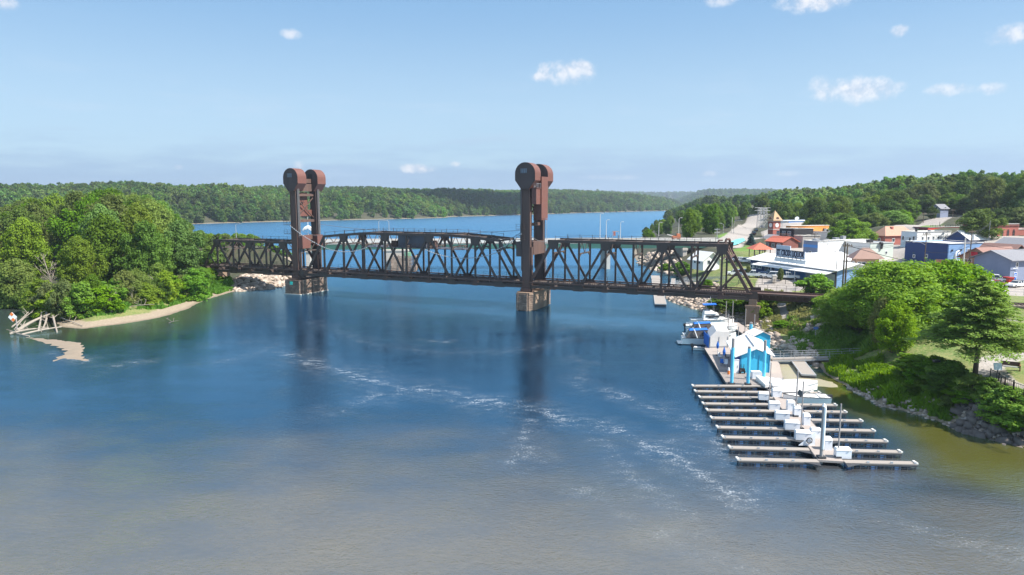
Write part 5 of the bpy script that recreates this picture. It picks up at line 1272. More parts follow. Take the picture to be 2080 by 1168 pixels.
for (a, b, r0, z0, z1) in [((35, 676), (108, 652), .34, .35, 1.6), ((20, 680), (95, 672), .22, .2, .5), ((45, 681), (125, 668), .2, .15, .4), ((78, 676), (86, 645), .2, .3, 1.8), ((25, 668), (60, 646), .15, .4, 1.5), ((105, 640), (116, 676), .28, 2.0, .1), ((96, 650), (84, 674), .24, 1.6, .1), ((30, 672), (68, 650), .13, .3, 1.8), ((118, 652), (168, 665), .13, .9, .3), ((60, 684), (20, 676), .12, .1, .3)]:
    A = G(*a, 0); B_ = G(*b, 0); A.z = z0; B_.z = z1; m_ = MB(); pts = limb(m_, A, B_, r0, r0*.5, .8)
    for _ in range(3):
        q = pts[rd_.randrange(1, 6)]; limb(m_, q, q+Vector((rd_.uniform(-1.6, 1.6), rd_.uniform(-1.2, 1.2), rd_.uniform(.1, 1.3))), r0*.35, .03, .3, 4)
    m_.build('log', M_DEAD, DW)
# dead snags on the beach
def snag(px, py, h, lab, seed, lean=.12, nb=7, r=.22, flat=False, z=None):
    p = G(px, py, .4); p.z = hz(p.x, p.y) if z is None else z; o = thing('dead_tree', lab, 'dead tree', p); rr_ = random.Random(seed); q = MB()
    top = p+Vector((h*lean, 0, h)) if not flat else p+Vector((h, -.5, .5))
    global rd_; rd_ = rr_
    pts = limb(q, p-Vector((0, 0, .2)), top, r, r*.25, .4, 8); q.build('trunk', M_DEAD, o)
    b = MB()
    for i in range(nb):
        s_ = pts[rr_.randrange(3, 8)]; v = Vector((rr_.uniform(-1, 1), rr_.uniform(-1, 1), rr_.uniform(.3, 1.2)))*h*.3; pt2 = limb(b, s_, s_+v, r*.35, .03, .3, 5)
        for _ in range(2): s2 = pt2[rr_.randrange(2, 5)]; limb(b, s2, s2+Vector((rr_.uniform(-1, 1), rr_.uniform(-1, 1), rr_.uniform(.2, 1)))*h*.12, .04, .015, .1, 3)
    b.build('branches', M_DEAD, o)
snag(227, 644, 5.5, 'forked bare white tree on the beach of the left bank', 2, -.12); snag(314, 622, 5.0, 'leaning bare trunk at the right of the beach snags', 5, .1); snag(268, 634, 4.0, 'thin bare stem between the two larger snags on the beach', 6, .05, 5, .1); snag(288, 630, 3.8, 'thin bare stem just left of the leaning trunk', 9, -.05, 5, .1)
snag(262, 636, 6, 'fallen pale trunk lying on the grass of the beach', 7, flat=True, nb=4, r=.16); snag(118, 610, 11, 'tall bleached dead tree standing among the leafy crowns at the left', 8, -.3, 14, .13, z=1.2)
snag(340, 652, 2.6, 'small pale branch lying in the shallow water off the beach', 12, flat=True, nb=2, r=.08, z=.05); snag(8, 616, 5, 'bleached fallen branch at the shaded inlet on the far left', 13, flat=True, nb=4, r=.14, z=.3)
# riprap: loose stones nobody could count
def stones(name, px_poly, z, n, smin, smax, mtl, seed, kindlab):
    poly = gl(px_poly, z) if not isinstance(px_poly[0], Vector) else px_poly; rr_ = np.random.RandomState(seed)
    x0, x1 = min(p.x for p in poly), max(p.x for p in poly); y0, y1 = min(p.y for p in poly), max(p.y for p in poly)
    X = rr_.uniform(x0, x1, n*8); Y = rr_.uniform(y0, y1, n*8); k = poly_sd(X, Y, poly) > 0; X = X[k][:n]; Y = Y[k][:n]; Z = height(X, Y); ok = Z > -.6; X, Y, Z = X[ok], Y[ok], Z[ok]
    base = np.array([(a, b, c) for a in (-1, 1) for b in (-1, 1) for c in (-1, 1)], float)*.5; F = np.array([(0, 1, 3, 2), (4, 6, 7, 5), (0, 4, 5, 1), (2, 3, 7, 6), (0, 2, 6, 4), (1, 5, 7, 3)])
    V = []; 
    for i in range(len(X)):
        s = rr_.uniform(smin, smax)*np.array([1, rr_.uniform(.6, 1), rr_.uniform(.4, .8)]); b = base*s*(1+rr_.uniform(-.25, .25, (8, 3))); e = rr_.uniform(-.6, .6, 2); a = rr_.uniform(0, 6.28)
        ca, sa = math.cos(a), math.sin(a); ce, se = math.cos(e[0]), math.sin(e[0]); Rm = np.array([[ca, -sa, 0], [sa, ca, 0], [0, 0, 1]]) @ np.array([[1, 0, 0], [0, ce, -se], [0, se, ce]])
        V.append(b @ Rm.T+np.array([X[i], Y[i], Z[i]+s[2]*.15]))
    V = np.concatenate(V); Q = (F[None]+8*np.arange(len(X))[:, None, None]).reshape(-1, 4)
    o = coll(bpy.data.objects.new(name, npmesh(name, V, Q, mtl))); tag(o, kindlab, kind='stuff')
m_st = bpy.data.materials.new('riprap_stone'); m_st.use_nodes = True; t = NT(m_st.node_tree); t.t.nodes.clear()
isl = t.n('ShaderNodeNewGeometry').outputs['Random Per Island']
t.n('ShaderNodeOutputMaterial', {'Surface': t.n('ShaderNodeBsdfPrincipled', {'Base Color': t.mix(isl, c4((.24, .19, .15)), c4((.52, .43, .36))), 'Roughness': .9})})
stones('riprap', [(1352, 598), (1362, 611), (1402, 625), (1440, 637), (1500, 656), (1540, 672), (1556, 690), (1575, 704), (1600, 700), (1580, 680), (1560, 655), (1530, 640), (1470, 610), (1420, 590), (1375, 590)], .8, 1500, .5, 1.1, m_st, 1, 'loose rocks along the right bank beneath the bridge')
stones('riprap', [(490, 592), (545, 590), (596, 579), (592, 560), (540, 556), (500, 560), (470, 575)], 1.5, 900, .6, 1.3, m_st, 2, 'loose rocks under the left truss span')
stones('riprap', [(1638, 648), (1650, 652), (1700, 655), (1712, 640), (1700, 624), (1680, 620)], 4.0, 420, .4, .9, m_st, 3, 'rock slope beside the path below the approach girder')
stones('riprap', [(1290, 535), (1322, 548), (1352, 558), (1390, 545), (1370, 520), (1300, 515)], 2, 420, .7, 1.5, m_st, 4, 'rocks of the bank under the highway bridge')
stones('riprap', [(1596, 705), (1640, 728), (1662, 742), (1660, 715), (1640, 700), (1610, 690)], .6, 320, .3, .9, m_st, 5, 'stones and gravel on the bank above the gangway')
stones('riprap', [(1700, 776), (1745, 802), (1790, 826), (1890, 852), (1950, 876), (1985, 888), (2080, 908), (2120, 915), (2120, 890), (2080, 880), (1990, 862), (1940, 845), (1880, 832), (1800, 808), (1760, 790)], .2, 700, .15, .5, m_st, 6, 'pale stones along the foot of the park bank')
stones('riprap', [(1935, 858), (1985, 880), (2080, 900), (2140, 915), (2140, 888), (2060, 868), (1990, 852), (1950, 845)], .6, 200, .4, 1.3, mat('dark_ledge_rock', (.13, .11, .10), rough=.9, var=.3, scale=1.2, bump=.6), 7, 'dark ledges and boulders below the park railing')
# driftlog heap near the mud
# ---- grass tufts
def tufts(name, polys, n, hmin, hmax, wid, mtl, seed, lab):
    rr_ = np.random.RandomState(seed); XS, YS = [], []
    for poly in polys:
        x0, x1 = min(p.x for p in poly), max(p.x for p in poly); y0, y1 = min(p.y for p in poly), max(p.y for p in poly)
        X = rr_.uniform(x0, x1, n*4); Y = rr_.uniform(y0, y1, n*4); k = poly_sd(X, Y, poly) > 0; XS.append(X[k][:n]); YS.append(Y[k][:n])
    X = np.concatenate(XS); Y = np.concatenate(YS); k = fbm(X, Y, 5, 17, 3) > -.45; X, Y = X[k], Y[k]; Z = height(X, Y); ok = Z > .15; X, Y, Z = X[ok], Y[ok], Z[ok]; m = len(X)
    a = rr_.uniform(0, 6.28, m); h = rr_.uniform(hmin, hmax, m)*(1+.5*fbm(X, Y, 7, 23, 2)).clip(.4, 1.8); w = wid*rr_.uniform(.6, 1.4, m); lx = rr_.normal(size=m)*h*.3; ly = rr_.normal(size=m)*h*.3
    c, s = np.cos(a)*w, np.sin(a)*w
    V = np.stack([np.stack([X-c, Y-s, Z-.05], -1), np.stack([X+c, Y+s, Z-.05], -1), np.stack([X+c*.5+lx, Y+s*.5+ly, Z+h], -1), np.stack([X-c*.7+lx, Y-s*.7+ly, Z+h*.9], -1)], 1).reshape(-1, 3)
    o = coll(bpy.data.objects.new(name, npmesh(name, V, np.arange(4*m).reshape(-1, 4), mtl))); tag(o, lab, kind='stuff')
M_GR = leafmat('bank_grass_blades', (.085, .19, .015), (.155, .29, .025), tr=.4, rnd=.0)
M_GR2 = leafmat('dry_grass_blades', (.17, .20, .05), (.28, .27, .09), tr=.35, rnd=.0)
tufts('bank_grass', [gl([(1668, 742), (1700, 768), (1745, 792), (1790, 818), (1850, 830), (1905, 848), (1935, 845), (1925, 815), (1860, 790), (1800, 762), (1775, 735), (1690, 733)], .9)], 26000, .35, .8, .12, M_GR, 31, 'tall bright grass on the low bank between gangway and rocks')
tufts('bank_grass', [gl([(1605, 690), (1640, 700), (1700, 720), (1780, 720), (1790, 680), (1700, 668), (1640, 662), (1600, 650)], 2.)], 14000, .3, .7, .12, M_GR, 32, 'shaded grass between the path and the gangway')
tufts('beach_grass', [gl([(150, 645), (200, 645), (250, 638), (330, 624), (375, 610), (390, 600), (370, 596), (320, 610), (240, 628), (160, 638)], .9), gl([(400, 606), (440, 597), (478, 588), (470, 572), (430, 572), (395, 590)], 1.2)], 11000, .3, .8, .16, M_GR, 33, 'bright weeds along the top of the left beach')
tufts('bank_weeds', [gl([(1596, 618), (1606, 640), (1640, 652), (1720, 660), (1720, 650), (1650, 640), (1640, 625), (1660, 610), (1620, 608)], 3.5), gl([(1545, 640), (1560, 655), (1590, 660), (1640, 668), (1620, 655), (1590, 645), (1570, 620), (1550, 615)], 2.5), gl([(1440, 632), (1500, 645), (1530, 655), (1530, 630), (1450, 615)], 1.2), gl([(1500, 590), (1560, 600), (1640, 598), (1560, 586), (1500, 582)], 5.2)], 6000, .25, .7, .15, M_GR2, 34, 'yellowish weeds beside the path and under the truss end')
# ---------------------------------------------------------------- park and bank
def place(key, px, py, h, w, lab, cat='tree', name='broadleaf_tree', z=None, group=None):
    p = hits(px, py) if z is None else G(px, py, z)
    return tree(key, p.x, p.y, h, w, lab, cat, group, name=name)
place('big', 1822, 672, 11.6, 17., 'huge bright green tree left of the larch in the riverside park', z=4.6)
place('big', 1746, 660, 7.9, 11., 'dense green tree at the end of the approach girder, left of the huge tree', z=4.)
place('bright1', 1925, 668, 11.6, 12.5, 'bright green tree rising just behind the larch', z=5.)
place('shrub0', 1657, 601, 5.2, 8.2, 'rounded bright tree above the railway approach beside the car park', z=5.4)
place('bright0', 1812, 748, 7.4, 5.6, 'upright yellow green tree on the bank below the huge tree', z=1.2); place('olive0', 1790, 735, 7.8, 4.6, 'slender pale tree at the shore end of the gangway', z=1.2)
SHR = [(1855, 770, 4.0, 6.0, 'dark'), (1840, 760, 3.2, 4.5, 'dark'), (1880, 785, 3.6, 5.2, 'shrub'), (1905, 805, 3.2, 4.5, 'dark'), (1928, 800, 3.6, 5.0, 'shrub'), (1955, 812, 3.0, 4.2, 'dark'), (1898, 768, 3.4, 4.6, 'shrub'), (1866, 800, 2.2, 3.6, 'shrub'), (1935, 830, 2.0, 3.2, 'dark'), (2012, 812, 2.8, 3.2, 'shrub'), (2050, 862, 5.2, 5.6, 'shrub'), (2082, 866, 4.6, 5., 'shrub'), (2030, 848, 3.4, 3.6, 'shrub'), (2000, 838, 3.4, 3., 'dark'), (1965, 835, 3., 3.4, 'dark'), (2066, 880, 3., 3.6, 'dark'), (1975, 800, 2.8, 4.0, 'shrub')]
proto('darkshrub', 'low', 78, 'shrub', 34, 5000, .045, r=.014)
ORD = ['first', 'second', 'third', 'fourth', 'fifth', 'sixth', 'seventh', 'eighth', 'ninth', 'tenth', 'eleventh', 'twelfth', 'thirteenth', 'fourteenth', 'fifteenth', 'sixteenth', 'seventeenth', 'eighteenth']
for i, (x, y, h, w, k) in enumerate(SHR):
    p = hits(x, y)
    h *= .62 if k == 'dark' else .75
    tree('darkshrub' if k == 'dark' else 'shrub%d' % (i % 3), p.x, p.y, h, w, 'leafy bush on the bank below the park, %s from the left' % ORD[sorted(q_[0] for q_ in SHR).index(x)], 'shrub', 'bushes on the bank below the park', name='shrub')
for (x, y, h, w, lb) in [(1470, 628, 3.0, 7.5, 'low green bush on the bank under the truss, left one'), (1510, 636, 3.0, 6.5, 'low green bush on the bank under the truss, beside the pier'), (1547, 652, 4.0, 4.5, 'green bush right of the end pier'), (1560, 625, 3.5, 5, 'green bush under the approach girder'), (1590, 668, 1.5, 4, 'low green bush on the bank by the path'),
                     (1663, 628, 2.6, 2.6, 'small green bush in front of the girder end pier'), (1385, 558, 4.5, 7.5, 'green bush on the bank below the highway bridge, left one'), (1352, 552, 3., 5, 'green bush at the water beneath the highway bridge'), (1435, 588, 2.5, 4, 'pale bush behind the truss near the ramp'), (1700, 640, 5., 6., 'green bush at the left foot of the dense tree')]:
    p = hits(x, y); tree('shrub%d' % (int(x) % 3), p.x, p.y, h, w, lb, 'shrub', name='shrub')
for (x, y, h, lb) in [(1520, 563, 3.0, 'slim young tree between the parked cars and the bridge end post'), (1585, 570, 3.2, 'slim young tree planted between the minivan and the white pickup')]:
    p = hits(x, y); tree('olive0', p.x, p.y, h, 1.7, lb, name='young_tree')
# bald cypress / larch with feathery tiers
def conifer(px, py, H, W, lab, mkey, z, tiers=34, seed=5, z0=.13, per=None, drop=-.12, leafs=.34, name='larch_tree', tr=.30):
    p = G(px, py, z); o = thing(name, lab, 'tree', p); q = random.Random(seed); T_ = Matrix.Translation(p)
    m_ = MB(T_); m_.path([(0, 0, -.2), (.05, 0, H*.3), (0, .05, H*.65), (.05, 0, H*.98)], tr, 8, .04); Vs = []
    rs_ = np.random.RandomState(seed); cnt = 0
    for i in range(tiers):
        t_ = i/(tiers-1); z_ = H*(z0+(1-z0)*t_**1.0); R_ = W/2*((1-t_)**.8)*(1 if t_ > .08 else .8)+.25
        nb = 9 if t_ < .7 else 6
        for j in range(nb):
            a = q.uniform(0, 6.283); r_ = R_*q.uniform(.6, 1.12); tip = Vector((r_*math.cos(a), r_*math.sin(a), z_+r_*drop+q.uniform(-.1, .25)))
            m_.tube((0, 0, z_), tip, .06*(1-t_)+.015, .012, 4)
            k = int(26+r_*34); u = rs_.uniform(.12, 1.0, k)**.75; side = rs_.normal(size=k)*r_*.13*(1.15-u*.6)
            px_ = u*tip.x-math.sin(a)*side; py_ = u*tip.y+math.cos(a)*side; pz_ = z_+(tip.z-z_)*u+rs_.normal(size=k)*.07
            Vs.append(np.stack([px_, py_, pz_, np.full(k, a)], -1))
    P_ = np.concatenate(Vs); n = len(P_); aa = P_[:, 3]+rs_.normal(size=n)*.7; s = leafs*rs_.uniform(.6, 1.3, n)
    ux = np.stack([np.cos(aa), np.sin(aa), rs_.normal(size=n)*.25-.05], -1)*s[:, None]; nn_ = np.stack([-np.sin(aa), np.cos(aa), rs_.normal(size=n)*.35], -1)*(s*.38)[:, None]
    c_ = P_[:, :3]; V = np.stack([c_-ux, c_-nn_, c_+ux, c_+nn_], 1).reshape(-1, 3)
    m_.build('trunk', M_BARK, o); coll(bpy.data.objects.new('crown', npmesh('crown', V, np.arange(4*n).reshape(-1, 4), M_LEAF[mkey])), o)
conifer(1981, 757, 11.2, 14.6, 'large feathery green larch with flat tiers standing on the park lawn', 'needle', 5., tiers=36, leafs=.2, z0=.30)
conifer(1525, 500, 4.6, 3.8, 'small blue spruce beside the teal covered slope near the gazebo', 'blue', 8., tiers=26, z0=.04, drop=-.25, leafs=.26, name='blue_spruce', tr=.12)
# park railing, sign, benches
def fence(pts, h, lab, name='railing', mtl=None, step=1.8, pick=.22, cat='railing', rails=(.12, .95)):
    o = thing(name, lab, cat, pts[0]); m_ = MB(); q = MB(); mtl = mtl or m_black
    for a, b in zip(pts, pts[1:]):
        L = (b-a).length; k = max(1, round(L/step))
        for i in range(k+1): p = a.lerp(b, i/k); m_.box(p+Vector((0, 0, h/2)), (.08, .08, h+.1))
        for r_ in rails: q.bar(a+Vector((0, 0, h*r_)), b+Vector((0, 0, h*r_)), .05, .05)
        if pick:
            k2 = int(L/pick)
            for i in range(k2): p = a.lerp(b, (i+.5)/k2); q.box(p+Vector((0, 0, h*.54)), (.02, .02, h*.84))
    m_.build('post', mtl, o); q.build('bars', mtl, o)
fence([G(2011, 769, 5.), G(2028, 778, 5.), G(2040, 788, 5.), G(2058, 800-6, 5.)], 1.15, 'black metal railing around the viewing corner of the park path')
fence([G(2032, 786, 5.), G(2058, 797, 5.), G(2080, 805, 5.), G(2170, 832, 5.)], 1.15, 'black metal railing continuing to the right edge along the pale path')
p = G(2024, 778, 5.); o = thing('park_sign', 'small pale notice panel standing at the viewing corner of the railing', 'sign', p); T_ = Matrix.Translation(p)
m_ = MB(T_); m_.box((0, 0, .85), (.08, .08, 1.7)); m_.build('post', m_black, o); m_ = MB(T_); m_.slab([Vector((-.45, -.1, 1.5)), Vector((.45, -.1, 1.5)), Vector((.45, .1, 2.25)), Vector((-.45, .1, 2.25))], (0, .04, 0)); m_.build('panel', mat('printed_panel', (.42, .47, .50), rough=.4, var=.4, scale=6.), o)
p = G(2052, 752, 5.); o = thing('park_bench', 'rust brown bench with grey seat on the lawn beside the curved path', 'bench', p, .0); T_ = Matrix.Translation(p) @ Matrix.Rotation(-.55, 4, 'Z')
for y_ in (-.22, 0, .22): m_ = MB(T_); m_.box((0, y_, .45), (1.9, .18, .05)); m_.build('seat_slat', m_grey, o)
m_ = MB(T_); m_.box((0, .36, .75), (1.9, .05, .5)); m_.build('backrest', m_rust, o)
for x_ in (-.92, .92): m_ = MB(T_); m_.box((x_, .05, .35), (.07, .7, .75)); m_.build('side', mat('rust_end', (.35, .12, .06)), o)
p = G(1901, 748, 4.9); o = thing('park_grill', 'small black park grill on a post at the lawn edge', 'grill', p); T_ = Matrix.Translation(p); m_ = MB(T_); m_.box((0, 0, .4), (.08, .08, .8)); m_.build('post', m_black, o); m_ = MB(T_); m_.box((0, 0, .9), (.7, .45, .25)); m_.build('firebox', m_black, o)
p = hits(1656, 690); o = thing('notice_sign', 'small blue and white sign on a post in the shaded grass', 'sign', p); T_ = Matrix.Translation(p); m_ = MB(T_); m_.box((0, 0, 1.), (.08, .08, 2.)); m_.build('post', m_grey, o); m_ = MB(T_); m_.box((0, -.05, 2.), (.8, .05, .45)); m_.build('panel', mat('blue_sign', (.12, .22, .55)), o)
# fences by the car park
fence([hits(1500, 578), hits(1572, 579), hits(1690, 583)], 1.1, 'low black fence between the lawn and the car park', pick=None, step=2.6, cat='fence', rails=(.35, .7, .97))
fence([hits(2000, 596), hits(2080, 600), hits(2160, 603)], 1.2, 'thin wire fence along the lawn at the right edge', pick=None, step=4., cat='fence', mtl=m_grey, rails=(.5, .97))
p = hits(1572, 576); o = thing('stone_pillar', 'pale stone pillar in the middle of the low black fence', 'pillar', p); m_ = MB(Matrix.Translation(p)); m_.box((0, 0, .85), (.9, .7, 1.7)); m_.build('shaft', m_lconc, o); m_ = MB(Matrix.Translation(p)); m_.box((0, 0, 1.76), (1.05, .85, .14)); m_.build('cap', m_par, o)
# railway continuing on its bank
RT = MB(); a = FR @ Vector((66, 4.9, 0)); rail_pts = [(a.x, a.y)]+[(a.x+DV.x*s, a.y+DV.y*s+.0008*s*s) for s in (12, 24, 36, 60)]
zz = 6.25
trk = thing('railway_track', 'railway track with dark ties running right along the lawn', 'railway track', (a.x, a.y, zz))
m_ = MB()
for (x0, y0), (x1, y1) in zip(rail_pts, rail_pts[1:]):
    for of in (-.75, .75): m_.bar((x0+NV.x*of, y0+NV.y*of, zz+.35), (x1+NV.x*of, y1+NV.y*of, zz+.35), .09, .16)
m_.build('rails', m_rust, trk); m_ = MB()
for (x0, y0), (x1, y1) in zip(rail_pts, rail_pts[1:]):
    k = int(math.hypot(x1-x0, y1-y0)/.7)
    for i in range(k): f_ = i/k; m_.box((x0+(x1-x0)*f_, y0+(y1-y0)*f_, zz+.2), (.26, 2.6, .2), math.atan2(DV.y, DV.x))
m_.build('ties', m_tie, trk)
m_ = MB()
for (x0, y0), (x1, y1) in zip(rail_pts, rail_pts[1:]): m_.bar((x0, y0, zz-.1), (x1, y1, zz-.1), 4.2, .5)
m_.build('ballast', mat('ballast', (.22, .17, .14), rough=.95, var=.3, scale=4., bump=.8), trk)

# ---------------------------------------------------------------- cars
m_tyre = mat('tyre_rubber', (.02, .02, .02), rough=.9); m_rim = mat('wheel_rim', (.4, .4, .42), rough=.3, metal=.6)
CARP = {}
def paint(nm, c): return mat('car_paint_'+nm, c, rough=.22, var=.04, spec=.6)
def car(kind, colname, col, p, rz, lab, group='parked cars'):
    key = kind+colname; names = {'sedan': 'parked_car', 'van': 'minivan', 'suv': 'parked_suv', 'pickup': 'pickup_truck'}; cats = {'sedan': 'car', 'van': 'minivan', 'suv': 'car', 'pickup': 'pickup truck'}
    if key in CARP:
        o = copytree(CARP[key], p, rz, lab, group); return o
    o = thing(names[kind], lab, cats[kind], (0, 0, 0), 0, group); L, Wd = {'sedan': (4.6, 1.8), 'van': (4.9, 1.95), 'suv': (4.7, 1.9), 'pickup': (5.6, 1.95)}[kind]
    pr_ = {'sedan': [(-.5, .45), (-.5, .85), (-.30, .95), (.18, .98), (.46, .80), (.5, .6), (.5, .35), (-.5, .35)], 'van': [(-.5, .4), (-.5, 1.05), (-.3, 1.1), (.26, 1.08), (.47, .85), (.5, .6), (.5, .35), (-.5, .35)],
           'suv': [(-.5, .45), (-.5, 1.05), (-.3, 1.08), (.2, 1.08), (.48, .98), (.5, .65), (.5, .4), (-.5, .4)], 'pickup': [(-.5, .5), (-.5, 1.05), (-.1, 1.05), (.2, 1.1), (.48, 1.02), (.5, .7), (.5, .45), (-.5, .45)]}[kind]
    cab = {'sedan': (-.36, -.24, .08, .24, 1.45), 'van': (-.48, -.44, .12, .32, 1.75), 'suv': (-.47, -.42, .08, .22, 1.75), 'pickup': (-.10, -.07, .12, .24, 1.75)}[kind]
    b = MB(); n = len(pr_); vs = [(x*L, -Wd/2, z) for x, z in pr_]+[(x*L, Wd/2, z) for x, z in pr_]
    vs = [(x, y*(.93 if z > .8 else 1.), z) for x, y, z in vs]
    b.add(vs, [(i, (i+1) % n, n+(i+1) % n, n+i) for i in range(n)]+[tuple(range(n))[::-1], tuple(range(n, 2*n))]); b.build('body', paint(colname, col), o)
    x0, x1, x2, x3, zt = cab; zb = pr_[2][1]-.05; w0, w1 = Wd*.46, Wd*.38
    b = MB(); b.add([(x0*L, -w0, zb), (x3*L, -w0, zb), (x3*L, w0, zb), (x0*L, w0, zb), (x1*L, -w1, zt-.06), (x2*L, -w1, zt-.06), (x2*L, w1, zt-.06), (x1*L, w1, zt-.06)], [(0, 1, 5, 4), (1, 2, 6, 5), (2, 3, 7, 6), (3, 0, 4, 7), (4, 5, 6, 7), (3, 2, 1, 0)]); b.build('windows', m_glass, o)
    b = MB(); b.box(((x1+x2)/2*L, 0, zt-.03), ((x2-x1)*L+.08, w1*2+.05, .08))
    for xx in (x1+.02, (x1+x2)/2, x2-.01):
        for sg in (-1, 1): b.bar((xx*L+(-.0), sg*(w1+.01), zt-.05), ((xx+(0 if xx < x2-.05 else .10))*L, sg*(w0+.015), zb), .1, .05)
    b.build('roof', paint(colname, col), o)
    for xx in (-.31, .31):
        for sg in (-1, 1):
            b = MB(); b.tube((xx*L, sg*(Wd/2-.2), .35), (xx*L, sg*(Wd/2+.02), .35), .35, n=14); wl = b.build('wheel', m_tyre, o)
            b = MB(); b.tube((xx*L, sg*(Wd/2+.0), .35), (xx*L, sg*(Wd/2+.035), .35), .2, n=10); b.build('rim', m_rim, wl)
    for sg in (-1, 1):
        b = MB(); b.box((L/2-.03, sg*Wd*.36, .72), (.1, .35, .16)); b.build('headlight', m_white, o)
        b = MB(); b.box((-L/2+.02, sg*Wd*.4, .85), (.08, .16, .25)); b.build('taillight', mat('red_lens', (.4, .01, .01), rough=.2), o)
    if kind == 'pickup':
        b = MB(); b.box((-.29*L, 0, 1.03), (.38*L, Wd*.78, .06)); b.build('bed', m_black, o)
    o.location = p; o.rotation_euler = (0, 0, rz); OFF[o.name] = Vector(p); CARP[key] = o; return o
W_ = (.78, .78, .77)
def P_(px, py): return hits(px, py)
car('suv', 'white', W_, P_(1492, 560), 2.9, 'white car at the left end of the row, seen between the truss end posts'); car('van', 'white', W_, P_(1512, 559), 2.8, 'white van just behind the truss end post')
car('pickup', 'white', W_, P_(1531, 563), 2.75, 'white pickup left of the dark blue car in the row'); car('sedan', 'navy', (.02, .045, .12), P_(1549, 565), 2.7, 'dark blue car between the white pickup and the silver minivan')
car('sedan', 'steel', (.22, .30, .36), P_(1560, 560), 2.7, 'grey blue car partly hidden behind the silver minivan'); car('van', 'silver', (.62, .64, .66), P_(1569, 566), 2.75, 'silver white minivan in the middle of the row'); car('pickup', 'white', W_, P_(1599, 567), -.35, 'white pickup at the right end of the row near the stone pillar')
car('sedan', 'white', W_, P_(1501, 532), 2.6, 'white car in the upper lot, left one beside the dark porch'); car('suv', 'silver', (.5, .55, .6), P_(1513, 535), 2.6, 'silver car in the upper lot, right one beside the dark porch'); car('sedan', 'navy', (.02, .045, .12), P_(1489, 531), 2.6, 'dark car in the upper lot, farthest left')
car('suv', 'grey', (.30, .32, .36), P_(2012, 571), .9, 'grey suv at the left of the cars by the wooden deck'); car('suv', 'white', W_, P_(2024, 573), -.6, 'white car next to the grey suv by the wooden deck'); car('sedan', 'silver', (.5, .55, .6), P_(2010, 583), .1, 'silver car nearest the tree in front of the grey suv'); car('sedan', 'red', (.28, .03, .03), P_(2024, 582), .1, 'dark red car in front of the white car by the wooden deck'); car('sedan', 'white', W_, P_(2064, 584), 3.5, 'white car alone near the red bins at the right'); car('pickup', 'maroon', (.10, .012, .015), P_(2042, 563), .3, 'maroon truck in the shade behind the red bins')
car('pickup', 'silver', (.5, .55, .6), P_(1902, 556), .1, 'silver pickup glimpsed above the tree in front of the shade-coloured blue wall')
car('sedan', 'black', (.02, .02, .022), P_(1536, 470), 1.2, 'black car on the main street near the lamp post', 'cars on the main street'); car('suv', 'black', (.02, .02, .022), P_(1531, 477), 1.3, 'black suv nearer on the main street', 'cars on the main street'); car('sedan', 'navy', (.02, .045, .12), P_(1546, 463), 1.1, 'dark car farther up the main street', 'cars on the main street')
for i, (x, y, c_, nm) in enumerate([(2044, 575, m_black, 'black bin with a red lid'), (2051, 576, None, 'all red bin')]):
    p = P_(x, y); o = thing('waste_container', nm+' beside the grey blue building', 'bin', p); T_ = Matrix.Translation(p); rdm = mat('red_container', (.5, .035, .02), rough=.5)
    m_ = MB(T_); m_.add([(-.5, -.4, 0), (.5, -.4, 0), (.5, .4, 0), (-.5, .4, 0), (-.6, -.5, 1.3), (.6, -.5, 1.3), (.6, .5, 1.3), (-.6, .5, 1.3)], [(0, 1, 5, 4), (1, 2, 6, 5), (2, 3, 7, 6), (3, 0, 4, 7), (4, 5, 6, 7), (3, 2, 1, 0)]); m_.build('body', c_ or rdm, o)
    m_ = MB(T_); m_.box((0, 0, 1.37), (1.3, 1.1, .13)); m_.build('lid', rdm, o)
# orange machine at the highway end
p = HF @ Vector((px_s(1386), 8, 9.96)); o = thing('road_machine', 'orange construction machine on the highway bridge deck', 'construction machine', p); T_ = Matrix.Translation(p)
m_ = MB(T_); m_.box((0, 0, 1.3), (3.2, 1.8, 1.0)); m_.box((.9, 0, 2.2), (1.2, 1.5, .9)); m_.build('body', mat('faded_orange_machine', (.50, .16, .07)), o); m_ = MB(T_); m_.bar((-1.2, 0, 1.8), (-3.4, 0, 2.4), .3, .3); m_.build('boom', m_par, o)
for x_ in (-1, 1):
    for y_ in (-.8, .8): m_ = MB(T_); m_.tube((x_, y_-.15, .4), (x_, y_+.15, .4), .42, n=12); m_.build('wheel', m_tyre, o)

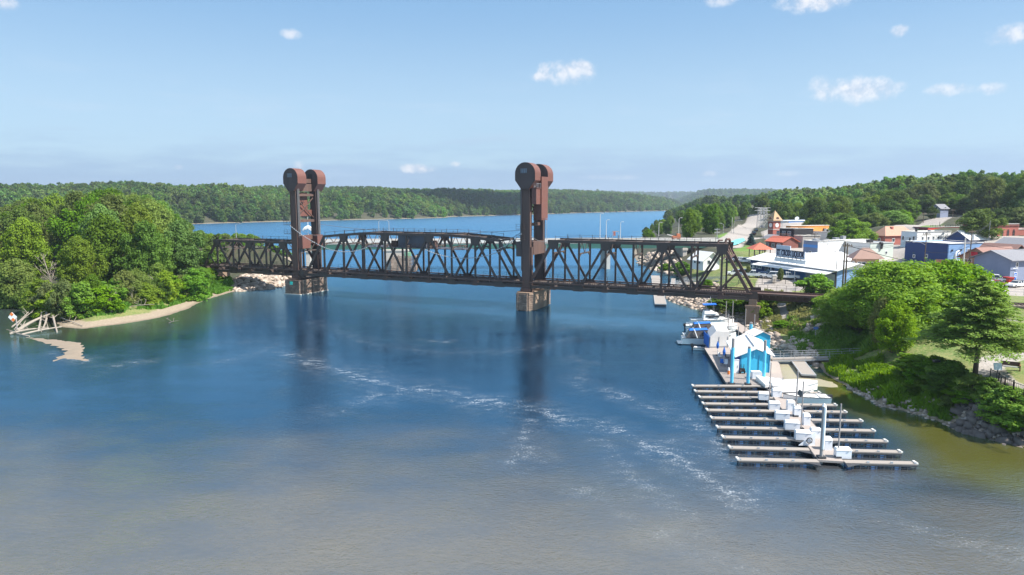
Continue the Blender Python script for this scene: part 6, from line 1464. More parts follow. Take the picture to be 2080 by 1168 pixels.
# ---------------------------------------------------------------- town
UB = Vector((.94, .34, 0)).normalized(); VB = Vector((-.34, .94, 0)).normalized()
def along(C0, d, px):       # distance from C0 along d at which a vertical line appears at photo column px
    x = (px-CX)/FP; return (x*C0.y-C0.x)/(d.x-x*d.y)
class Bld:
    """near corner C0, one face running along U (to the right), one along V (to the left-back)"""
    def __init__(s, name, lab, px, Y, z0, z1, pxU, pxV, wallU, wallV=None, roof=None, cat='building', par=.5, U=UB, V=VB, LU=None, LV=None, flat=True, rc=None):
        x = (px-CX)/FP*Y; s.C = Vector((x, Y, z0-1.2)); s.U, s.V = U, V
        # camera pitch makes columns drift slightly with depth; columns are matched at ground range
        s.LU = LU or max(2, along(s.C, U, pxU)); s.LV = LV or max(2, along(s.C, V, pxV)); s.h = z1-z0+1.2; s.z0, s.z1 = z0, z1
        s.o = thing(name, lab, cat, s.C); C_, U_, V_, h = s.C, U*s.LU, V*s.LV, Vector((0, 0, s.h)); t = .3
        m_ = MB(); m_.slab([C_, C_+U_, C_+U_+h, C_+h], V*t); s.wu = m_.build('wall', wallU, s.o)
        m_ = MB(); m_.slab([C_+V*(t+.003), C_+V_, C_+V_+h, C_+h+V*(t+.003)], U*t); s.wv = m_.build('wall', wallV or wallU, s.o)
        m_ = MB(); m_.slab([C_+U_+V*t, C_+U_+V_, C_+U_+V_+h, C_+U_+h+V*t], -U*t); m_.build('wall', wallV or wallU, s.o)
        m_ = MB(); m_.slab([C_+V_+U*t, C_+V_+U_-U*t, C_+V_+U_-U*t+h, C_+V_+U*t+h], -V*t); m_.build('wall', wallU, s.o)
        s.par = par
        if flat:
            m_ = MB(); z = h-Vector((0, 0, par)); e = .28; m_.slab([C_+z+U*e+V*e, C_+z+U_-U*e+V*e, C_+z+U_-U*e+V_-V*e, C_+z+U*e+V_-V*e], (0, 0, -.25)); s.rf = m_.build('roof', roof or m_wroof, s.o)
            m_ = MB()
            ee = Vector((0, 0, .05)); w = .42
            for a, b in ((C_+h, C_+U_+h), (C_+h, C_+V_+h), (C_+U_+h, C_+U_+V_+h), (C_+V_+h, C_+U_+V_+h)): m_.bar(a+ee, b+ee, w, .12)
            m_.build('coping', rc or m_par, s.rf)
    def pt(s, face, a, z, out=0.):      # a metres along face from the near corner
        d, n_ = (s.U, -s.V) if face == 'U' else (s.V, -s.U)
        return s.C+d*a+n_*out+Vector((0, 0, z-s.C.z))
    def win(s, face, a, z, w, h, mtl=None, frame=None, nm='window', sill=True):
        d, n_ = (s.U, -s.V) if face == 'U' else (s.V, -s.U); c_ = s.pt(face, a, z)
        m_ = MB(); q = [c_+d*(-w/2)+Vector((0, 0, -h/2)), c_+d*(w/2)+Vector((0, 0, -h/2)), c_+d*(w/2)+Vector((0, 0, h/2)), c_+d*(-w/2)+Vector((0, 0, h/2))]
        m_.slab([p+n_*.012 for p in q], n_*.03); wdw = m_.build(nm, mtl or m_glass, s.o)
        m_ = MB(); f_ = .09
        for a_, b_ in ((0, 1), (1, 2), (2, 3), (3, 0)): m_.bar(q[a_]+n_*.05, q[b_]+n_*.05, f_, f_)
        if nm == 'window' and w > 1.3: m_.bar((q[0]+q[1])/2+n_*.05, (q[2]+q[3])/2+n_*.05, .07, .07)
        if nm == 'window' and h > 1.3 and w <= 1.6: m_.bar((q[0]+q[3])/2+n_*.05, (q[1]+q[2])/2+n_*.05, .06, .06)
        m_.build('frame', frame or m_white, wdw)
    def vent(s, u, v, w, d, h, mtl=None):
        c_ = s.C+s.U*u+s.V*v+Vector((0, 0, s.h-s.par+h/2)); m_ = MB(); m_.box(c_, (w, d, h), math.atan2(s.U.y, s.U.x)); m_.box(c_+Vector((0, 0, h/2+.06)), (w*1.08, d*1.08, .1), math.atan2(s.U.y, s.U.x)); m_.build('roof_unit', mtl or m_grey, s.o)
    def gable(s, zr, axis, mtl, over=.5, gm=None):
        C_, U_, V_, h = s.C, s.U*s.LU, s.V*s.LV, Vector((0, 0, s.h)); r = Vector((0, 0, zr-s.z1)); a, b = (U_, V_) if axis == 'V' else (V_, U_)   # ridge runs along b
        au, bu = a.normalized(), b.normalized(); A = C_+h; rid = A+a/2+r; k = over/(a.length/2)*(zr-s.z1)
        for p0, sg in ((A, -1), (A+a, 1)):
            m_ = MB(); e = p0+au*over*sg-Vector((0, 0, k)); m_.slab([e-bu*over, e+b+bu*over, rid+b+bu*over, rid-bu*over], (0, 0, .16)); m_.build('roof', mtl, s.o)
        for off_, w in ((Vector(), bu*.3), (b-bu*.3, bu*.3)): m_ = MB(); m_.slab([A+off_, A+a+off_, rid+off_-Vector((0, 0, .02))], w); m_.build('gable', gm or m_panel, s.o)
    def hip(s, zr, mtl, over=.6, inset=.35):
        C_, U_, V_, h = s.C, s.U*s.LU, s.V*s.LV, Vector((0, 0, s.h)); A = C_+h-Vector((0, 0, .0)); o_ = [A-s.U*over-s.V*over, A+U_+s.U*over-s.V*over, A+U_+V_+s.U*over+s.V*over, A+V_-s.U*over+s.V*over]
        c_ = A+U_/2+V_/2+Vector((0, 0, zr-s.z1)); dl = (s.U if s.LU >= s.LV else s.V)*max(0, abs(s.LU-s.LV)/2+.01)
        m_ = MB(); e0, e1 = c_-dl, c_+dl
        if s.LU >= s.LV: fs = [(0, 1, 5, 4), (1, 2, 5), (2, 3, 4, 5), (3, 0, 4)]
        else: fs = [(0, 1, 4), (1, 2, 5, 4), (2, 3, 5), (3, 0, 4, 5)]
        m_.add(o_+[e0, e1], fs+[(3, 2, 1, 0)]); return m_.build('roof', mtl, s.o)
def wall_mat(nm, c, **k): return mat(nm, c, rough=.85, var=k.pop('var', .1), scale=.5, streak=True, **k)
brick = wall_mat('red_brick', (.33, .10, .075), var=.2, col2=(.24, .075, .06), amt=.5, tilez=.24)
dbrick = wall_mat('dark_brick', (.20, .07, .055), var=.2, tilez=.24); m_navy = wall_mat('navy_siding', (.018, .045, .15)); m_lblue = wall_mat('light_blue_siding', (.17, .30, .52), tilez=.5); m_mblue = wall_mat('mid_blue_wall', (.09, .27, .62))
m_sal = mat('salmon_shingle_roof', (.44, .24, .17), rough=.9, var=.15, scale=2.); m_red = wall_mat('red_metal_wall', (.52, .045, .03)); m_red_shade = wall_mat('dark_red_wall', (.14, .02, .025)); m_orw = wall_mat('orange_wall', (.55, .22, .05)); m_wst = wall_mat('white_stucco', (.72, .72, .70), var=.06)
m_gst = wall_mat('grey_green_stucco', (.50, .56, .50)); m_brf = mat('brown_standing_seam_roof', (.25, .145, .11), rough=.5, var=.1, scale=1.); m_grf = mat('grey_shingle_roof', (.20, .20, .22), rough=.9, var=.15, scale=2.); m_bshr = mat('brown_shingle_roof', (.25, .14, .115), rough=.9, var=.15, scale=2.)
m_gb = wall_mat('grey_blue_siding', (.21, .25, .36), tilez=.3); m_tan = wall_mat('tan_siding', (.38, .24, .17), tilez=.3); m_wood = mat('cedar_deck_wood', (.45, .22, .10), rough=.8, var=.2, scale=1.5); m_blk = wall_mat('black_siding', (.02, .02, .025)); m_pk = wall_mat('pink_plaster', (.60, .44, .36)); m_tile = mat('red_tile_roof', (.48, .12, .07), rough=.8, var=.15, scale=2.); m_tgr = wall_mat('weathered_grey_boards', (.30, .28, .27))
# liquor store: long facade to the left, low white roof
U1 = Vector((.96, .28, 0)).normalized(); V1 = Vector((-.28, .96, 0)).normalized()
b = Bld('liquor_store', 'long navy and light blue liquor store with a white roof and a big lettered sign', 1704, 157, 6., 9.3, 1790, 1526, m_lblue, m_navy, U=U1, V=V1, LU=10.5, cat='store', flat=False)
b.gable(10.6, 'V', m_wroof, over=.9, gm=m_wst); LS = b
for a in (.5, 2.6): b.win('V', b.LV-1.6-a*1.0, 7.6, 1.5, 1.3)
def fa(px): return along(b.C, b.V, px)
m_ = MB(); a0, a1 = fa(1640), fa(1576); q = b.pt('V', a0, 6, .02); m_.slab([b.pt('V', a0, 4.9, .02), b.pt('V', a1, 4.9, .02), b.pt('V', a1, 8.2, .02), b.pt('V', a0, 8.2, .02)], -b.U*.06); m_.build('light_blue_panel', m_mblue, b.o)
m_ = MB(); m_.slab([b.pt('V', fa(1700), 4.9, .02), b.pt('V', a0-.05, 4.9, .02), b.pt('V', a0-.05, 8.2, .02), b.pt('V', fa(1700), 8.2, .02)], -b.U*.06); m_.build('pale_panel', wall_mat('pale_blue_grey_wall', (.36, .42, .50)), b.o)
m_ = MB(); a2, a3 = fa(1702), fa(1550); m_.slab([b.pt('V', a2, 8.85, .05), b.pt('V', a3, 8.85, .05), b.pt('V', a3, 8.2, 3.4), b.pt('V', a2, 8.2, 3.4)], (0, 0, .14)); m_.build('canopy', m_wroof, b.o)
m_ = MB()
for px_ in (1552, 1590, 1640): m_.box(b.pt('V', fa(px_), 6.6, 3.2), (.14, .14, 3.2))
m_.build('canopy_post', m_white, b.o)
b.win('V', fa(1609), 7.2, 1.5, 1.0); b.win('V', fa(1560), 7.0, 1.3, 2.2, m_black, nm='door'); b.win('V', fa(1530), 7.5, 1.3, 1.3)
SG = thing('store_sign', 'pale rooftop sign board reading ST. CROIX LIQUOR above the liquor store canopy', 'sign', b.pt('V', fa(1639), 9.6, .3)); s0, s1 = fa(1639.5), fa(1580.5)
m_ = MB(); zt = 12.7; m_.slab([b.pt('V', s0, 10.9, .5), b.pt('V', s1, 10.9, .5), b.pt('V', s1, zt, .5), b.pt('V', s0, zt, .5)], b.U*.2); m_.slab([b.pt('V', (s0+s1)/2, zt+.01, .5), b.pt('V', s1, zt+.01, .5), b.pt('V', s1, zt+1.1, .5), b.pt('V', (s0+s1)/2, zt+1.1, .5)], b.U*.2); m_.build('board', wall_mat('pale_sign_board', (.55, .60, .70)), SG)
m_ = MB()
for z_ in (10.86, zt): m_.bar(b.pt('V', s0, z_, .6), b.pt('V', s1, z_, .6), .1, .12)
for t_ in np.linspace(0, 1, 8): m_.bar(b.pt('V', s0+(s1-s0)*t_, 9.4, .2), b.pt('V', s0+(s1-s0)*t_, 10.9, .4), .1, .1)
m_.build('frame', m_black, SG)
def text(body, size, parent, origin, xd, zd, mtl, name='lettering', ext=.03, align='CENTER', xs=1.):
    cu = bpy.data.curves.new('txt', 'FONT'); cu.body = body; cu.size = size; cu.extrude = ext; cu.align_x = align; cu.align_y = 'CENTER'; cu.offset = size*.018
    tmp = bpy.data.objects.new('txt', cu); C.objects.link(tmp); bpy.context.view_layer.update(); xs = xs/tmp.dimensions.x if xs > 3 else xs; dg = bpy.context.evaluated_depsgraph_get(); me_ = bpy.data.meshes.new_from_object(tmp.evaluated_get(dg)); bpy.data.objects.remove(tmp)
    x = Vector(xd).normalized(); y = Vector(zd).normalized(); n_ = x.cross(y); top = parent
    while top.parent: top = top.parent
    Mx = Matrix(((x.x*xs, y.x, n_.x, 0), (x.y*xs, y.y, n_.y, 0), (x.z*xs, y.z, n_.z, 0), (0, 0, 0, 1))); me_.transform(Matrix.Translation(Vector(origin)-OFF[top.name]) @ Mx); me_.materials.clear(); me_.materials.append(mtl)
    return coll(bpy.data.objects.new(name, me_), parent)
L_ = s1-s0
text('ST. CROIX LIQUOR', 1.95, SG, b.pt('V', (s0+s1)/2, 11.85, .56), -b.V, (0, 0, 1), mat('navy_lettering', (.01, .012, .05)), xs=L_*.95)
m_ = MB(); m_.slab([b.pt('V', s0-.3, 9.6, .55), b.pt('V', s1+.6, 9.6, .55), b.pt('V', s1+.6, 10.6, .35), b.pt('V', s0-.3, 10.6, .35)], b.U*.1); m_.build('ice_white_band', m_white, SG)
# kiosk with brown hip roof
b = Bld('depot_kiosk', 'small building with brown metal hip roof and dark windows behind the two thick poles', 1741, 166, 6.2, 11.2, 1772, 1727, m_tan, flat=False, LU=5.2, LV=3.6, U=Vector((.98, -.17, 0)), V=Vector((.17, .98, 0))); b.hip(13.7, m_brf, 1.1)
for a in (1.3, 3.9): b.win('U', a, 9.5, 1.9, 1.7)
b.win('V', 1.8, 9.5, 1.6, 1.7)
# big white flat-roofed block
b = Bld('white_block', 'large white flat roofed building behind the brown roofed kiosk', 1682, 214, 6.8, 12.8, 1765, 1676, m_wst, m_wst, par=.6); b.vent(8, 5, 1.5, 1.5, 1.); b.vent(14, 8, 1.2, 1.2, 1.3); b.win('U', 11, 9, 1.2, .8); b.win('U', 3, 8.4, 1.1, 2.2, m_grey, nm='door')
b = Bld('pale_green_block', 'pale grey green flat building joined to the right of the large white block', 1768, 207, 6.8, 12.4, 1815, 1764, m_gst, m_wst, par=.5, LV=12)
b.win('U', 6.5, 9.4, .8, .8); b.vent(4, 4, 1.4, 1.4, 1.2, m_black); 
m_ = MB(); m_.path([b.pt('U', 4.2, 10.6, .2), b.pt('U', 4.2, 12.3, .5), b.pt('U', 3.2, 12.4, .5)], .35, 8); m_.build('exhaust_duct', m_black, b.o)
b = Bld('low_white_shed', 'low white roofed building between the liquor store and the kiosk', 1655, 186, 6., 8.8, 1725, 1640, m_wst, m_wst, LU=15, LV=12, flat=False); b.gable(10.4, 'U', m_wroof, over=.5, gm=m_wst); b.win('U', 12, 7.6, 1.1, 1.4); b.win('U', 8.5, 7., 1., 2., mat('ochre_door', (.5, .25, .05)), nm='door')
b = Bld('blue_trim_building', 'white building with its left wall greyed as shade, a blue band and white roof left of the large white block', 1662, 206, 7., 13.0, 1681, 1632, m_wst, m_gb, par=.4)  # grey-blue left wall stands in for white wall in shade
m_ = MB(); m_.slab([b.pt('V', .2, 11.0, .02), b.pt('V', b.LV, 11.0, .02), b.pt('V', b.LV, 11.85, .02), b.pt('V', .2, 11.85, .02)], -b.U*.06); m_.build('blue_band', m_mblue, b.o); b.win('V', 3, 9, 1., 1.8, m_black, nm='door'); b.vent(4, 5, 1.5, 1.5, .8)
b = Bld('rear_white_roof_building', 'flat white roofed building with roof units behind the blue banded one', 1690, 262, 8., 13.2, 1700, 1612, m_pk, m_wst, par=.3, LU=14); 
for k in range(5): b.vent(3+k*2, 4+k*3.2, 1.2, 1., 1., m_black if k % 2 else m_grey)
b = Bld('grey_board_building', 'narrow weathered grey building right of the black balcony building', 1630, 250, 7.5, 12.4, 1633, 1612, m_tgr, m_tgr, LU=8, par=.2)
b = Bld('balcony_building', 'black two storey building with balconies in front of the clock tower', 1612, 258, 7.6, 14.6, 1617, 1582, m_blk, m_blk, roof=m_grf, LU=9, par=.2)
for z_ in (9.6, 12.8):
    for a in (2.5, 5.5, 8.5): b.win('V', a, z_, 1.6, 1.5)
    m_ = MB(); m_.slab([b.pt('V', .2, z_-1.2, 0), b.pt('V', b.LV, z_-1.2, 0), b.pt('V', b.LV, z_-1.2, 1.8), b.pt('V', .2, z_-1.2, 1.8)], (0, 0, .12)); bl = m_.build('balcony', m_blk, b.o)
    m_ = MB()
    for i in range(12): m_.box(b.pt('V', .3+i*(b.LV-.5)/11, z_-.6, 1.75), (.06, .06, 1.1))
    m_.bar(b.pt('V', .2, z_-.1, 1.75), b.pt('V', b.LV, z_-.1, 1.75), .07, .07); m_.build('railing', m_wood, bl)
b = Bld('red_roof_diner', 'low dark building with a red orange roof below the clock tower', 1590, 248, 7.6, 10.3, 1596, 1556, dbrick, dbrick, flat=False, LU=7); b.gable(12.0, 'V', m_tile, gm=dbrick)
for a in (2, 5, 8): b.win('V', a, 9, 1.4, 1.2)
b = Bld('grey_roof_shop', 'low shop with a long grey roof at the foot of the clock tower', 1583, 285, 7.6, 9.4, 1590, 1548, m_pk, m_pk, flat=False, LU=7); b.gable(10.7, 'V', m_grf, gm=m_pk)
# clock tower
b = Bld('clock_tower', 'red brick clock tower with a steep tan pyramid roof', 1569, 308, 8.5, 16.3, 1583.5, 1558.5, brick, dbrick, flat=False, cat='clock tower')  # left wall in darker brick as painted shade, right wall as lit
C_ = b.C; ap = C_+b.U*b.LU/2+b.V*b.LV/2; m_ = MB(); zt = 16.3; ov = .7; o4 = [C_-b.U*ov-b.V*ov, C_+b.U*(b.LU+ov)-b.V*ov, C_+b.U*(b.LU+ov)+b.V*(b.LV+ov), C_-b.U*ov+b.V*(b.LV+ov)]
o4 = [Vector((p.x, p.y, zt)) for p in o4]; m_.add(o4+[Vector((ap.x, ap.y, 20.8))], [(0, 1, 4), (1, 2, 4), (2, 3, 4), (3, 0, 4), (3, 2, 1, 0)]); rfo = m_.build('roof', mat('tan_roof', (.40, .26, .14), rough=.8, var=.1), b.o)
for fc, L2 in (('U', b.LU), ('V', b.LV)):
    d, n_ = (b.U, -b.V) if fc == 'U' else (b.V, -b.U); c0 = b.pt(fc, L2/2, 14.2, .02)
    m_ = MB(); m_.tube(c0, c0+n_*.12, .95, n=20); ck = m_.build('clock_face', m_white, b.o)
    m_ = MB(); m_.bar(c0+n_*.16, c0+n_*.16+Vector((0, 0, .7)), .09, .04); m_.bar(c0+n_*.16, c0+n_*.16+d*.45+Vector((0, 0, .15)), .1, .04)
    for i in range(12): a = i*math.pi/6; m_.box(c0+n_*.14+d*.8*math.cos(a)+Vector((0, 0, .8*math.sin(a))), (.09, .09, .09))
    m_.build('clock_hands', m_black, ck)
    m_ = MB(); m_.tube(b.pt(fc, L2/2, 17.1, ov*.4)+n_*.1, b.pt(fc, L2/2, 17.1, ov*.4)+n_*.0-n_*1.2, .75, n=14); m_.build('dormer', mat('dark_bronze', (.10, .04, .03)), rfo)
    m_ = MB()
    for z_ in (12.3, 15.9): m_.slab([b.pt(fc, 0, z_, .02), b.pt(fc, L2, z_, .02), b.pt(fc, L2, z_+.22, .02), b.pt(fc, 0, z_+.22, .02)], n_*.06)
    m_.build('stone_band', m_par, b.o)
b = Bld('orange_building', 'building with a long bright orange wall behind the balcony building', 1604, 272, 8.6, 15.2, 1682, 1600, m_orw, m_orw, LV=2.5, par=.3); 
for a in (3, 7, 11, 15): b.win('U', a, 10.8, 1.2, 1.2, m_black)
b = Bld('white_roof_hall', 'low hall with a white and blue roof beside the orange building', 1600, 330, 9.2, 15.4, 1680, 1595, m_mblue, m_wst, LU=26, LV=14, par=.1)
m_ = MB(); p = b.pt('U', 6, 14.4, -1); m_.tube(p, p+Vector((0, 0, 2)), .12); m_.tube(p+Vector((0, 0, 1.6)), p+Vector((-.6, -.8, 2.3)), .2, 1.0, 12); m_.build('satellite_dish', m_white, b.o)
# hip-roofed salmon building and red block
b = Bld('salmon_roof_building', 'brick building with a broad salmon coloured hip roof', 1797, 246, 9., 12.6, 1856, 1772, brick, brick, flat=False); b.hip(15.9, m_sal, .6)
for a in (3, 7): b.win('V', a*.8, 11, 1.2, 1.4)
b.win('U', 4, 11, 1.2, 1.3); m_ = MB(); m_.box(b.pt('U', 5, 14.4, -2), (.9, .9, 2.6), .35); m_.build('chimney', brick, b.o)
b = Bld('red_block', 'long red metal walled block with its left side darkened as shade behind the white building', 1883, 258, 9.5, 15.2, 1946, 1853, m_red, m_red_shade, roof=m_grf, par=.3)  # left wall is the same red darkened to look unlit
m_ = MB()
for i in range(14): m_.box(b.pt('U', 1+i*1.3, 15.6, 0), (.1, .1, .8))
m_.bar(b.pt('U', 1, 15.9, 0), b.pt('U', 18, 15.9, 0), .1, .1); m_.build('roof_railing', m_black, b.o)
b = Bld('white_two_storey', 'white two storey building with small dark windows above the blue emblem building', 1862, 224, 8., 15.0, 1930, 1829, m_wst, wall_mat('white_stucco_shade_side', (.52, .60, .66)), roof=m_grf, par=.25)  # left wall tinted blue-grey as the unlit side of white stucco
for a in (2.4, 5.0, 7.2, 9.4, 12.6): b.win('U', a, 12.6, .8, 1.5); b.win('U', a, 9.8, .8, 1.3)
for a, z_ in ((1.2, 12.9), (2.6, 12.4), (5.2, 12.8), (5.4, 9.2)): b.win('V', a, z_, .8, 1.3)
b.vent(3, 3, .5, .5, 1.4, m_black); b.vent(9, 3, .7, .7, .6)
b = Bld('blue_emblem_building', 'blue building with the left wall coloured navy as shade and a white swirl emblem', 1928, 188, 6.8, 13.4, 2006, 1839, m_lblue, m_navy, par=.35)  # left wall navy, right wall light: shade and sun put into the colours
NVB = b
for a, z_ in ((6.5, 9.6), (10.5, 9.2)): b.win('V', a, z_, .7, .9)
for a in (1.2, 4.6, 10.2): m_ = MB(); m_.box(b.pt('U', a, 11.6, .12), (.35, .35, .45), .35); m_.build('wall_lamp', m_black, b.o)
b.win('U', 7.6, 10.4, 1.2, 2.8, mat('dark_grey_panel', (.10, .09, .12)), nm='door'); b.win('U', 1.8, 7.9, 1.0, 2.0, m_wst, nm='door')
em = MB(); pts = []
for i in range(26): a = R(70)+i*R(11.0); rr_ = 1.45; pts.append(b.pt('U', 3.7+rr_*math.cos(a)*.85, 9.9+rr_*math.sin(a), .08))
for i in range(25): em.bar(pts[i], pts[i+1], .1, .18+.55*math.sin(math.pi*(i+.5)/25), up=(0, 0, 1)) if False else em.tube(pts[i], pts[i+1], .12+.2*math.sin(math.pi*i/25), .12+.2*math.sin(math.pi*(i+1)/25), 6)
em.path([b.pt('U', 4.6, 8.9, .08), b.pt('U', 5.4, 9.4, .08), b.pt('U', 6.2, 8.9, .08)], .18, 6); em.path([b.pt('U', 3.6, 10.4, .08), b.pt('U', 4.2, 10.9, .08), b.pt('U', 4.3, 10.1, .08)], .14, 6); em.build('swirl_emblem', m_white, b.o)
b = Bld('blue_gable_hall', 'dark blue hall with white edged gable rising behind the blue emblem building', 1968, 214, 8., 13.2, 2008, 1922, m_navy, m_navy, flat=False, LU=9); b.gable(15.6, 'U', m_wroof, over=.5, gm=m_navy)
# restaurant with wooden deck
b = Bld('deck_restaurant', 'brown roofed restaurant with a gable porch and raised cedar deck', 2022, 172, 6.4, 10.6, 2052, 1968, m_blk, m_tan, flat=False, LU=12, LV=9, cat='restaurant'); b.gable(13.0, 'U', m_bshr, over=.7, gm=m_tan); RS = b
b.win('V', 3.0, 9.3, 3.6, 1.4); b.win('V', 6.8, 9.3, 2.2, 1.4)
SGN = b.pt('V', 4.1, 11.5, .3); m_ = MB(); m_.slab([b.pt('V', 4.2, 11.0, .12), b.pt('V', 6.0, 11.0, .12), b.pt('V', 6.0, 12.0, .12), b.pt('V', 4.2, 12.0, .12)], -b.U*.08); m_.build('red_sign', mat('red_sign_face', (.45, .01, .03)), b.o)
m_ = MB(); m_.slab([b.pt('V', 2.4, 11.0, .12), b.pt('V', 4.18, 11.0, .12), b.pt('V', 4.18, 11.95, .12), b.pt('V', 2.4, 11.95, .12)], -b.U*.08); m_.build('dark_sign', m_black, b.o)
dkz = 8.5; m_ = MB(); dp = [b.pt('V', -4.5, dkz, 0.1), b.pt('V', 13, dkz, 0.1), b.pt('V', 13, dkz, 3.6), b.pt('V', -4.5, dkz, 3.6)]; m_.slab(dp, (0, 0, -.25)); dk_ = m_.build('deck', m_wood, b.o)
m_ = MB()
for i in range(26): p = dp[3].lerp(dp[2], i/25); m_.box(p+Vector((0, 0, .5)), (.09, .09, 1.1))
for i in range(70): p = dp[3].lerp(dp[2], i/69); m_.box(p+Vector((0, 0, .5)), (.05, .16, .9))
for z_ in (.1, 1.05): m_.bar(dp[3]+Vector((0, 0, z_)), dp[2]+Vector((0, 0, z_)), .12, .1); m_.bar(dp[0]+Vector((0, 0, z_)), dp[3]+Vector((0, 0, z_)), .12, .1)
for i in range(14): p = dp[0].lerp(dp[3], i/13); m_.box(p+Vector((0, 0, .5)), (.07, .16, .9))
m_.build('deck_railing', m_wood, dk_)
m_ = MB()
for i in range(6): p = dp[3].lerp(dp[2], (i+.2)/5.5); m_.box(p+Vector((0, 0, -2.0)), (.22, .22, 3.6))
m_.build('deck_post', m_wood, dk_)
b = Bld('rear_restaurant_wing', 'brown roofed wing behind the restaurant with a dark open side', 2050, 178, 6.6, 10.8, 2080, 2018, m_blk, m_blk, flat=False, LU=8, LV=9); b.gable(13.6, 'V', m_bshr, gm=m_blk)
b = Bld('blue_awning_building', 'dark building with blue awning and grey roof at the right edge behind the restaurant', 2078, 186, 7., 12.0, 2120, 2052, m_mblue, m_navy, flat=False, LU=12, LV=9); b.gable(14.6, 'V', m_grf, gm=m_navy)
b = Bld('grey_blue_building', 'grey blue sided building with a bright blue door at the right edge', 2057, 163, 6., 11.2, 2110, 2050, m_gb, m_gb, flat=False, LU=14, LV=9); b.gable(13.0, 'U', m_grf, over=.9, gm=m_gb)
b.win('U', 2.1, 9.9, .75, 1.1); b.win('U', 1.8, 7.0, 1.05, 2.0, m_bcan, nm='door'); b.win('U', 6, 9.9, .8, 1.1)
text('C', .9, b.o, b.pt('U', 1.8, 7.2, .09), b.U, (0, 0, 1), m_white, 'door_letter')
m_ = MB(); m_.path([b.pt('U', .4, 9.1, .3), b.pt('U', 2.0, 9.1, .3), b.pt('U', 2.1, 8.7, .3)], .07, 5); m_.build('bracket', m_white, b.o)
b = Bld('brick_building', 'two storey red brick building with arched windows at the right edge', 2024, 226, 9.5, 17.4, 2066, 2016, brick, dbrick, roof=m_pk, par=.5, LV=12)
for a in (2.2, 4.9, 7.6): b.win('U', a, 14.2, .95, 2.0, m_black, frame=dbrick); m_ = MB(); c0 = b.pt('U', a, 15.2, .03); m_.tube(c0, c0+(-b.V)*.04, .48, n=14); m_.build('window_arch', m_black, b.o)
for a in (1.6, 4.4, 7.2): b.win('U', a, 10.8, 1.5, 2.0, m_glass)
m_ = MB(); m_.bar(b.pt('U', 0, 16.9, .15), b.pt('U', b.LU, 16.9, .15), .3, .25); m_.build('cornice', dbrick, b.o)
b = Bld('brick_wing', 'lower brick wing to the right of the arched window building', 2064, 230, 9.5, 15.6, 2130, 2058, brick, brick, roof=m_pk, par=.3, LV=11); b.win('U', 4, 13, 1.0, 1.2)
# hillside houses
b = Bld('hillside_house', 'pale blue house with dark porch among the trees on the hill', 1905, 318, 18.5, 21.6, 1925, 1890, m_gb, m_gb, flat=False, LU=5, LV=5); b.gable(23.4, 'U', m_grf, gm=m_gb); b.win('V', 2, 21.5, 1.2, 1.3); b.win('V', 5, 21.5, 1.2, 1.3); b.win('U', 3, 21.5, 1.2, 1.3)
b = Bld('ridge_house', 'grey roofed house on the ridge above the town', 1700, 560, 24, 28.5, 1712, 1680, m_gb, m_gb, flat=False, LU=10, LV=12); b.gable(33, 'V', m_grf, gm=m_wst); b.win('V', 4, 27, 1.4, 1.4)
b = Bld('marina_office', 'small white building with a pale roof below the right end of the highway bridge', 1430, 214, 4.6, 6.8, 1442, 1396, m_wst, m_wst, flat=False, LU=6, LV=7); b.gable(9.0, 'V', m_wroof, gm=m_wst, over=.8); b.win('V', 2, 6, 1., 1.2); b.win('V', 4.4, 6, 1., 1.2); b.win('U', 2, 6, 1., 1.2)
# gazebo
p = hits(1548, 512); p = Vector((YD(1543, 512, 214).x, 214, 7.6)); o = thing('gazebo', 'open timber gazebo with a red pyramid roof near the blue spruce', 'gazebo', p); T_ = Matrix.Translation(p)
m_ = MB(T_)
for x_ in (-2.4, -.8, .8, 2.4):
    for y_ in (-2.4, 2.4): m_.box((x_, y_, 1.3), (.2, .2, 2.7))
m_.build('post', m_tie, o); m_ = MB(T_); s = 3.3; m_.add([(-s, -s, 2.6), (s, -s, 2.6), (s, s, 2.6), (-s, s, 2.6), (0, 0, 4.6)], [(0, 1, 4), (1, 2, 4), (2, 3, 4), (3, 0, 4), (3, 2, 1, 0)]); m_.build('roof', m_tile, o); m_ = MB(T_); m_.box((0, -2.4, .6), (4.8, .1, .8)); m_.build('balustrade', m_tie, o)
# teal covered slope
tl = [hits(1484, 494), hits(1486, 502), hits(1500, 498), hits(1514, 491), hits(1510, 486), hits(1495, 489)]; o = thing('teal_tarpaulin', 'teal tarpaulin sheet spread over the slope beside the street', 'tarpaulin', tl[0])
m_ = MB(); m_.slab([q_+Vector((0, 0, .45)) for q_ in tl], (0, 0, .08)); m_.build('sheet', mat('teal_sheet', (.16, .50, .52), rough=.5, var=.2, scale=.6, bump=.8, bscale=.8), o); m_ = MB()
for q_ in tl: m_.box(q_+Vector((0, 0, .3)), (.3, .3, .5))
m_.build('weight', m_lconc, o)
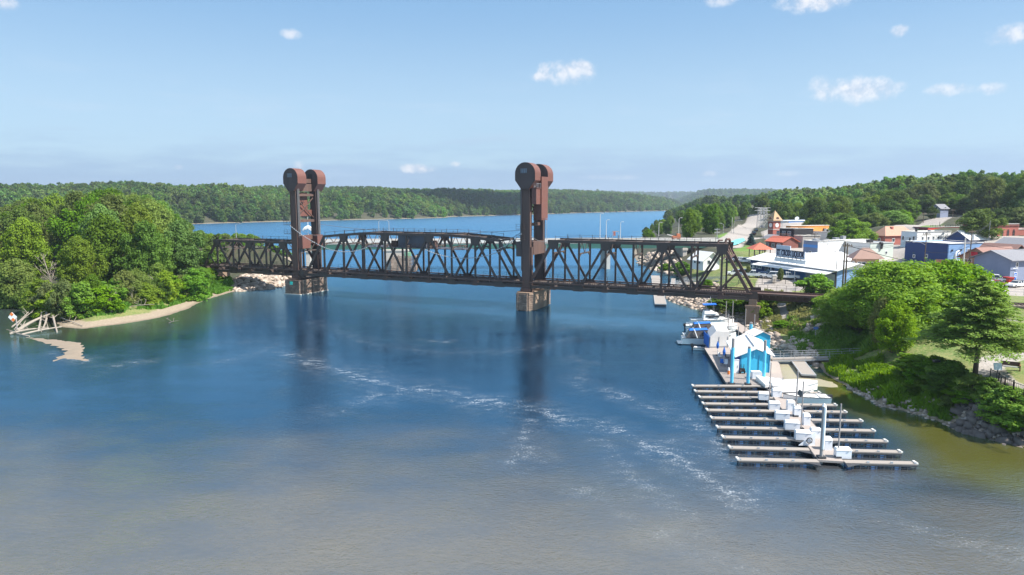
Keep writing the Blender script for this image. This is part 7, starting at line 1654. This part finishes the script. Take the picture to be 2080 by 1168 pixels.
# lattice frames of the substation
for i, (px, Y) in enumerate([(1541, 372), (1547, 385), (1553, 372)]):
    p = YD(px, 470, Y); p.z = hz(p.x, p.y); o = thing('substation_frame', ['left', 'middle', 'right'][i]+' pale lattice mast of the substation beside the clock tower', 'lattice mast', p, 0); T_ = Matrix.Translation(p); m_ = MB(T_)
    for x_ in (-.9, .9):
        for y_ in (-.9, .9): m_.bar((x_, y_, 0), (x_*.7, y_*.7, 11), .18, .18)
    m_.build('legs', m_grey, o); m_ = MB(T_)
    for k in range(7): z_ = k*1.55+.4; m_.bar((-.9, -.9, z_), (.9, -.9, z_+1.4), .12, .12); m_.bar((.9, -.9, z_), (-.9, -.9, z_+1.4), .12, .12); m_.bar((-.9, -.9, z_), (.9, -.9, z_), .12, .12)
    for z_ in (7.5, 9.5, 11): m_.bar((-2.6, 0, z_), (2.6, 0, z_), .2, .2)
    m_.build('crossarms', m_par, o)
# utility poles
PT = {}
def upole(key, px, ytop, ybase, Y, lab, arms=1, r=.16, mtl=None, arm=True, white=False, lamp=0):
    p = YD(px, ybase, Y); p.z = hz(p.x, p.y); zt = YD(px, ytop, Y).z; o = thing('utility_pole', lab, 'utility pole', p, 0, 'utility poles of the town'); m_ = MB(); mtl = mtl or M_BARK
    m_.tube(p-Vector((0, 0, .3)), Vector((p.x, p.y, zt)), r, r*.7, 8); m_.build('pole', mtl, o); m_ = MB()
    for k in range(arms if arm else 0): m_.box((p.x, p.y-.1, zt-.6-k*1.1), (2.4, .14, .16), .3)
    if arm: 
        for k in (-1, -.4, .4, 1): m_.tube((p.x+k, p.y+k*.3, zt-.5), (p.x+k, p.y+k*.3, zt-.2), .07, n=6)
        m_.build('crossarm', mtl, o)
    if white: m_ = MB(); m_.tube((p.x+.35, p.y-.2, zt-2.6), (p.x+.35, p.y-.2, zt-1.3), .3, n=10); m_.build('transformer', m_white, o)
    if lamp: m_ = MB(); m_.path([(p.x, p.y, zt-3.4), (p.x+lamp*1.4, p.y, zt-2.7), (p.x+lamp*2.8, p.y, zt-2.6)], .06, 5); m_.box((p.x+lamp*3.1, p.y, zt-2.6), (.8, .3, .15)); m_.build('lamp_arm', m_grey, o)
    PT[key] = Vector((p.x, p.y, zt)); return o
upole('a', 1711, 491, 590, 146, 'left pole of the thick brown pair left of the brown roofed kiosk', 0, .2, arm=False); upole('a2', 1716, 494, 590, 146, 'right pole of the thick brown pair left of the brown roofed kiosk', 1, .2)
upole('b', 1697, 519, 580, 157, 'short slim pole in front of the low white roof', 0, .1, arm=False); upole('c', 1653, 472, 520, 226, 'slim pole in front of the wall with the blue band', 1, .12)
upole('d', 1877, 471, 545, 178, 'pole with a lamp arm in front of the shade-coloured blue wall', 1, .14, lamp=-1); upole('e', 1967, 466, 560, 172, 'tall pole with white transformer in front of the light blue wall', 1, .15, white=True); upole('f', 1955, 483, 560, 171, 'pale forked pole beside the transformer pole', 0, .2, mtl=m_par, arm=False)
upole('g', 1456, 463, 492, 262, 'pole with crossarms at the end of the highway bridge', 2, .14, mtl=m_grey); upole('h', 1486, 441, 480, 330, 'tall slim pole beside the street lamp at the road bend', 0, .14, mtl=m_par, arm=False); upole('i', 1796, 478, 500, 215, 'thin pole over the roofs left of the white two storey building', 0, .1, arm=False); upole('j', 1875, 432, 455, 300, 'pole beside the hillside road, left one', 1, .14); upole('k', 1934, 424, 450, 300, 'pole beside the hillside road, right one', 1, .14); upole('l', 2008, 448, 490, 215, 'thin grey pole between the spreading tree and the brick building', 0, .1, arm=False, mtl=m_grey)
upole('m', 1907, 450, 478, 262, 'short dark pole above the red block', 0, .1, arm=False); upole('n', 1519, 462, 480, 400, 'short pole at the street behind the blue spruce', 0, .14, arm=False, mtl=m_par); upole('q', 1549, 476, 510, 215, 'thin dark pole over the gazebo roof', 0, .1, arm=False)
for px, top, base, Y, dr_, lb in [(1469, 455, 478, 330, -1, 'curved street lamp left of the road bend'), (1490, 449, 477, 330, 1, 'street lamp with a long arm at the road bend'), (1588, 447, 470, 300, -1, 'thin street lamp right of the clock tower'), (2026, 427, 448, 300, -1, 'street lamp on the hillside road at the right')]:
    p = YD(px, base, Y); p.z = hz(p.x, p.y); street_lamp(p, YD(px, top, Y).z-p.z, 3.2, math.pi if dr_ < 0 else 0, lb)
wires = thing('overhead_wires', 'thin overhead wires strung between the utility poles of the town', 'wires', PT['a'])
m_ = MB()
for a, b_, s_ in (('a2', 'd', 1.6), ('d', 'e', 1.0), ('a', 'c', 1.4), ('c', 'g', 1.8), ('j', 'k', .6), ('e', 'l', .8), ('d', 'i', .8), ('h', 'n', .8)):
    for dz in (0, .35): m_.path(sag(PT[a]-Vector((0, 0, .4+dz)), PT[b_]-Vector((0, 0, .4+dz)), s_, 12), .035, 4)
m_.path(sag(PT['a']-Vector((0, 0, .6)), LS.pt('V', fa(1640), 11.6, .2), .8, 12), .05, 4); m_.path(sag(PT['e']-Vector((0, 0, 3)), PT['e']+Vector((14, -20, -3)), 1.5, 12), .04, 4); m_.path(sag(PT['d']-Vector((0, 0, 5)), PT['e']-Vector((0, 0, 4)), 1.0, 12), .04, 4)
m_.build('wire', m_black, wires)
# town trees
for (k, px, py, Y, h, w, lb) in [('bright0', 1728, 490, 243, 10.5, 15.5, 'bright round tree between the orange wall and the salmon roof'), ('bright1', 1812, 455, 300, 9.5, 15., 'yellow green spreading tree at the foot of the hill above the salmon roof'), ('mid1', 1985, 492, 220, 9.8, 13.5, 'spreading green tree left of the red brick building'),
      ('dark0', 1700, 488, 250, 6.5, 7, 'dark tree left of the bright round tree'), ('dark1', 2045, 452, 262, 9, 12, 'dark tree above the brick building'), ('olive0', 2070, 455, 258, 9, 10, 'pale green tree at the right edge above the brick building'), ('mid0', 1775, 462, 292, 8, 11, 'green tree behind the salmon roof, left of the yellow green one')]:
    p = YD(px, py, Y); tree(k, p.x, p.y, h, w, lb)
for i in range(16):
    px = 1650+i*13; Y = rs.uniform(292, 318); p = YD(px, 465, Y); tree(['mid0', 'mid2', 'dark0', 'olive0', 'bright0'][i % 5], p.x, p.y, rs.uniform(7.5, 10.5), rs.uniform(8, 10.5), 'leafy tree in the row at the foot of the hill behind the town roofs', 'tree', 'tree row behind the town roofs')
for px, Y, h, w, lb in [(1925, 345, 11, 12, 'leafy tree right behind the hillside house'), (1945, 342, 10, 11, 'leafy tree right of the hillside house, first one'), (1968, 338, 10, 12, 'leafy tree right of the hillside house, second one'), (1992, 330, 10, 12, 'leafy tree on the slope above the spreading tree'), (1880, 335, 9, 9, 'leafy tree left of the hillside house'), (1893, 306, 5.5, 5, 'small tree in front of the hillside house')]:
    p = YD(px, 440, Y); tree('mid1' if h > 9 else 'dark0', p.x, p.y, h, w, lb)
# unseen cumulus added out of frame to cast the shadow on the far bluff
hillp = Vector((-75, 1290, 40)); cz = 900.; cc = hillp+sd*((cz-40)/sd.z)
m_ = MB(); rc_ = random.Random(2)
import bmesh
bmx = bmesh.new()
for i in range(26):
    q = cc+Vector((rc_.uniform(-85, 85), rc_.uniform(-110, 110), rc_.uniform(-10, 30))); bmesh.ops.create_icosphere(bmx, subdivisions=2, radius=rc_.uniform(28, 55), matrix=Matrix.Translation(q))
me_ = bpy.data.meshes.new('cloud'); bmx.to_mesh(me_); bmx.free(); me_.polygons.foreach_set('use_smooth', [True]*len(me_.polygons)); me_.materials.append(mat('cloud_white', (.8, .8, .8), rough=1., var=.02))
tag(coll(bpy.data.objects.new('cloud', me_)), kind='structure')
